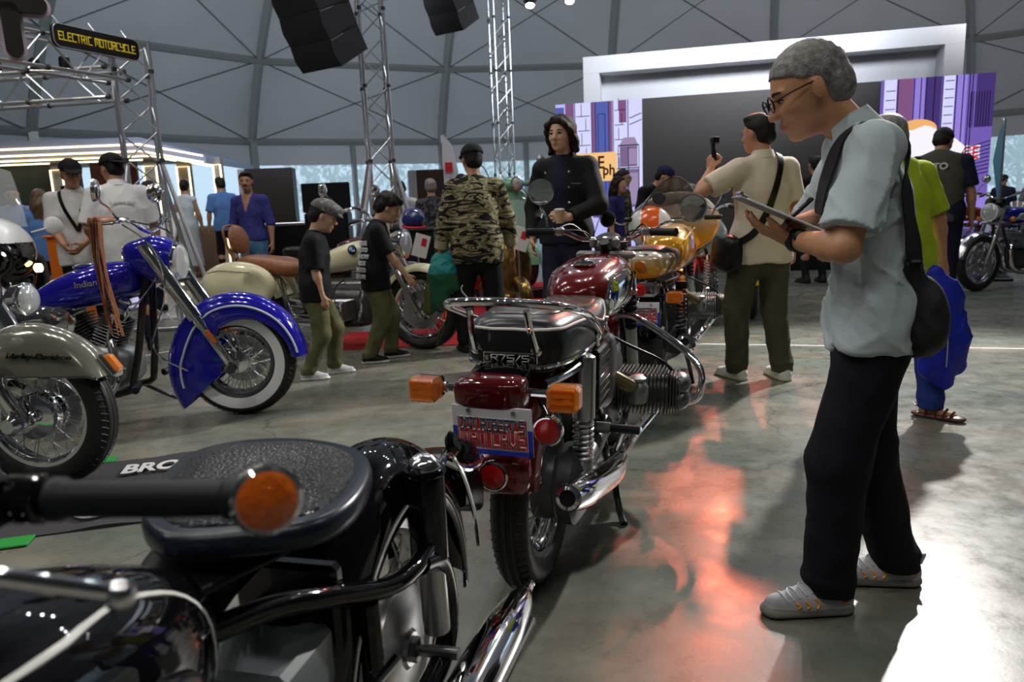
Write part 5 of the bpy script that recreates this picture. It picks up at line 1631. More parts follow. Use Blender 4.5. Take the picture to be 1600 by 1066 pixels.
# ------------------------------------------------------------------ cream cruiser between the boys
cr = thing('motorcycle', 'cream cruiser with brown leather seat, backrest and rounded saddlebag behind the two boys', 'motorcycle', (-2.31, 6.57, 0), radians(-18), 'motorcycles on show')
wheel(cr, 'front_wheel', 1.65, .34, .34, .115, .25, hub=(.06, .10), hubm=CHROME, nsp=40, disc=(.16, (1, -1)))
wheel(cr, 'rear_wheel', 0, .33, .33, .16, .21, nsp=24, cast=7)
fender(cr, 'front_fender', CREAM, (1.65, .345), .385, .16, 35, 165, .06)
fender(cr, 'rear_fender', CREAM, (0, .34), .40, .22, 20, 170, .1)
wheel_fork(cr, (1.65, 0, .33), (1.30, 0, 1.02), .10, (.027, .48), STEEL, CHROME, .022)
headlight(cr, (1.52, 0, .89), .115, L=.17)
for sg in (1, -1): indicator(cr, (1.46, sg * .17, .84), (.04, .055, .055), True, 1, shell=CHROME)
ct = secloft(cr, 'fuel_tank', CREAM, [(.62, .03, .64, .68), (.68, .10, .64, .74), (.85, .15, .66, .86), (1.08, .16, .69, .93), (1.22, .11, .73, .92), (1.28, .04, .78, .88)], 2.5, 30, 4)
roundel(ct, (1.12, -.168, .86), (0, -1, .1), (0, 0, 1), .042)
secloft(cr, 'seat', LEATH, [(-.1, .10, .70, .80), (.0, .17, .68, .83), (.25, .17, .66, .81), (.42, .17, .63, .78), (.55, .11, .64, .76), (.64, .05, .66, .74)], 3, 28, 3)
MB().ell((-.12, 0, .97), (.045, .13, .135), 24, rot=Ry(-14)).build('backrest_pad', LEATH, cr)
tb(cr, 'backrest_frame', [(-.10, .10, .75), (-.17, .12, .95), (-.20, .09, 1.08), (-.20, -.09, 1.08), (-.17, -.12, .95), (-.10, -.10, .75)], .012, LEATH)
for sg in (1, -1):
    A = SDF(.011)
    y = sg * .31
    A.ell((.06, y, .60), (.36, .115, .195), .03).ell((.20, y, .57), (.22, .11, .16), .05).ell((-.10, y, .56), (.20, .11, .15), .05)
    A.ell((.32, y + sg * .10, .56), (.10, .06, .15), .05, sub=True, rot=Ry(-20))
    sb = link('saddlebag', A.mesh('saddlebag', CREAM), cr)
    tb(sb, 'lid_seam', [(-.19, y + sg * .065, .70), (-.05, y + sg * .09, .725), (.10, y + sg * .10, .715), (.26, y + sg * .09, .705)], .003, mat('seam_dark', (.10, .09, .06), .6), 5, 5)
vtw = boxer(cr, .98, .36, .36, cov=CHROME, fin=STEEL)
for sg in (1, -1):
    muffler(cr, 'muffler', [(.75, sg * .20, .24), (.3, sg * .26, .28), (-.2, sg * .27, .33), (-.52, sg * .27, .36)], [.028, .045, .05, .045], CHROME, .03)
    MB().box((.98, sg * .20, .245), (.42, .05, .05), .02).build('running_board', BSATIN, cr)
fr_ = part('frame', cr)
for sg in (1, -1): tb(fr_, 'frame_tube', [(1.27, sg * .03, .98), (1.14, sg * .1, .5), (1.05, sg * .12, .24), (.5, sg * .12, .24), (.35, sg * .12, .62)], .02, CHROME)
bars(cr, [(1.28, 0, 1.08), (1.26, .16, 1.16), (1.20, .25, 1.20), (1.02, .44, 1.13)], .0135, CHROME, lm=CHROME)
for sg in (1, -1): mirror(cr, [(1.12, sg * .34, 1.19), (1.12, sg * .40, 1.26), (1.08, sg * .42, 1.30)], (1.05, sg * .44, 1.35), .058, (-.95, sg * .1, .05))
secloft(cr, 'instrument_pod', CREAM, [(1.20, .05, .94, 1.0), (1.28, .08, .96, 1.08), (1.36, .07, 1.0, 1.09)], 3, 16, 2)

# ------------------------------------------------------------------ orange boxer with smoked windscreen
def fade_paint(nm, z0, z1):
    m = mat(nm, (.62, .24, .012), .14, .35, 1)
    nt, b_ = nodes_of(m)
    tc_ = nt.nodes.new('ShaderNodeTexCoord'); mp_ = nt.nodes.new('ShaderNodeSeparateXYZ'); rp = nt.nodes.new('ShaderNodeValToRGB')
    mr_ = nt.nodes.new('ShaderNodeMapRange'); mr_.inputs['From Min'].default_value = z0; mr_.inputs['From Max'].default_value = z1
    rp.color_ramp.elements[0].color = (.78, .27, .01, 1); rp.color_ramp.elements[1].color = (.52, .48, .38, 1); e_ = rp.color_ramp.elements.new(.45); e_.color = (.68, .36, .03, 1)
    nt.links.new(tc_.outputs['Object'], mp_.inputs[0]); nt.links.new(mp_.outputs['Z'], mr_.inputs['Value']); nt.links.new(mr_.outputs[0], rp.inputs['Fac']); nt.links.new(rp.outputs[0], b_.inputs['Base Color'])
    return m
ORG = fade_paint('smoked_orange_paint', .75, 1.08)
ORC = fade_paint('silver_orange_fade_paint', .755, .875)
og = thing('motorcycle', 'orange and silver boxer motorcycle with smoked windscreen and round badge on its tail', 'motorcycle', (.82, 4.15, 0), radians(71), 'motorcycles on show')
wheel(og, 'rear_wheel', 0, .325, .325, .115, .228, hub=(.10, .09), nsp=30, drum=(-1, .115, .08, DALU))
wheel(og, 'front_wheel', 1.45, .33, .33, .10, .24, hub=(.07, .09), nsp=30, disc=(.14, (1, -1)))
fender(og, 'rear_fender', BLACK, (0, .34), .375, .17, 40, 165, .09)
fender(og, 'front_fender', ORG, (1.45, .33), .365, .13, 25, 165, .045)
wheel_fork(og, (1.45, 0, .33), (1.2, 0, .95), .095, (.03, .42), ALU, CHROME, .018, gaiter=(.034, BSATIN))
tc = secloft(og, 'tail_cowl', ORC, [(-.40, .05, .80, .86), (-.37, .10, .755, .885), (-.25, .135, .745, .90), (-.05, .14, .745, .895), (.10, .12, .75, .87)], 2.8, 28, 3)
roundel(tc, (-.385, -.02, .862), (-1, 0, .45), (0, 0, 1), .026)
bd = part('model_badge', tc, (-.408, .0, .81))
MB().box((0, 0, 0), (.006, .05, .022), .002).build('badge_frame', CHROME, bd)
MB().box((-.003, 0, 0), (.004, .045, .018), .001).build('badge_face', BSATIN, bd)
secloft(og, 'seat', SEATB, [(-.30, .09, .88, .905), (-.2, .12, .87, .92), (.1, .13, .76, .90), (.4, .12, .76, .865), (.6, .09, .78, .86), (.64, .05, .8, .84)], 3, 24, 3)
tk2 = secloft(og, 'fuel_tank', ORG, [(.52, .04, .72, .84), (.58, .12, .70, .92), (.75, .165, .69, .985), (.98, .17, .70, 1.0), (1.12, .12, .73, .97), (1.17, .04, .78, .9)], 2.7, 32, 4)
for sg in (1, -1): tb(tk2, 'gold_pinstripe', [(.60, sg * .128, .90), (.75, sg * .155, .95), (.95, sg * .16, .965), (1.08, sg * .13, .94)], .004, mat('gold_line', (.75, .6, .3), .3), 4, 6)
tl = part('tail_light', og)
MB().box((-.37, 0, .70), (.10, .17, .075), .018).build('lamp_housing', CHROME, tl)
MB().box((-.425, 0.03, .70), (.03, .10, .065), .012).build('lens', REDL, tl)
for sg in (1, -1): indicator(og, (-.34, sg * .165, .655), (.06, .085, .06))
tb(og, 'indicator_bar', [(-.33, .16, .66), (-.33, -.16, .66)], .011, BSATIN, 0)
cave_plate(og, (-.42, .0, .575), -6, .19, .125)
for sg in (1, -1):
    shock(og, (.0, sg * .165, .70), (-.02, sg * .165, .36), .034, None, BSATIN)
    muffler(og, 'muffler', [(.42, sg * .20, .26), (.22, sg * .21, .29), (-.12, sg * .215, .36), (-.32, sg * .215, .41)], [.03, .047, .052, .046], CHROME, .022)
    tb(og, 'exhaust_header', [(.90, sg * .30, .36), (1.02, sg * .28, .33), (1.0, sg * .22, .25), (.8, sg * .18, .22), (.42, sg * .20, .26)], .021, CHROME, 5)
    MB().box((.27, sg * .14, .60), (.20, .03, .20), .01).build('side_cover', ORG, og)
boxer(og, .78, .45, .38)
MB().tube([(.0, -.12, .325), (.50, -.11, .36)], [.05, .04], 14).build('swingarm', DALU, og)
fr_ = part('frame', og)
for sg in (1, -1):
    tb(fr_, 'frame_tube', [(1.2, sg * .03, .88), (1.1, sg * .09, .60), (1.0, sg * .12, .25), (.50, sg * .13, .22), (.42, sg * .12, .45), (.45, sg * .09, .70)], .014, FR)
    tb(fr_, 'frame_tube', [(.45, sg * .09, .70), (.2, sg * .12, .70), (-.28, sg * .10, .72)], .013, FR)
tb(og, 'centre_stand', [(.5, -.14, .2), (.40, -.18, .10), (.36, -.20, .012)], .013, BSATIN)
# cockpit fairing: shell, white inner panel with orange band, clock, screen
fa = part('fairing', og)
A = SDF(.011)
cutp = [(V(1.16, 0, 0), V(-1, 0, .12))]
A.ell((1.18, 0, 1.0), (.34, .33, .24), .02, cuts=cutp)
link('fairing_shell', A.mesh('fairing_shell', ORG), fa)
A = SDF(.009)
A.ell((1.08, .16, .975), (.10, .155, .150), .02)
def band(fc): return (np.abs(fc[:, 1] - .15) < .062).astype(np.int32)
link('white_cockpit_pod', A.mesh('white_cockpit_pod', [WHITEP, mat('band_orange', (.80, .14, .01), .2, coat=1)], midx=band), fa, label='white rounded pod with an orange centre band')
MB().lathe([(.045, 0), (.045, .02), (.04, .025)], (1.12, .10, 1.17), (-1, 0, .3), 20).build('clock_case', BSATIN, fa)
MB().lathe([(.039, .022), (.001, .024)], (1.12, .10, 1.17), (-1, 0, .3), 20).build('clock_face', WHITEP, fa)
b = MB()
rings, rings2 = [], []
for i in range(11):
    t = -1 + .2 * i
    rows = []
    for j in range(7):
        u = j / 6
        y = .31 * t * (1 - .35 * u ** 2)
        x = 1.30 - .16 * t * t - .12 * u
        z = 1.06 + .06 * (1 - t * t) + (.05 + .15 * (1 - t * t)) * u
        rows.append(V(x, y, z))
    rings.append(rows + [p + V(.004, 0, .001) for p in rows[::-1]])
b.loft(rings).build('windscreen', SMOKE, fa)
tb(fa, 'screen_edge', [r[6] for r in rings], .004, BSATIN, 0, 6)
bars(og, [(1.14, 0, 1.02), (1.12, .12, 1.03), (1.02, .33, 1.03)])
mirror(og, [(1.05, -.27, 1.05), (1.10, -.30, 1.12), (1.08, -.33, 1.18)], (1.06, -.34, 1.24), .055, (-.97, 0, -.05))
mirror(og, [(1.05, .27, 1.05), (1.10, .36, 1.0), (1.08, .42, 1.02)], (1.06, .46, 1.04), .06, (-.97, .1, .15))

# ------------------------------------------------------------------ generic roadster, used for the bikes farther back
def roadster(label, loc, rz, paint, tankm=None, seatm=SEATB, eng='inline', white=False, R=.32, mir=True, side=None):
    t = thing('motorcycle', label, 'motorcycle', loc, radians(rz), 'motorcycles on show')
    wheel(t, 'front_wheel', 1.40, R, R, .095, R - .085, nsp=24, hub=(.06, .09), disc=(.14, (1, -1)), tread=False)
    wheel(t, 'rear_wheel', 0, R, R, .115, R - .09, nsp=24, hub=(.09, .09), tread=False)
    fender(t, 'front_fender', CHROME, (1.40, R), R + .03, .125, 10, 165, .05)
    fender(t, 'rear_fender', paint, (0, R), R + .05, .15, 40, 175, .07)
    wheel_fork(t, (1.40, 0, R), (1.15, 0, .93), .09, (.027, .45), ALU, CHROME, .02)
    headlight(t, (1.28, 0, .88), .095, shell=paint if not white else WHITEP)
    tk_ = secloft(t, 'fuel_tank', tankm or paint, [(.48, .04, .74, .80), (.54, .10, .73, .87), (.75, .145, .73, .92), (1.0, .15, .74, .93), (1.10, .09, .77, .91), (1.14, .03, .8, .87)], 2.8, 28, 3)
    secloft(t, 'seat', seatm, [(-.28, .05, .74, .80), (-.22, .12, .73, .83), (.1, .13, .73, .82), (.4, .12, .73, .80), (.52, .08, .75, .81)], 3.2, 24, 3)
    e = part('engine', t)
    secloft(e, 'crankcase', DALU, [(.42, .08, .25, .42), (.50, .15, .22, .48), (.80, .16, .22, .48), (.95, .12, .25, .45)], 4, 20, 2)
    f = MB()
    for i in range(9): f.box((.84 + .006 * i, 0, .47 + i * .021), (.19, .34, .007), .003)
    f.build('fins', ALU, e, kind='stuff')
    MB().box((.91, 0, .69), (.17, .36, .06), .02).build('cam_cover', CHROME, e)
    for y in (-.12, -.04, .04, .12):
        tb(e, 'exhaust_header', [(.98, y, .55), (1.06, y, .48), (1.02, y * 1.1, .25), (.8, y * 1.2, .18)], .019, CHROME, 4, 8)
    for sg in (1, -1):
        MB().lathe([(.085, 0), (.09, .015), (.07, .03), (.001, .034)], (.75, sg * .155, .36), (0, sg, 0), 22).build('side_case', CHROME, e)
        muffler(t, 'muffler', [(.8, sg * .14, .18), (.4, sg * .18, .22), (-.05, sg * .20, .30), (-.35, sg * .2, .33)], [.022, .04, .048, .04], CHROME, .025, 14)
        shock(t, (.05, sg * .15, .68), (-.01, sg * .15, .34), .03, None, CHROME)
        MB().box((.33, sg * .13, .58), (.22, .03, .18), .02).build('side_cover', paint, t)
        indicator(t, (1.18, sg * .20, .80), (.04, .06, .06), True, 1, shell=CHROME)
        if mir: mirror(t, [(1.03, sg * .25, 1.06), (1.05, sg * .28, 1.15), (1.02, sg * .32, 1.20)], (1.0, sg * .34, 1.26), .052, (-.97, 0, -.05))
    fr_ = part('frame', t)
    for sg in (1, -1): tb(fr_, 'frame_tube', [(1.17, sg * .03, .86), (1.05, sg * .10, .40), (.95, sg * .12, .20), (.45, sg * .13, .22), (.38, sg * .11, .70), (-.2, sg * .1, .72)], .015, FR)
    MB().tube([(.45, .10, .36), (0, .10, R)], .025, 8).tube([(.45, -.10, .36), (0, -.10, R)], .025, 8).build('swingarm', FR, t)
    bars(t, [(1.12, 0, 1.02), (1.12, .12, 1.05), (1.04, .22, 1.09), (.96, .36, 1.06)])
    MB().lathe([(.045, -.05), (.055, -.01), (.05, .01)], (1.19, .06, 1.0), (-.6, 0, .8), 18).lathe([(.045, -.05), (.055, -.01), (.05, .01)], (1.19, -.06, 1.0), (-.6, 0, .8), 18).build('instruments', BSATIN, t, kind='stuff')
    tl = part('tail_light', t)
    MB().box((-.30, 0, .66), (.07, .14, .07), .015).build('lens', REDL, tl)
    if side is not None:
        for sg in (1, -1): secloft(tk_, 'tank_panel', side, [(.58, .005, .79, .81, sg * .128), (.66, .012, .775, .855, sg * .146), (.95, .012, .78, .86, sg * .152), (1.02, .005, .80, .83, sg * .138)], 3, 14, 2)
    return t
CBB = mat('candy_blue_paint', (.012, .018, .33), .14, .3, 1)
roadster('blue roadster with chrome mudguard and white headlamp parked at the far right', (6.62, 8.64, 0), 200, CBB, white=True, mir=False, side=mat('silver_stripe', (.6, .62, .65), .3, .6))
REDP = mat('racing_red_paint', (.42, .012, .012), .15, coat=1)
roadster('red and white roadster mostly hidden behind the blue roadster', (6.75, 9.9, 0), 205, REDP, white=True)
# silver and red faired sport bike beyond the orange boxer
SIL = mat('silver_paint', (.55, .60, .64), .2, .35, 1)
sb = roadster('silver and red sport motorcycle with half fairing, beyond the orange boxer', (1.55, 6.25, 0), 69, REDP, tankm=SIL, mir=False)
A = SDF(.012)
A.ell((1.10, 0, .80), (.32, .24, .22), .03).ell((.95, 0, .62), (.26, .22, .22), .05)
A.ell((1.0, 0, 1.0), (.3, .16, .12), .03, sub=True)
link('fairing', A.mesh('fairing', [SIL, REDP], midx=lambda c: (np.abs(c[:, 2] - .72 - .5 * (c[:, 0] - 1.05)) < .085).astype(np.int32)), sb)
YEL = mat('yellow_paint', (.55, .42, .01), .18, coat=1)
roadster('yellow roadster half hidden behind the man in the beige polo', (2.35, 7.0, 0), 72, YEL)
mb_ = roadster('dark maroon roadster between the cream cruiser and the camouflage jacket', (-2.2, 7.95, 0), -30, mat('wine_paint', (.07, .006, .014), .15, coat=1), mir=False)

# ------------------------------------------------------------------ green scooter, and the small bronze scooter with a clear windscreen
def scooter(label, loc, rz, paint, screen=False):
    t = thing('scooter', label, 'scooter', loc, radians(rz), 'scooters on show')
    wheel(t, 'front_wheel', 1.22, .22, .22, .09, .13, nsp=8, cast=5, tread=False)
    wheel(t, 'rear_wheel', 0, .22, .22, .09, .13, nsp=8, cast=5, tread=False)
    A = SDF(.016)
    for sg in (1, -1): A.ell((.02, sg * .15, .45), (.36, .13, .20), .06)
    A.cap((-.15, 0, .55), (.30, 0, .58), .16, .12, k=.06, flat=(V(0, 0, 1), .6))
    A.cap((.35, 0, .28), (.95, 0, .24), .20, .20, k=.05, flat=(V(0, 0, 1), .22))
    link('rear_body', A.mesh('rear_body', paint), t)
    A = SDF(.016)
    A.ell((1.05, 0, .62), (.05, .25, .40), .02, rot=Ry(-12))
    A.cap((1.10, 0, .30), (1.0, 0, .98), .07, .06, k=.05)
    link('leg_shield', A.mesh('leg_shield', paint), t)
    tb(t, 'shield_trim', [(1.02 + .2 * (cos(a) * .41) * -.2, .252 * sin(a), .62 + .405 * cos(a)) for a in np.linspace(-2.6, 2.6, 22)], .009, CHROME, 0, 6)
    fender(t, 'front_fender', paint, (1.22, .22), .28, .16, 5, 150, .10)
    MB().tube([(1.22, .07, .22), (1.16, .07, .40), (1.05, 0, .6)], .02, 8).build('fork', CHROME, t)
    A = SDF(.014)
    A.ell((1.0, 0, 1.02), (.11, .12, .08), .03).cap((1.0, .25, 1.03), (1.0, -.25, 1.03), .03, k=.04)
    link('handlebar_cover', A.mesh('handlebar_cover', paint), t)
    for sg in (1, -1):
        MB().cyl((1.0, sg * .24, 1.03), (.97, sg * .38, 1.03), .017, 12).build('grip', GRIP, t)
        mirror(t, [(1.0, sg * .24, 1.05), (1.0, sg * .30, 1.18), (.99, sg * .34, 1.22)], (.97, sg * .36, 1.27), .05, (-.97, 0, 0))
    headlight(t, (1.09, 0, 1.03), .065, L=.08)
    secloft(t, 'seat', mat('red_seat', (.20, .02, .03), .5), [(-.28, .06, .60, .66), (-.2, .13, .60, .72), (.2, .14, .60, .71), (.38, .09, .61, .69)], 3, 20, 2)
    if screen:
        b = MB()
        rr = []
        for i in range(9):
            y = -.24 + .06 * i
            rows = [V(1.10 - .6 * y * y - .08 * u, y * (1 - .15 * u), .98 + .45 * u) for u in np.linspace(0, 1, 5)]
            rr.append(rows + [p + V(.004, 0, 0) for p in rows[::-1]])
        b.loft(rr).build('windscreen', GLASSC, t)
        tb(t, 'screen_frame', [(1.09, .25, .98), (1.0, .21, 1.43), (1.01, -.21, 1.43), (1.09, -.25, .98)], .007, CHROME, 0, 6)
    return t
GRN = mat('mint_green_paint', (.13, .33, .20), .2, coat=1)
scooter('mint green scooter with tall leg shield behind the man in black denim', (-.45, 9.34, .262), -62, GRN)
bpy.data.objects['scooter'].scale = (1.12, 1.12, 1.12)
bz = scooter('bronze scooter with small clear windscreen beside the camouflage jacket', (-.28, 7.6, .14), -66, BRASS, screen=True)
bz.scale = (.76, .76, .76)

# ------------------------------------------------------------------ white tourer with twin lit headlamps at the left edge
to = thing('motorcycle', 'white and black touring motorcycle with tall clear screen and lit twin headlamps', 'motorcycle', (-4.78, 6.6, 0), radians(-52), 'motorcycles on show')
to.scale = (1.1, 1.1, 1.14)
wheel(to, 'front_wheel', 1.45, .31, .31, .12, .22, cast=5, tread=False, disc=(.15, (1, -1)))
wheel(to, 'rear_wheel', -.05, .31, .31, .16, .22, cast=5, tread=False)
A = SDF(.011)
A.ell((1.15, 0, .86), (.42, .30, .24), .03).ell((1.42, 0, .84), (.24, .20, .13), .06).ell((.9, 0, .70), (.4, .30, .25), .06)
A.ell((1.62, .0, .80), (.16, .10, .10), .03, sub=True)
link('fairing', A.mesh('fairing', [WHITEP, BLACK], midx=lambda c: ((c[:, 2] < .80) | ((np.abs(c[:, 1]) > .045) & (c[:, 0] > 1.28) & (c[:, 2] < .92)) | (c[:, 0] < 1.05)).astype(np.int32)), to)
HLM = mat('lit_headlamp', (.9, .95, 1), .2, emit=(.85, .95, 1), es=14)
for sg in (1, -1):
    MB().ell((1.555, sg * .11, .855), (.03, .045, .022), 14).build('headlamp', HLM, to)
    MB().tube([(1.30, sg * .27, .74), (1.32, sg * .29, .74)], .03, 10).build('fog_lamp', mat('fog_lamp_lit', (1, .85, .5), .2, emit=(1, .75, .35), es=8), to)
    secloft(to, 'pannier', BSATIN, [(-.35, .06, .42, .74, sg * .32), (-.3, .12, .36, .80, sg * .33), (.1, .13, .36, .82, sg * .33), (.25, .07, .42, .76, sg * .32)], 3.4, 22, 3)
    mirror(to, [(1.2, sg * .28, .98), (1.22, sg * .36, 1.0)], (1.2, sg * .42, 1.02), .06, (-.97, 0, 0), m=WHITEP)
rr = []
for i in range(11):
    y = -.26 + .052 * i
    rows = [V(1.36 - 1.6 * y * y - .28 * u, y * (1 - .1 * u * u), 1.02 + .42 * u - .6 * y * y * u) for u in np.linspace(0, 1, 6)]
    rr.append(rows + [p + V(.004, 0, 0) for p in rows[::-1]])
ws = MB().loft(rr).build('windscreen', GLASSC, to)
text_mesh('35', .10, WHITEP, ws, (1.245, -.10, 1.22), (-.25, -1, 0), (-.5, 0, 1))
secloft(to, 'seat', SEATB, [(-.3, .1, .75, .83), (.0, .16, .74, .86), (.5, .15, .74, .82), (.7, .1, .75, .82)], 3, 20, 2)
secloft(to, 'fuel_tank', BLACK, [(.6, .08, .7, .85), (.8, .18, .7, .95), (1.1, .15, .75, .95)], 2.6, 20, 2)
fender(to, 'front_fender', WHITEP, (1.45, .31), .35, .15, 0, 160, .08)
wheel_fork(to, (1.45, 0, .31), (1.2, 0, .9), .09)
MB().box((.6, 0, .45), (.7, .36, .36), .05).build('engine_block', DALU, to)
MB().box((.25, 0, .6), (.8, .2, .2), .05).build('subframe', BSATIN, to)
# ------------------------------------------------------------------ the grey-haired man with the clipboard
GREYSHIRT = cloth('grey_shirt_cotton', (.46, .54, .57), .85, noise=.05, bump=.1)
NAVYP = cloth('dark_navy_trousers', (.008, .009, .014), .9)
GREYHAIR = mat('grey_hair', (.20, .19, .185), .5, noise=.6, nscale=55, bump=.6, bscale=220)
SHOEG = cloth('grey_mesh_shoe', (.40, .41, .43), .8, bump=.4, bscale=500)
SOLEG = mat('taupe_sole', (.20, .19, .165), .7)
p1, J1 = person('grey-haired man in light grey short-sleeved shirt writing on a clipboard', (.875, 1.93, 0), 170, 1.58, .006, lean=0, bend=30, twist=-3, head=(24, 5), hs=1.07, w=.86, sw=1.06, skin=(.54, .27, .145),
    feet=((.02, .08, 12, 0), (-.215, -.10, 2, 0)), hands=((.118, .005, 1.035), (.045, -.065, 1.09)), poles=((.22, .62, -.9), (.1, -.7, -.6)),
    hdir=(V(.93, .02, .36), V(.86, .42, -.10)), hnorm=(V(-.36, -.1, .93), V(.1, .15, -1)), hside=(V(.2, .9, .1), V(.3, .85, .35)), curl=((.25, .3, .25), (.75, .85, .55)), thumb=((.75, .45, .35), (.9, .25, .45)),
    hair='buzz', hairm=GREYHAIR, shirt=GREYSHIRT, sleeve=.45, sloose=.020, hem=.475, fold=.012, foldsc=1.45, pants=NAVYP, ploose=.022, phem=.062, shoe=SHOEG, sole=SOLEG, glasses=True)
collar(p1, J1, GREYSHIRT, 38, .075)
# clipboard with paper and clip
cbn = thing('clipboard', 'clipboard with white paper held by the grey-haired man', 'clipboard', p1.matrix_basis @ Vector((.150, -.012, 1.102)), p1.rotation_euler[2])
cr_ = Ry(-25)
MB().box((0, 0, 0), (.245, .18, .004), .0015, cr_).build('board', mat('board_grey', (.30, .30, .32), .35), cbn)
MB().box(cr_ @ V(-.008, 0, .0035), (.215, .165, .003), .0006, cr_).build('paper', mat('paper_white', (.75, .75, .80), .7), cbn)
MB().box(cr_ @ V(.108, 0, .008), (.022, .10, .012), .003, cr_).cyl(cr_ @ V(.118, -.05, .012), cr_ @ V(.118, .05, .012), .005, 8).build('clip', STEEL, cbn)
kn = J1['kn1']
pn = thing('pen', 'black and silver pen in the writing hand', 'pen', p1.matrix_basis @ Vector(kn + V(.055, .035, -.035)), p1.rotation_euler[2])
pd_ = nrm(V(-.62, -.12, .55))
MB().lathe([(.0008, 0), (.003, .010), (.0045, .03), (.0048, .05)], (0, 0, 0), pd_, 12).build('pen_tip', STEEL, pn)
MB().lathe([(.0048, .05), (.0055, .06), (.0055, .140), (.004, .145)], (0, 0, 0), pd_, 12).build('pen_barrel', BSATIN, pn)
tb(pn, 'pen_clip', [pd_ * .135 + V(0, 0, .009), pd_ * .095 + V(0, 0, .008)], .0014, CHROME, 0, 5)
# wrist watch
MB().lathe([(.027, -.015), (.031, -.012), (.031, .012), (.027, .015)], J1['wri'][0] - nrm(J1['wri'][0] - J1['elb'][0]) * .03, nrm(J1['wri'][0] - J1['elb'][0]), 20, closed=True).build('watch_strap', BSATIN, p1)
MB().lathe([(.018, 0), (.018, .008), (.014, .010)], J1['wri'][0] - nrm(J1['wri'][0] - J1['elb'][0]) * .03 + V(0, .028, .01), (0, 1, .3), 16).build('watch_case', BSATIN, p1)
# shoulder bag
bg = thing('shoulder_bag', 'black shoulder bag hanging behind the grey-haired man', 'bag', p1.location, p1.rotation_euler[2])
R1, w1 = J1['Rc'], J1['waist']
L1 = lambda x, y, z: tuple(w1 + R1 @ V(x, y, z) * J1['s'])
drape(bg, 'strap', [L1(.14, .02, .18), L1(.13, .05, .26), L1(.06, .085, .36), L1(-.03, .10, .38), L1(-.085, .135, .31), L1(-.09, .17, .18), L1(-.10, .175, .04), L1(-.125, .165, -.06)], p1, .044, mat('webbing_black', (.012, .010, .014), .8))
A = SDF(.007)
A.ell(V(-.185, .06, .80), (.060, .12, .075), .03).ell(V(-.195, .06, .87), (.045, .10, .06), .05).cap(V(-.145, .125, .965), V(-.17, .09, .88), .022, .04, k=.04)
link('bag_body', A.mesh('bag_body', mat('bag_nylon', (.010, .010, .012), .65, bump=.2, bscale=200), post=folds(.005, 2, .2)), bg)
MB().box(V(-.142, .135, .975), (.03, .045, .02), .005).build('buckle', BSATIN, bg)
# shoe details
ORA = mat('orange_tab', (.85, .33, .02), .6)
LACE = mat('lace_grey', (.50, .52, .56), .7)
for i in (0, 1):
    yw = radians((12, 2)[i]); fd, fs = V(cos(yw), sin(yw), 0), V(-sin(yw), cos(yw), 0)
    s_ = J1['s']; b_ = V(J1['ank'][i][0], J1['ank'][i][1], 0)
    Q = lambda x, y, z: b_ + (fd * x + fs * y) * s_ + V(0, 0, z * s_)
    sh_ = [o for o in p1.children if o.name.startswith('shoe')][i]
    T_ = BVHTree.FromPolygons([v.co.copy() for v in sh_.data.vertices], [list(f.vertices) for f in sh_.data.polygons])
    def tb2(par, nm, pts, r, m, sm, n):
        P, _ = spline(pts, [0] * len(pts), max(sm, 1) * 2) if len(pts) > 1 else (pts, 0)
        P2 = []
        for p in P:
            l_, n_, _, _ = T_.find_nearest(Vector(p))
            P2.append(np.array(l_) + np.array(n_) * r * .5)
        return MB().tube(P2, r, n).build(nm, m, par)
    for k in range(5):
        x = .050 + .018 * k
        tb2(sh_, 'lace', [Q(x, .026, .076 - .0065 * k), Q(x + .01, 0, .0905 - .0075 * k), Q(x + .012 * (-1) ** k, -.026, .076 - .0065 * k)], .0028, LACE, 3, 5)
    for k in range(3):
        x = .035 + .028 * k
        tb2(sh_, 'orange_tab', [Q(x + .012, .036, .066 - .006 * k), Q(x, .044, .052 - .004 * k), Q(x + .008, .0475, .040)], .0032, ORA, 3, 5)
    tb2(sh_, 'orange_tab', [Q(-.055, .044, .055), Q(-.035, .046, .055)], .004, ORA, 0, 5)
    tb(sh_, 'heel_loop', [Q(-.078, 0, .085), Q(-.100, 0, .105), Q(-.088, 0, .07)], .004, LACE, 3, 6)
    tb(sh_, 'bow', [Q(.035, 0, .098), Q(.03, .02, .115), Q(.055, .03, .10), Q(.035, 0, .098)], .0022, mat('cord_dark', (.05, .05, .06), .7), 4, 5)

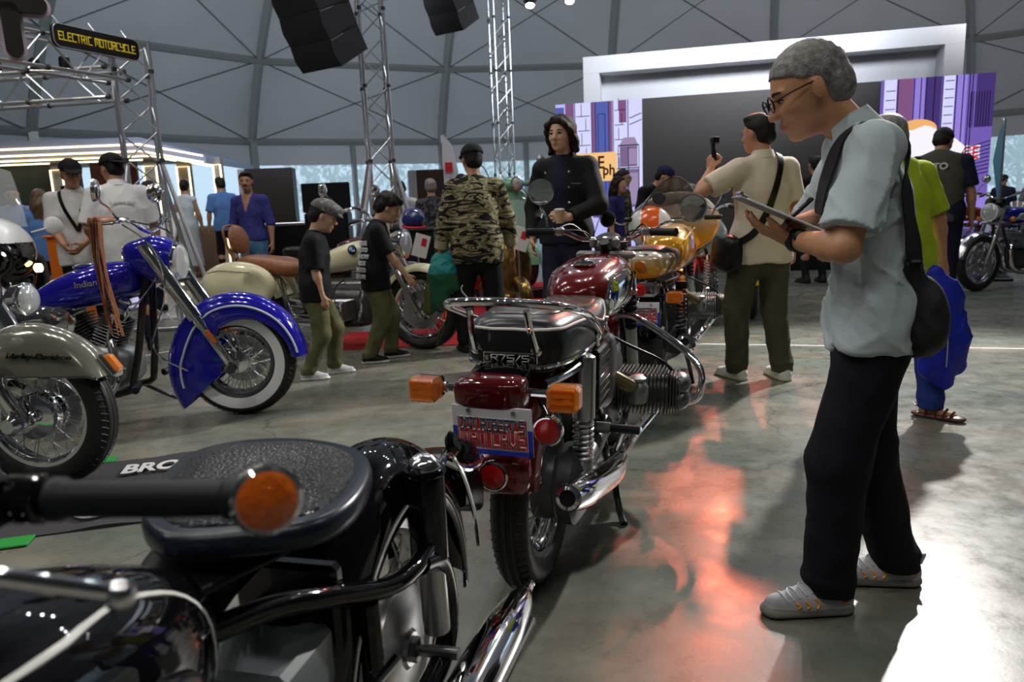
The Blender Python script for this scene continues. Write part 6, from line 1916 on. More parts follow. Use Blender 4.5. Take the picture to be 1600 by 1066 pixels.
# ------------------------------------------------------------------ trusses, signs, speakers, lamps
TRUSS = mat('truss_aluminium', (.62, .64, .67), .3, .85)
PINM = mat('truss_coupler', (.05, .05, .05), .5)
def truss(label, a, b, w, n, rot=0.0, foot=None, name='truss_tower', lw=.018):
    a, b = V(*a), V(*b)
    t = thing(name, label, 'truss', a)
    d = b - a
    L = np.linalg.norm(d)
    k = nrm(d)
    u, v_ = perp(k)
    u, v_ = u * cos(rot) + v_ * sin(rot), v_ * cos(rot) - u * sin(rot)
    cs = [(u * x + v_ * y) * w / 2 for x, y in ((1, 1), (-1, 1), (-1, -1), (1, -1))]
    cm = None
    for c in cs:
        link('chord', MB().cyl(c, c + d, lw, 8).mesh('chord', TRUSS), t)
    for s_ in range(4):
        p, q = cs[s_], cs[(s_ + 1) % 4]
        for i in range(n):
            z0, z1 = d * (i / n), d * ((i + 1) / n)
            e0, e1 = (p, q) if (i + s_) % 2 else (q, p)
            MB().cyl(e0 + z0, e1 + z1, lw * .5, 6).build('brace', TRUSS, t)
    for i in range(0, n + 1, 3):
        for c in cs: MB().cyl(c + d * (i / n) - k * .02, c + d * (i / n) + k * .02, lw * 1.5, 8).build('coupler', PINM, t)
    if foot:
        MB().box((0, 0, .02), (foot, foot, .04), .008).build('base_plate', TRUSS, t)
        for c in cs:
            o = nrm(c)
            MB().cyl(c + V(0, 0, 1.75), c + o * .5 + V(0, 0, .03), .025, 8).build('outrigger', TRUSS, t)
    return t
truss('tall aluminium truss tower with outriggers behind the two boys', (-1.58, 9.5, 0), (-1.58, 9.5, 6.0), .29, 20, .3, .6)
truss('aluminium truss tower behind the man in camouflage jacket and the scooters', (.0, 13.3, 0), (.0, 13.3, 6.4), .27, 22, .35, .6)
truss('left truss tower that carries the electric motorcycle sign', (-3.87, 8.0, 0), (-3.87, 8.0, 3.0), .34, 10, .55, .6)
truss('aluminium overhead beam running from the left truss tower towards the viewer', (-3.95, 7.85, 2.75), (-5.35, 4.8, 2.75), .30, 12, 0, None, 'overhead_truss')
truss('aluminium overhead beam running left behind the sign', (-4.1, 8.1, 2.62), (-9.0, 8.8, 2.62), .30, 16, 0, None, 'overhead_truss')
# sign with yellow lettering
SIGNB = mat('sign_black', (.012, .011, .010), .4)
SIGNY = mat('sign_yellow', (.72, .55, .03), .5, emit=(.8, .6, .03), es=.25)
sg_ = thing('hanging_sign', 'black rounded sign with yellow words ELECTRIC MOTORCYCLE on the left truss beam', 'sign', (-3.90, 7.44, 2.88), radians(65.4))
sg_.scale = (.645, .645, .645)
rrect = lambda w, h, r, n=6: [(sx * (w / 2 - r) + r * cos(a), sy * (h / 2 - r) + r * sin(a)) for sx, sy, a0 in ((1, 1, 0), (-1, 1, pi / 2), (-1, -1, pi), (1, -1, 1.5 * pi)) for a in np.linspace(a0, a0 + pi / 2, n)]
MB().prism(rrect(1.42, .33, .10), (0, .0, 0), (1, 0, 0), (0, 0, 1), .05).build('sign_board', SIGNB, sg_)
MB().tube([V(x * .985, -.052, z * .96) for x, z in rrect(1.42, .33, .10)], .008, 6, closed=True).build('sign_border', mat('silver_border', (.55, .55, .6), .3, .6), sg_)
block_text('ELECTRIC MOTORCYCLE', .105, SIGNY, sg_, V(0, -.053, 0), (1, 0, 0), (0, 0, 1), .15, .64, .004)
for x in (-.55, 0, .55): MB().cyl((x, .0, .16), (x, .12, .30), .012, 8).build('sign_hook', TRUSS, sg_)
# big letter T
bt = thing('letter_sign', 'big black letter T with pale pink rim hanging at the upper left', 'sign', (-3.86, 6.0, 2.74), radians(32))
bt.scale = (.80, .80, .80)
for m, r, y0, th in ((mat('pale_pink_rim', (.62, .50, .60), .4), .105, .06, .05), (SIGNB, .075, 0.005, .065)):
    b = MB()
    for (x0, z0, x1, z1) in ((-.9, .16, .33, .16), (.08, .10, .08, -.26)):
        d = nrm(V(x1 - x0, z1 - z0)); q = V(-d[1], d[0])
        pts = [V(x1, z1) + r * (cos(a) * d + sin(a) * q) for a in np.linspace(-pi / 2, pi / 2, 9)] + [V(x0, z0) + r * (cos(a) * d + sin(a) * q) for a in np.linspace(pi / 2, 1.5 * pi, 9)]
        b.prism([tuple(p) for p in pts], (0, y0 if r > .09 else -.005, 0), (1, 0, 0), (0, 0, 1), th)
    b.build('letter_rim' if r > .09 else 'letter_face', m, bt)
# lamps under the left beam
LMP = mat('lamp_face_lit', (1, 1, .95), .3, emit=(1, .97, .9), es=22)
for i, (x, y, z) in enumerate([(-5.08, 7.7, 2.72), (-4.72, 7.75, 2.72), (-4.44, 7.8, 2.74), (-5.5, 7.65, 2.72)]):
    t = thing('par_lamp', ('first', 'second', 'third', 'fourth')[(3, 2, 1, 4)[i] - 1 if i < 3 else 3] + ' lit spotlight from the left truss tower, clamped under the beam', 'lamp', (x, y, z), 0, 'small lit spotlights under the left beam')
    MB().lathe([(.03, .12), (.05, .10), (.055, .0), (.050, -.005)], (0, 0, 0), (0, 0, 1), 14).build('can', BSATIN, t)
    MB().lathe([(.048, -.004), (.001, -.012)], (0, 0, 0), (0, 0, 1), 14).build('lens', LMP, t)
for i, (x, y, z, lb) in enumerate([(.54, 13.0, 4.49, 'lit stage lamp beside the third truss tower'), (1.21, 13.0, 4.53, 'lit stage lamp high above the white portal, left one'), (2.09, 13.0, 4.58, 'lit stage lamp cut by the top edge above the portal')]):
    t = thing('stage_lamp', lb, 'lamp', (x, y, z), 0, 'stage lamps at the top')
    MB().lathe([(.04, .2), (.085, .16), (.09, .0), (.083, -.005)], (0, 0, 0), (0, .45, 1), 16).build('can', BSATIN, t)
    MB().lathe([(.08, -.004), (.001, -.02)], (0, 0, 0), (0, .45, 1), 16).build('lens', LMP, t)
    tb(t, 'yoke', [(-.10, 0, .05), (-.10, .02, .25), (.10, .02, .25), (.10, 0, .05)], .012, BSATIN, 0)
# hanging speaker arrays
SPK = mat('speaker_black', (.016, .016, .020), .6)
def array(label, loc, rz, n, w=.78, h=.30, tilt=5):
    t = thing('line_array_speaker', label, 'speaker', loc, radians(rz))
    p, a = V(0, 0, 0), 30
    for i in range(n):
        R_ = Matrix.Rotation(radians(a), 3, 'X')
        c = p + np.array(R_ @ Vector((0, 0, h / 2)))
        b = MB()
        pts = [(-.26, -h / 2), (.24, -h / 2), (.27, 0), (.24, h / 2), (-.26, h / 2)]
        b.prism(pts, c + V(-w / 2, 0, 0), np.array(R_ @ Vector((0, -1, 0))), np.array(R_ @ Vector((0, 0, 1))), -w)
        cab = b.build('cabinet', SPK, t)
        MB().box(c + np.array(R_ @ Vector((0, -.12, h * .42))), (w * 1.004, .22, .008), 0, np.array(R_)).build('rigging_plate', mat('grey_edge', (.28, .28, .30), .4, .5), cab)
        p = p + np.array(R_ @ Vector((0, 0, h * .93)))
        a -= tilt
    return t
array('long hanging black speaker column left of the tall truss tower', (-1.95, 9.0, 2.93), -34, 5, .66, .31, 6)
array('second hanging black speaker column farther back at the top edge', (-.66, 12.2, 4.0), -34, 4, .56, .30)

# ------------------------------------------------------------------ stage screen and portal
scr = thing('stage_screen', 'large stage video screen with cartoon street pictures at both ends', 'screen', (.87, 12.35, .33), math.atan2(-1.45, 6.25))
SW, SH = 6.42, 2.45
MB().box((SW / 2, .12, SH / 2), (SW, .2, SH), .01).build('screen_cabinet', BSATIN, scr)
def led(name, c, k=1.0): return mat('led_' + name, (0, 0, 0), .5, spec=.1, emit=c, es=k)
DARKS = mat('screen_dark', (.052, .047, .045), .5)
dep = [0.0]
def flat(m, pts, nm='picture_shape', par=None):
    dep[0] += .0006
    return MB().prism(pts, (0, .018 - dep[0], 0), (1, 0, 0), (0, 0, 1), .0012).build(nm, m, par)
rc = lambda x0, x1, z0, z1: [(x0, z0), (x1, z0), (x1, z1), (x0, z1)]
flat(DARKS, rc(1.40, 4.90, 0, SH), 'dark_picture', scr)
LAV, LAVD, MAUVE, DBL, INK = led('lavender', (.50, .50, .95)), led('pale_lavender', (.68, .68, 1.0)), led('mauve', (.22, .09, .22)), led('slate_blue', (.09, .12, .42)), led('ink', (.012, .008, .04))
pl = part('left_picture', scr)
S_ = lambda m, x0, x1, z0, z1: flat(m, rc(x0, x1, z0, z1), 'picture_shape', pl)
S_(LAV, 0, 1.40, 0, SH); S_(DBL, 0, .14, 1.9, 2.40); S_(MAUVE, .16, .30, .6, SH); S_(LAVD, .32, .58, .6, SH); S_(MAUVE, .58, .64, .6, SH); S_(DBL, .64, .86, .6, SH); S_(MAUVE, .86, .92, .6, SH); S_(LAVD, .94, 1.16, .8, SH); S_(LAVD, 1.18, 1.40, 1.0, SH); S_(MAUVE, 1.03, 1.15, 2.1, SH)
for x in (.31, .58, .645, .86, .93, 1.17): S_(INK, x, x + .012, .6, SH)
for i in range(7):
    z = .85 + .23 * i
    S_(INK, .34 + .03 * (i % 2), .56, z, z + .012); S_(INK, .96, 1.13 - .02 * (i % 2), z + .06, z + .072)
    S_(INK, .42 + .07 * (i % 2), .43 + .07 * (i % 2), z, z + .2); S_(INK, 1.02 + .05 * (i % 2), 1.03 + .05 * (i % 2), z + .06, z + .25)
for z0, z1 in ((1.0, 1.35), (1.45, 2.25)):
    S_(INK, .69, .70, z0, z1); S_(INK, .80, .81, z0, z1); S_(INK, .69, .81, z0, z0 + .01); S_(INK, .69, .81, z1, z1 + .01)
flat(INK, [(1.2, 2.15), (1.39, 2.22), (1.39, 2.235), (1.2, 2.165)], 'picture_shape', pl); flat(INK, [(1.2, 2.05), (1.39, 2.12), (1.39, 2.135), (1.2, 2.065)], 'picture_shape', pl)
for i in range(6): flat(INK, [(.05 + .22 * i, .05), (.07 + .22 * i, .05), (.35 + .2 * i, .75), (.335 + .2 * i, .75)], 'picture_shape', pl)
PIL, PIL2 = led('pillar', (.20, .13, .26)), led('pillar_light', (.33, .25, .42))
for m, pts in ((PIL, rc(1.02, 1.34, .75, 1.36)), (PIL2, rc(1.18, 1.33, .80, 1.30)), (PIL, rc(1.04, 1.32, 1.40, 1.72)), (PIL2, rc(1.18, 1.31, 1.44, 1.68)), (PIL2, [(1.02, 1.72), (1.34, 1.72), (1.28, 1.86), (1.10, 1.86)])): flat(m, pts, 'picture_shape', pl)
for z in (1.37, 1.73): S_(INK, 1.01, 1.35, z, z + .018)
S_(INK, 1.17, 1.182, .76, 1.72); S_(INK, 1.01, 1.02, .75, 1.72); S_(INK, 1.34, 1.35, .75, 1.72)
TANB = led('tan_board', (.92, .55, .22))
flat(TANB, [(x + .60, z + 1.42) for x, z in rrect(.78, .46, .05)], 'board', pl)
for t, sz, x, z in (('RIDE', .28, .54, 1.48), ('ph', .24, .86, 1.36)):
    text_mesh(t, sz, led('board_ink', (.05, .012, .008)), pl, (x, -.03, z), (1, 0, 0), (0, 0, 1), extrude=.002, bold=.006, sx=.85)
pr = part('right_picture', scr)
S2 = lambda m, x0, x1, z0, z1: flat(m, rc(x0, x1, z0, z1), 'picture_shape', pr)
PUR, PUR2, PUR3 = led('purple', (.17, .11, .45)), led('light_purple', (.30, .22, .70)), led('deep_purple', (.06, .035, .17))
S2(PUR, 4.90, SW, 0, SH); S2(LAVD, 4.95, 5.12, .8, SH); S2(MAUVE, 5.14, 5.34, .8, SH); S2(PUR2, 5.36, 5.5, .8, SH); S2(PUR3, 5.52, 5.72, 1.0, SH); S2(LAVD, 5.74, 5.90, 1.0, SH); S2(PUR2, 5.92, 6.06, .8, SH); S2(PUR3, 6.18, 6.42, 1.7, SH); S2(PUR2, 4.9, SW, 0, .75)
for x in (5.13, 5.35, 5.44, 5.51, 5.62, 5.73, 5.91, 6.0, 6.08, 6.12): S2(INK, x, x + .014, .75, SH)
for i in range(12): S2(INK, 5.76, 5.88, 1.05 + .12 * i, 1.062 + .12 * i); S2(INK, 4.97, 5.10, .85 + .13 * i, .862 + .13 * i)
for i in range(9): flat(INK, [(5.9, .95 + .05 * i), (6.40, 1.05 + .055 * i), (6.40, 1.066 + .055 * i), (5.9, .962 + .05 * i)], 'picture_shape', pr)
for i in range(8): S2(INK, 6.10 + .035 * i, 6.112 + .035 * i, 1.7, 2.2)
cl = [(5.44 + .60 * cos(a) * (1 + .06 * sin(7 * a)), 1.36 + .38 * sin(a) * (1 + .08 * cos(9 * a))) for a in np.linspace(0, 2 * pi, 49)[:-1]]
flat(led('logo_orange', (.90, .45, .16)), [(5.42 + .26 * cos(a), 1.72 + .14 * sin(a)) for a in np.linspace(0, 2 * pi, 25)[:-1]], 'logo_shape', pr)
flat(led('logo_white', (.95, .92, 1.0)), cl, 'logo_shape', pr)
LR, LB = led('logo_red', (.78, .02, .05)), led('logo_blue', (.04, .12, .55))
for t, sz, x, z, m in (('PHILIPPINE', .15, 5.40, 1.56, LB), ('MOTO HERITAGE', .25, 5.50, 1.33, LR), ('WEEKENDER', .18, 5.42, 1.10, LB)):
    text_mesh(t, sz, led('logo_white', (.95, .92, 1.0)), pr, (x, -.032, z), (1, 0, 0), (0, 0, 1), extrude=.001, bold=.020, sx=.78 if sz > .2 else .9)
    text_mesh(t, sz, m, pr, (x, -.036, z), (1, 0, 0), (0, 0, 1), extrude=.001, bold=.004, sx=.78 if sz > .2 else .9)
MB().box((SW / 2, .25, -.16), (SW + .3, .9, .33), .01).build('stage_base', BSATIN, scr)
PORT = mat('portal_white', (.60, .61, .63), .6, noise=.03, nscale=.8)
po = thing('stage_portal', 'white boxed portal frame above the stage screen', 'stage portal', (1.38, 12.75, 2.58), math.atan2(-1.25, 5.25))
PW = 5.75
MB().box((PW / 2, .3, .86), (PW, .6, .27), .004).build('top_beam', PORT, po)
for x in (.135, PW - .135): MB().box((x, .3, .36), (.27, .6, .73), .004).build('side_post', PORT, po)
MB().box((PW / 2, .46, .36), (PW - .54, .1, .73)).build('back_panel', PORT, po)
for x in (.135, PW - .135): MB().box((x, .45, -1.27), (.2, .25, 2.53)).build('leg', BSATIN, po)

# ------------------------------------------------------------------ booth with light lines at the left
BTH = mat('booth_blue_grey', (.26, .29, .40), .5)
LEDW = mat('warm_led_line', (1, .8, .5), .4, emit=(1, .72, .38), es=5)
bo = thing('exhibition_booth', 'booth at the left with pale canopy, warm light lines and picture wall', 'booth', (-5.55, 14.0, 0), 0)
MB().loft([[(-6.2, -.3, 2.42), (-6.2, 2.6, 2.42), (-6.2, 2.6, 2.74), (-6.2, -.3, 2.74)], [(-1.1, -.3, 2.42), (-1.1, 2.6, 2.42), (-1.1, 2.6, 2.70), (-1.1, -.3, 2.70)], [(.0, -.1, 2.20), (.0, 2.4, 2.20), (.0, 2.4, 2.30), (.0, -.1, 2.32)]]).build('canopy', BTH, bo)
for i, (z, y) in enumerate(((2.58, -.31), (2.46, -.31), (2.40, .05), (2.38, .6))):
    tb(bo, 'light_line', [(-6.2, y, z), (-1.1, y, z - .01), (-.05, y + .2, z - .24 if i < 2 else z - .21)], .014, LEDW, 0, 6)
for x, w_, y in ((-2.88, .22, .0), (-1.12, .24, .0), (-.72, .24, .5), (.02, .14, .3)):
    fr_ = MB().box((x, y + .1, 1.18), (w_, .16, 2.32), .01).build('light_post', mat('grey_panel', (.25, .24, .22), .6), bo)
    P = [(x - w_ / 2, y + .01, .05), (x - w_ / 2, y + .01, 2.2), (x + w_ / 2, y + .01, 2.2), (x + w_ / 2, y + .01, .05)]
    tb(fr_, 'light_line', P, .013, LEDW, 0, 6)
    sp = MB().box((x, y - .03, 1.62), (.10, .10, .10), .02).build('wall_spot', BSATIN, fr_)
PICT = mat('picture_wall_print', (.05, .08, .085), .4, noise=.5, nscale=1.4)
MB().box((-4.7, 1.2, 1.25), (3.2, .08, 2.3)).build('picture_wall', PICT, bo)
MB().box((-3.6, 1.14, 1.45), (.9, .02, .6)).build('lit_picture', led('picture_teal', (.06, .30, .42)), bo)
MB().box((-2.1, .6, 1.25), (.9, .08, 2.2)).build('dark_panel', mat('dark_red_panel', (.06, .012, .012), .4), bo)
text_mesh('160', .24, led('lettering_pale', (.55, .5, .5)), bo, (-1.95, .55, 2.05), (1, 0, 0), (0, 0, 1), bold=.006)
MB().box((-2.0, .7, .08), (8.6, 4.6, .16), .01).build('booth_floor', mat('booth_floor', (.22, .20, .19), .4), bo)
tb(bo, 'light_line', [(-1.0, -1.61, .10), (2.2, -1.61, .10)], .014, LEDW, 0, 6)
MB().box((-.6, .6, .55), (1.0, .4, .95), .02).build('counter', mat('counter_brown', (.09, .06, .045), .5), bo)
st = thing('info_stand', 'white tilted information stand with small dark screen', 'stand', (-4.15, 8.75, 0), radians(-8))
MB().box((0, .12, .48), (.12, .10, .96), .01).build('post', WHITEP, st)
MB().box((0, .1, .012), (.4, .36, .024), .006).build('foot', WHITEP, st)
R_ = rotm('X', -40)
R2 = rotm('Y', 24) @ rotm('X', 50)
MB().box((0, 0, 1.0), (.42, .05, .62), .012, rotm('Y', 0) @ rotm('X', -35)).build('panel', WHITEP, st)
MB().box((0, -.024, .98), (.26, .012, .42), .003, rotm('X', -35)).build('dark_screen', mat('tablet_screen', (.02, .035, .06), .1), st)
ob = thing('orange_panel', 'bright orange counter front behind the white touring motorcycle', 'counter', (-4.62, 7.6, 0), radians(-20))
MB().box((0, .2, .52), (.48, .4, 1.04), .02).build('counter_body', mat('orange_board', (.75, .17, .01), .5), ob)
MB().box((0, .2, 1.05), (.52, .44, .03), .01).build('counter_top', mat('orange_board', (.75, .17, .01), .5), ob)
MB().box((0, .2, .06), (.50, .42, .06), .01).build('blue_plinth', mat('blue_board', (.02, .08, .5), .5), ob)
bn = thing('banner', 'tall dark blue banner cut off by the left picture edge', 'banner', (-5.38, 7.3, 0), radians(25))
MB().box((0, 0, .02), (.5, .4, .04), .01).build('banner_base', BSATIN, bn)
MB().box((-.05, 0, 1.0), (.52, .012, 1.6), .003).build('banner_cloth', mat('banner_blue_print', (.012, .03, .20), .6, noise=.6, nscale=4), bn)
for label, x, y, rz, w_, h_, m in (('tall black kiosk behind the man in the open denim shirt', -4.2, 13.2, 6, .82, 1.86, mat('kiosk_dark', (.018, .012, .010), .45)), ('dark brown cabinet behind the man in camouflage jacket', -1.15, 11.4, 10, .42, 1.78, mat('cabinet_brown', (.030, .014, .009), .5))):
    t = thing('kiosk', label, 'kiosk', (x, y, .16 if x < -4 else 0), radians(rz))
    MB().box((0, .2, h_ / 2), (w_, .4, h_), .01).build('body', m, t)
    MB().box((-w_ / 2 - .06, .2, h_ / 2), (.12, .41, h_), .01).build('side_panel', mat('kiosk_grey', (.30, .30, .33), .5), t)
    g = MB()
    for i in range(8): MB().box((.05, -.005, .35 + i * .07), (w_ * .7, .02, .02), .004).build('shelf_slat', BSATIN, t)
for label, loc, rz, w_, h_ in (('wide black monitor on a dark stand behind the cream cruiser', (-2.12, 8.72, 0), 4, .56, .34),):
    t = thing('monitor', label, 'monitor', loc, radians(rz))
    MB().box((0, 0, 1.36), (w_, .06, h_), .012).build('screen', mat('monitor_black', (.01, .01, .011), .15), t)
    MB().box((0, .06, .6), (.5, .4, 1.18), .02).build('stand_cabinet', BSATIN, t)
fc_ = thing('flight_case', 'black equipment case behind the cream cruiser', 'case', (-2.75, 9.9, 0), radians(3))
MB().box((0, 0, .55), (1.1, .6, 1.06), .02).build('case_body', BSATIN, fc_)
for z in (.06, 1.06): MB().box((0, 0, z), (1.13, .63, .04), .008).build('metal_edge', STEEL, fc_)
def feather(label, loc, rz, col, h, m2=None):
    t = thing('feather_flag', label, 'flag', loc, radians(rz))
    tb(t, 'pole', [(0, 0, 0), (0, 0, h * .7), (.03, 0, h * .96), (.12, 0, h)], .012, STEEL)
    MB().loft([[(.01, -.004, z), (.01 + w_, -.004 + .04 * sin(z * 5), z), (.01 + w_, .004 + .04 * sin(z * 5), z), (.01, .004, z)] for z, w_ in ((.35 * h, .06), (.5 * h, .24), (.75 * h, .26), (.92 * h, .19), (.995 * h, .05))]).build('flag_cloth', col, t)
    if m2: MB().box((.12, -.03, h * .78), (.12, .004, .16), .001).build('flag_emblem', m2, t)
    MB().box((0, 0, .02), (.35, .35, .04), .01).build('foot', BSATIN, t)
feather('white feather flag with red mark behind the man in camouflage jacket', (-1.02, 12.0, 0), 5, mat('flag_white', (.72, .72, .78), .7), 2.35, mat('flag_red', (.55, .02, .03), .6))
feather('narrow teal feather flag at the far right', (6.12, 9.1, 0), 70, mat('flag_teal', (.01, .20, .28), .6), 1.98)
# red carpet platform
dc = thing('display_case', 'black display case between the maroon roadster and the red platform', 'case', (-1.08, 8.3, 0), 0)
MB().box((0, 0, .48), (.52, .4, .92), .015).build('case_body', BSATIN, dc)
MB().box((0, 0, .95), (.55, .43, .03), .008).build('case_top', mat('case_top_dark', (.02, .02, .022), .3), dc)
hm_ = thing('helmet', 'dark blue open helmet with red rim on the black display case', 'helmet', (-1.06, 8.3, .966), radians(-60))
A = SDF(.008)
A.ell((0, 0, .11), (.16, .125, .125), .01, cuts=[(V(0, 0, .012), V(-.12, 0, -1))])
link('helmet_shell', A.mesh('helmet_shell', mat('helmet_blue', (.012, .03, .16), .12, coat=1)), hm_)
MB().tube([(.150 * cos(a), .118 * sin(a), .022 - .015 * cos(a)) for a in np.linspace(0, 2 * pi, 33)[:-1]], .014, 8, closed=True).build('red_rim', mat('flag_red', (.55, .02, .03), .6), hm_)
mt_ = thing('red_mat', 'flat red carpet under the front wheel of the cream cruiser', 'carpet', (-.85, 6.60, 0), 0)
MB().box((0, 0, .004), (1.5, .9, .008), .002).build('carpet', mat('red_carpet', (.42, .012, .014), .95, noise=.2, nscale=60), mt_)
ca = thing('red_platform', 'low red carpeted platform under the scooters', 'platform', (.22, 8.40, 0), 0)
RCAR = mat('red_carpet', (.42, .012, .014), .95, noise=.2, nscale=60)
MB().box((0, 0, .07), (1.9, 2.95, .14), .012).build('platform_body', RCAR, ca)
pz = thing('plinth', 'black display plinth under the mint green scooter', 'plinth', (-.15, 8.8, .14), radians(-62))
MB().box((0, 0, .055), (1.75, .62, .11), .01).build('plinth_body', BSATIN, pz)
MB().box((0, 0, .114), (1.7, .58, .012), .004).build('plinth_top', mat('red_carpet', (.42, .012, .014), .95), pz)
# white number cards on the parked bikes
for loc, rz, lb in (((-.80, 6.72, .84), 30, 'white show card with red mark left of the camouflage jacket'), ((.12, 6.6, .87), -10, 'white show card with red mark left of the man in black denim')):
    t = thing('show_card', lb, 'card', loc, radians(rz), 'white show cards')
    MB().box((0, 0, .0), (.15, .004, .21), .001, rotm('Y', 18)).build('card', WHITEP, t)
    MB().box((.03, -.004, .03), (.05, .002, .07), 0, rotm('Y', 18)).build('card_mark', mat('flag_red', (.55, .02, .03), .6), t)
    MB().cyl((-.03, .01, -.72), (-.03, .01, -.08), .008, 6).build('card_stick', STEEL, t)
    MB().box((-.03, .01, -.71), (.2, .2, .015), .004).build('card_foot', BSATIN, t)
# printed cloth lying on the floor under the pewter cruiser
bc = thing('floor_banner', 'crumpled dark grey cloth with green border and white letters under the pewter front wheel', 'banner', (-2.0, 2.96, 0), radians(14))
bc.scale = (.74, 1, 1)
rows = []
for i in range(25):
    x = -.72 + .06 * i
    top = [V(x, y, .006 + .010 * max(0, sin(x * 9 + y * 5)) * max(0, sin(y * 7 - x * 3))) for y in np.linspace(-.42, .42, 13)]
    rows.append(top + [V(p[0], p[1], .001) for p in top[::-1]])
gb = MB(); gb.loft(rows)
gb.build('banner_cloth', mat('banner_charcoal', (.035, .033, .036), .8), bc)
GRB = mat('banner_green', (.01, .24, .03), .7)
for x, y, w_ in ((-.38, -.46, .95), (.02, .46, .3)):
    MB().box((x, y, .006), (w_, .09, .010), .003).build('green_border', GRB, bc)
text_mesh('BRO', .17, WHITEP, bc, (.46, .22, .021), (1, 0, 0), (0, 1, 0), extrude=.001, bold=.006)
MB().lathe([(.125, 0), (.125, .003), (.105, .003), (.105, 0)], (.32, -.22, .019), (0, 0, 1), 32, closed=True).build('emblem_ring', WHITEP, bc)
MB().lathe([(.10, 0), (.10, .002), (.001, .0021)], (.32, -.22, .019), (0, 0, 1), 28).build('emblem_disc', mat('emblem_purple', (.16, .03, .28), .6), bc)
text_mesh('AV', .13, WHITEP, bc, (.32, -.22, .0225), (1, 0, 0), (0, 1, 0), extrude=.001, bold=.005)
# ------------------------------------------------------------------ the other visitors
def pattern(name, cols, scale, stretch=(1, 1, 1), dist=1.5, detail=3, rough=.85):
    m = mat(name, cols[0], rough, spec=.2)
    nt, b = nodes_of(m)
    tc = nt.nodes.new('ShaderNodeTexCoord'); mp = nt.nodes.new('ShaderNodeMapping'); mp.inputs['Scale'].default_value = stretch
    n = nt.nodes.new('ShaderNodeTexNoise'); n.inputs['Scale'].default_value = scale; n.inputs['Detail'].default_value = detail; n.inputs['Distortion'].default_value = dist
    r = nt.nodes.new('ShaderNodeValToRGB'); r.color_ramp.interpolation = 'CONSTANT'
    ps = [.0, .485, .54, .62][:len(cols)]
    while len(r.color_ramp.elements) < len(cols): r.color_ramp.elements.new(.5)
    for e, p, c in zip(r.color_ramp.elements, ps, cols): e.position = p; e.color = (*c, 1)
    L = nt.links.new
    L(tc.outputs['Object'], mp.inputs[0]); L(mp.outputs[0], n.inputs['Vector']); L(n.outputs['Fac'], r.inputs['Fac']); L(r.outputs[0], b.inputs['Base Color'])
    return m
TIGER = pattern('tiger_stripe_camouflage', [(.012, .011, .010), (.30, .26, .16), (.10, .10, .035), (.36, .31, .20)], 4.2, (1, 1, 3.4), 2.6)
FLECK = pattern('woodland_camouflage', [(.03, .03, .018), (.07, .08, .03), (.12, .08, .04), (.16, .15, .09)], 9, (1, 1, 1.2), 1)
BLACKC = cloth('black_cotton', (.007, .007, .008))
BLACKD = cloth('black_denim', (.010, .010, .011), .75, bump=.2)
BEIGE = cloth('beige_polo_cotton', (.62, .54, .43), noise=.05)
OLIVEP = cloth('olive_cargo_cotton', (.060, .060, .034), noise=.2)
OLIVEK = cloth('faded_olive_cotton', (.105, .105, .05), noise=.35, nscale=7)
LIME = cloth('lime_cotton', (.36, .46, .02))
JEANS = cloth('blue_denim', (.016, .035, .20), noise=.25)
JEANL = cloth('light_denim', (.07, .17, .30), noise=.25)
DENIMS = cloth('indigo_printed_cotton', (.045, .045, .22), noise=.45, nscale=45)
VEST = cloth('olive_vest', (.065, .062, .05))
NAVY = cloth('navy_cotton', (.010, .012, .030))
WHITEC = cloth('white_polo_cotton', (.68, .68, .68), noise=.04)
PBLUE = cloth('powder_blue_cotton', (.10, .22, .52))
LBLUE = cloth('light_blue_cotton', (.20, .28, .45))
DRESS = cloth('pale_dress_fabric', (.56, .62, .64), noise=.03)
CAPB = cloth('black_cap_cotton', (.008, .008, .009))
CAPN = cloth('navy_cap_cotton', (.012, .015, .05))
CAPG = pattern('grey_tweed', [(.10, .10, .10), (.16, .16, .165), (.22, .22, .225)], 30, (1, 1, 1), 1)
WSHOE = cloth('white_knit_shoe', (.68, .68, .63), bump=.4)
WSOLE = mat('cream_sole', (.62, .60, .42), .6)
BSHOE = cloth('black_shoe', (.010, .010, .010), .5)
GSHOE = cloth('pale_grey_shoe', (.50, .50, .52))
BRSHOE = mat('brown_sandal', (.10, .035, .018), .4)
BRHAIR = mat('brown_hair', (.09, .055, .03), .45, noise=.5, nscale=70, bump=.4, bscale=200)
DBHAIR = mat('dark_brown_hair', (.020, .012, .008), .7, spec=.2, noise=.5, nscale=70, bump=.5, bscale=200)
G1 = 'visitors of the motorcycle show'
TAN = (.43, .22, .125)
FAIR = (.52, .30, .19)

# man in beige polo filming with a small gimbal
p2, J2 = person('man in beige polo and olive trousers filming with a raised small camera', (1.585, 4.54, 0), 104, 1.66, .0085, G1, lean=-1, bend=6, head=(4, 26), w=1.06, skin=TAN,
    feet=((.06, .13, 12, 0), (-.06, -.12, -6, 0)), hands=((.16, .27, 1.33), None), poles=((.15, .9, -.5), None), hdir=(V(.1, -.1, 1), None), hnorm=(V(.3, -1, .1), None), hside=(V(-.6, -.5, .1), None), curl=((.9, 1.0, .8), (.5, .6, .4)),
    hair='short', shirt=BEIGE, sleeve=.40, sloose=.016, hem=.455, pants=OLIVEP, ploose=.022, shoe=WSHOE, sole=WSOLE, face=True)
w = J2['kn0']
gm = thing('gimbal_camera', 'small black handheld gimbal camera raised by the man in beige', 'camera', p2.matrix_basis @ Vector(w - V(.02, .02, .10)), p2.rotation_euler[2])
MB().lathe([(.014, 0), (.017, .02), (.016, .13), (.012, .15)], (0, 0, 0), (0, .1, 1), 14).build('handle', BSATIN, gm)
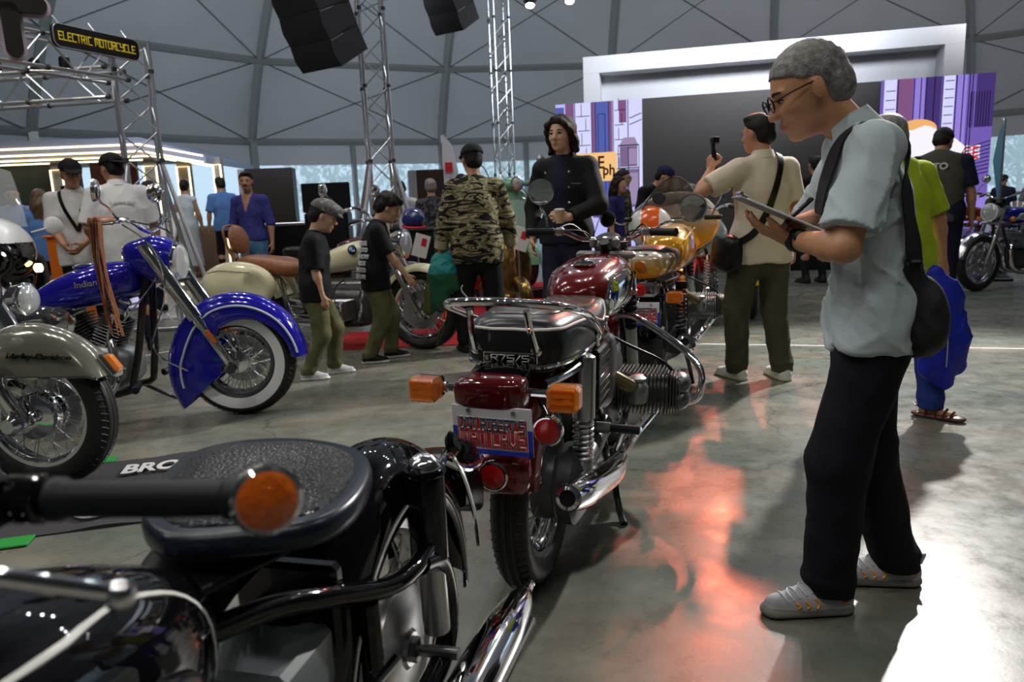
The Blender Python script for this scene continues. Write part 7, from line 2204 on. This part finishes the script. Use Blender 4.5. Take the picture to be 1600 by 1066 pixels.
MB().box((0, .018, .165), (.03, .02, .04), .005).build('gimbal_arm', BSATIN, gm)
c_ = MB().box((.0, .005, .20), (.05, .045, .045), .008).build('camera_head', BSATIN, gm)
MB().lathe([(.014, 0), (.014, .014), (.009, .016)], (.024, .005, .20), (1, 0, 0), 14).build('lens', mat('lens_glass', (.01, .01, .015), .05), c_)
sb_ = thing('sling_bag', 'black sling bag worn diagonally across the beige polo', 'bag', p2.location, p2.rotation_euler[2])
pts = [(.09, -.07, 1.33), (.03, -.09, 1.41), (-.06, -.085, 1.42), (-.14, -.06, 1.33), (-.18, .0, 1.20), (-.18, .07, 1.06), (-.16, .14, .96), (-.10, .19, .90), (-.02, .23, .87)]
drape(sb_, 'strap', pts, p2, .042, BSATIN)
secloft(sb_, 'bag_body', BSATIN, [(-.10, .03, .74, .90, .225), (-.04, .055, .70, .93, .235), (.10, .055, .70, .93, .235), (.16, .03, .74, .90, .225)], 3, 18, 2)
ws_ = MB().lathe([(.031, -.012), (.034, -.008), (.034, .008), (.031, .012)], J2['wri'][0] - V(0, 0, .035), nrm(J2['wri'][0] - J2['elb'][0]), 18, closed=True).build('wristwatch', STEEL, p2)

# man in lime tee with blue jacket over his hand
p3, J3 = person('grey-haired man in lime green tee and blue jeans carrying a blue jacket', (2.0, 3.70, 0), 112, 1.56, .009, G1, lean=2, bend=18, head=(10, 5), w=1.0, skin=TAN, feet=((.12, .10, 10, 0), (-.16, -.07, -160, 0)), hands=(None, (-.03, -.29, .74)), hair='short', hairm=GREYHAIR, shirt=LIME, sleeve=.46, sloose=.014, hem=.47, pants=JEANS, ploose=.016, phem=.06, collar=False, face=False)
sandals(p3, J3, ((.12, .10, 10), (-.16, -.07, -160)), BRSHOE)
jk = thing('folded_jacket', 'blue zipped jacket hanging from the hand of the man in lime green', 'jacket', (2.10, 3.50, 0))
jk.scale = (.82, .82, 1)
A = SDF(.009)
A.chain([V(-.02, .02, .74), V(.02, 0, .62), V(.05, -.02, .42), V(.04, -.02, .24)], [.055, .10, .115, .07], k=.05, flat=(V(.2, 1, 0), .55))
A.cap(V(.06, 0, .60), V(.13, .02, .30), .05, .06, k=.04).cap(V(-.06, .02, .55), V(-.05, 0, .28), .045, .05, k=.04)
link('jacket_cloth', A.mesh('jacket_cloth', cloth('royal_blue_nylon', (.012, .022, .32), .45, noise=.2), post=folds(.011, 1.3, .4)), jk)
tb(jk, 'zip', [(-.03, -.075, .64), (.0, -.098, .48), (.01, -.09, .30)], .004, STEEL)
# man in vest
p4, J4 = person('heavy man in dark olive vest over navy tee seen from behind, head bowed', (4.06, 6.9, 0), 62, 1.76, .011, G1, lean=3, bend=14, head=(24, -22), w=1.12, skin=TAN, hair='short', shirt=NAVY, sleeve=.44, sloose=.02, hem=.49, vest=VEST, pants=NAVY, ploose=.02, shoe=BSHOE, face=True, collar=False)
print_on(p4, 'MOTO', .085, mat('vest_lettering', (.5, .5, .48), .6), (-.6, .07, 1.36), (1, 0, 0), bold=.003)

# man in black denim with long hair
mixj = lambda fc: ((fc[:, 0] > .02) & (np.abs(fc[:, 1] + .01) < .055 + .02 * (1.45 - fc[:, 2]))).astype(np.int32)
p5, J5 = person('long-haired man in open black denim jacket holding a paper cup', (.43, 5.3, 0), 247, 1.78, .0075, G1, lean=0, bend=6, head=(4, -8), w=.98, skin=(.56, .34, .23), lips=(.42, .17, .14), feet=((.05, .11, 10, 0), (-.05, -.11, -6, 0)), hands=((.25, .10, 1.07), (.04, -.25, .92)), poles=((-.5, .8, -.4), None), hdir=(V(.45, -.75, .12), None), hnorm=(V(-.3, -.6, -.1), None), hside=(V(.2, 0, 1), None), curl=((.6, .7, .5), (.35, .45, .35)), hair='long', hairm=DBHAIR, hairline=.006, shirt=BLACKD, sleeve=.97, sloose=.020, hem=.50, pants=cloth('dark_indigo_denim', (.014, .014, .035)), ploose=.01, shoe=BSHOE)
paint_region(p5, 'shirt', NAVY, lambda c: mixj(c) > 0)
ctr = J5['kn0']
cu = thing('paper_cup', 'small tan paper cup in the hand of the man in black denim', 'cup', p5.matrix_basis @ Vector(ctr + V(-.01, .02, -.05)), 0)
MB().lathe([(.026, 0), (.034, .085), (.036, .09), (.033, .088), (.026, .004)], (0, 0, 0), (0, 0, 1), 20).build('cup_wall', mat('cup_tan', (.55, .36, .20), .6), cu)
MB().lathe([(.036, .086), (.037, .095), (.030, .10)], (0, 0, 0), (0, 0, 1), 20).build('cup_lid', WHITEP, cu)
collar(p5, J5, BLACKD, 52, .075)
collar(p2, J2, BEIGE, 24, .03)
for i in range(5):
    for y in (.075, -.10):
        MB().ell((.155 - .008 * abs(i - 2), y, 1.38 - i * .105), .008, 8).build('snap_button', STEEL, p5)
for sg in (1, -1):
    MB().tube([(.148, sg * .10 - .01, 1.30), (.15, sg * .16, 1.295)], .004, 5).build('pocket_seam', mat('seam_grey', (.08, .08, .085), .7), p5)
MB().lathe([(.0105, -.003), (.012, 0), (.0105, .003)], J5['kn0'] + V(.005, -.02, -.005), (.4, -.9, 0), 12).build('ring', CHROME, p5)

# man in tiger-stripe camouflage
p6, J6 = person('man in tiger-stripe camouflage jacket and black cap seen from behind', (-.245, 5.82, 0), 98, 1.66, .009, G1, lean=0, bend=8, head=(2, 14), w=1.06, skin=TAN, feet=((.06, .13, 12, 0), (-.06, -.13, -12, 0)), hands=((.06, .30, .80), (.10, -.30, .82)), hair='buzz', cap=(CAPB, 'ball'), sw=.96, shirt=TIGER, sleeve=.84, sloose=.035, hem=.445, fold=.007, pants=BLACKC, ploose=.02, shoe=BSHOE, glasses=True)
for i in (0, 1):
    e, w_ = J6['elb'][i], J6['wri'][i]
    d = nrm(w_ - e)
    MB().lathe([(.052, 0), (.056, .005), (.056, .065), (.050, .07)], e + (w_ - e) * .62, d, 18).build('rolled_cuff', cloth('tan_cuff', (.33, .28, .20)), p6)
gj = thing('green_jacket', 'green and teal jacket bunched in the hand of the man in camouflage', 'jacket', p6.matrix_basis @ Vector(J6['kn0']), 0)
A = SDF(.009)
A.chain([V(0, 0, .0), V(.03, -.05, -.10), V(.0, -.06, -.34)], [.075, .10, .07], k=.05, flat=(V(0, 1, 0), .6))
A.cap(V(-.05, -.05, -.12), V(-.10, -.05, -.38), .055, .05, k=.04).cap(V(.08, -.02, .02), V(.13, -.04, -.2), .06, .04, k=.05)
link('jacket_cloth', A.mesh('jacket_cloth', [cloth('bottle_green_nylon', (.02, .09, .05), .5), cloth('teal_nylon', (.01, .19, .19), .5), cloth('olive_nylon', (.10, .11, .03), .6)], post=folds(.010, 1.5, 1.), midx=lambda c: np.where(c[:, 2] > -.10, 1, np.where(c[:, 0] < -.085, 2, 0)).astype(np.int32)), gj)
tb(gj, 'strap', [(.0, -.10, -.3), (.03, -.11, -.45), (-.02, -.11, -.62), (-.05, -.11, -.66), (-.0, -.12, -.5), (.04, -.12, -.36)], .010, cloth('olive_webbing', (.12, .13, .03)), 5, 6, flat=.3)
tb(gj, 'white_cord', [(.16, -.06, -.02), (.24, -.06, -.12), (.17, -.07, -.22), (.22, -.07, -.3)], .005, WHITEP, 5, 6)

# two boys
k1, K1 = person('small boy in grey flat cap, black tee and olive trousers', (-1.43, 5.14, 0), 12, 1.25, .0075, G1, lean=2, bend=10, head=(22, -4), hs=1.24, w=1.12, skin=FAIR, feet=((.14, .06, 8, 0), (-.04, -.09, -4, 0)), hands=(None, (.10, -.16, .56)), hair='buzz', cap=(CAPG, 'flat'), shirt=BLACKC, sleeve=.5, sloose=.022, hem=.455, pants=OLIVEK, ploose=.022, phem=.06, shoe=GSHOE, sole=mat('white_sole', (.7, .7, .7), .6), collar=False, drop=.02)
k2, K2 = person('bare-headed boy in black tee with back print and olive trousers', (-1.05, 5.64, 0), 14, 1.31, .0075, G1, lean=4, bend=14, head=(26, -4), hs=1.2, w=1.1, skin=FAIR, feet=((.10, .07, 6, 0), (-.08, -.08, -6, 0)), hands=(None, (.26, -.17, .62)), poles=(None, (-.8, -.3, -.3)), hair='full', shirt=BLACKC, sleeve=.48, sloose=.022, hem=.44, pants=OLIVEK, ploose=.024, phem=.06, shoe=BSHOE, sole=mat('white_sole', (.7, .7, .7), .6), collar=False, drop=.02)
TEEP = mat('tee_print_white', (.55, .55, .55), .7)
for i, (a, z) in enumerate(((-.06, .93), (-.05, .88), (-.06, .83), (-.05, .78), (-.055, .73), (-.05, .68))):
    print_on(k2, ('RIDE', 'MOTO', 'SHOW', 'RIDE', 'MOTO', 'SHOW')[i], .046, TEEP, (-.5, a - .33, z), (.82, .57, 0))

# farther visitors
p9, J9 = person('moustached man in open indigo shirt and light jeans', (-3.12, 9.0, 0), 262, 1.72, .010, G1, head=(2, 18), w=1.02, skin=TAN, hair='short', mustache=True, shirt=DENIMS, sleeve=.60, hem=.52, pants=JEANL, shoe=BSHOE)
paint_region(p9, 'shirt', SKINB, lambda c: (c[:, 0] > .03) & (np.abs(c[:, 1]) < .065 * np.clip((c[:, 2] - 1.22) / .22, 0, 1)))
person('man in powder blue shirt and black trousers seen from behind', (-4.85, 12.65, .16), 118, 1.72, .013, G1, head=(6, 14), skin=TAN, hair='short', shirt=PBLUE, sleeve=.46, hem=.47, sloose=.01, pants=BLACKC, shoe=BSHOE, face=False)
person('woman in pale one-shoulder dress seen from behind', (-5.62, 12.95, .16), 96, 1.72, .013, G1, w=.86, sw=.95, skin=TAN, hair='bun', shirt=DRESS, sleeve=.0, hem=.55, skirt=DRESS, collar=False, shoe=BRSHOE, face=False)
p12, J12 = person('smiling man in white polo and black cap with a camera strap', (-3.92, 6.75, 0), 288, 1.75, .0085, G1, lean=2, bend=10, head=(10, 22), w=1.08, skin=TAN, hands=((.26, .06, .98), (.26, -.08, .98)), hair='buzz', cap=(CAPB, 'ball'), shirt=WHITEC, sleeve=.5, sloose=.02, hem=.46, pants=BLACKC, shoe=BSHOE, glasses=True)
collar(p12, J12, WHITEC, 30)
print_on(p12, 'NIO', .045, BLACKC, (.6, .085, 1.28), (-1, 0, 0))
drape(p12, 'camera_strap', [(-.03, .10, 1.45), (.06, .10, 1.44), (.13, .08, 1.32), (.17, .02, 1.10)], p12, .03, BSATIN)
drape(p12, 'camera_strap', [(-.03, -.10, 1.45), (.06, -.10, 1.44), (.13, -.07, 1.32), (.17, .02, 1.10)], p12, .03, BSATIN)
p13, J13 = person('man in white polo and black backward cap with glasses seen from behind', (-3.42, 6.55, 0), 128, 1.78, .0085, G1, lean=2, bend=10, head=(6, 24), w=1.08, skin=TAN, hair='buzz', cap=(CAPB, 'ball'), capback=True, shirt=WHITEC, sleeve=.5, sloose=.022, hem=.44, pants=NAVY, shoe=BSHOE, glasses=True, hands=((.2, .2, .98), None))
collar(p13, J13, WHITEC, 30)
print_on(p13, 'ELECTRIC BIKES', .030, mat('vest_lettering', (.5, .5, .48), .6), (-.6, 0, 1.33), (1, 0, 0), bold=.001)
person('man in light blue shirt looking down beside the left truss tower', (-4.72, 9.6, 0), 60, 1.72, .013, G1, head=(20, 0), bend=14, skin=TAN, hair='short', shirt=LBLUE, sleeve=.5, hem=.47, pants=NAVY, shoe=BSHOE, face=False)
person('woman with long brown hair in blue polo seen from behind', (-5.42, 8.6, 0), 110, 1.60, .011, G1, w=.98, skin=TAN, hair='womanlong', hairm=BRHAIR, shirt=PBLUE, sleeve=.46, hem=.47, pants=BLACKC, shoe=BSHOE, face=False)
person('man in light blue shirt facing the viewer at the far left', (-6.38, 9.6, 0), 300, 1.72, .013, G1, skin=TAN, head=(12, 0), hair='short', shirt=LBLUE, sleeve=.5, hem=.47, pants=NAVY, shoe=BSHOE)
person('dark-haired visitor in blue shirt behind the smiling man', (-5.35, 9.2, 0), 200, 1.66, .013, G1, skin=TAN, hair='short', shirt=PBLUE, sleeve=.5, hem=.47, pants=BLACKC, shoe=BSHOE, face=False)
person('woman in camouflage shirt with sunglasses and hair bun', (1.50, 9.75, 0), 318, 1.60, .011, G1, w=.92, skin=FAIR, head=(8, 20), hair='bun', shirt=FLECK, sleeve=.85, hem=.46, sloose=.02, pants=NAVY, shoe=BSHOE, glasses=True)
person('man in navy cap and black tee leaning forward beside the orange boxer', (1.62, 8.4, 0), 300, 1.62, .011, G1, lean=18, bend=18, head=(26, 35), skin=FAIR, hair='short', cap=(CAPN, 'ball'), shirt=BLACKC, sleeve=.48, hem=.47, pants=BLACKC, shoe=BSHOE, collar=False)
person('woman in navy top with long dark hair beside the camouflage shirt', (1.34, 9.0, 0), 330, 1.48, .011, G1, w=.92, skin=FAIR, hair='womanlong', hairm=DBHAIR, shirt=cloth('deep_blue_cotton', (.018, .022, .12)), sleeve=.55, hem=.47, pants=BLACKC, shoe=BSHOE, face=False)
person('man in black tee mostly hidden behind the grey-haired man', (4.05, 9.6, 0), 100, 1.66, .013, G1, w=1.08, skin=TAN, hair='short', shirt=BLACKC, sleeve=.46, hem=.47, pants=BLACKC, shoe=BSHOE, face=False)
person('man in white shirt looking down behind the truss tower', (-1.45, 10.6, 0), 240, 1.62, .013, G1, head=(22, 0), bend=14, skin=TAN, hair='short', shirt=WHITEC, sleeve=.46, hem=.47, pants=NAVY, shoe=BSHOE, face=False)
person('grey-haired visitor in dark patterned shirt left of the camouflage jacket', (-.98, 9.72, 0), 100, 1.58, .013, G1, skin=TAN, hair='short', hairm=GREYHAIR, shirt=pattern('dark_print', [(.02, .02, .03), (.05, .05, .07), (.10, .09, .10)], 14), sleeve=.5, hem=.47, pants=NAVY, shoe=BSHOE, face=False)
person('man in dark cap and navy shirt, first behind the camouflage shoulder', (-.62, 10.75, 0), 250, 1.66, .013, G1, skin=TAN, hair='buzz', cap=(CAPB, 'ball'), shirt=WHITEC, sleeve=.5, hem=.47, pants=NAVY, shoe=BSHOE)
person('man in black cap looking down, second behind the camouflage shoulder', (-.2, 10.12, 0), 225, 1.55, .013, G1, head=(15, -20), skin=TAN, hair='buzz', cap=(CAPB, 'ball'), shirt=NAVY, sleeve=.5, hem=.47, pants=NAVY, shoe=BSHOE)
person('short-haired young visitor in dark top behind the green scooter', (-.02, 10.9, 0), 262, 1.56, .013, G1, skin=TAN, hair='short', shirt=NAVY, sleeve=.5, hem=.47, pants=NAVY, shoe=BSHOE)
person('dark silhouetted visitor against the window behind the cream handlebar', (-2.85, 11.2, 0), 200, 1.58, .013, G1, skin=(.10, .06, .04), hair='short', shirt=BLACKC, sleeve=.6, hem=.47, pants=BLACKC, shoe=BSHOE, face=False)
person('visitor in dark cap behind the blue roadster', (9.2, 13.6, 0), 230, 1.38, .013, G1, skin=TAN, hair='buzz', cap=(CAPB, 'ball'), shirt=NAVY, sleeve=.5, hem=.47, pants=NAVY, shoe=BSHOE, face=False)
person('visitor in grey shirt behind the handlebar of the blue roadster', (9.9, 13.8, 0), 250, 1.36, .013, G1, skin=TAN, hair='short', shirt=cloth('mid_grey_cotton', (.12, .13, .15)), sleeve=.5, hem=.47, pants=NAVY, shoe=BSHOE, face=False)
person('grey-haired visitor in blue bending down beyond the silver and red sport motorcycle', (2.35, 8.6, 0), 200, 1.42, .013, G1, lean=22, bend=16, head=(25, 0), skin=FAIR, hair='short', hairm=GREYHAIR, shirt=cloth('deep_blue_cotton', (.018, .022, .12)), sleeve=.5, hem=.47, pants=NAVY, shoe=BSHOE, face=False)
# ------------------------------------------------------------------ keep the hierarchy at thing > part > sub-part
def _chain(o):
    c = [o]
    while c[-1].parent is not None: c.append(c[-1].parent)
    return c
def _world(o):
    M = Matrix.Identity(4)
    for q in reversed(_chain(o)): M = M @ q.matrix_basis
    return M
def _move(o, new):
    M = _world(new).inverted() @ _world(o)
    o.parent = new
    o.matrix_parent_inverse = Matrix.Identity(4)
    o.matrix_basis = M
for o in list(COL.objects):
    c = _chain(o)
    if len(c) == 4:
        if c[1].type == 'EMPTY': _move(c[1], c[3])
        else: _move(o, c[2])
bpy.context.view_layer.update()
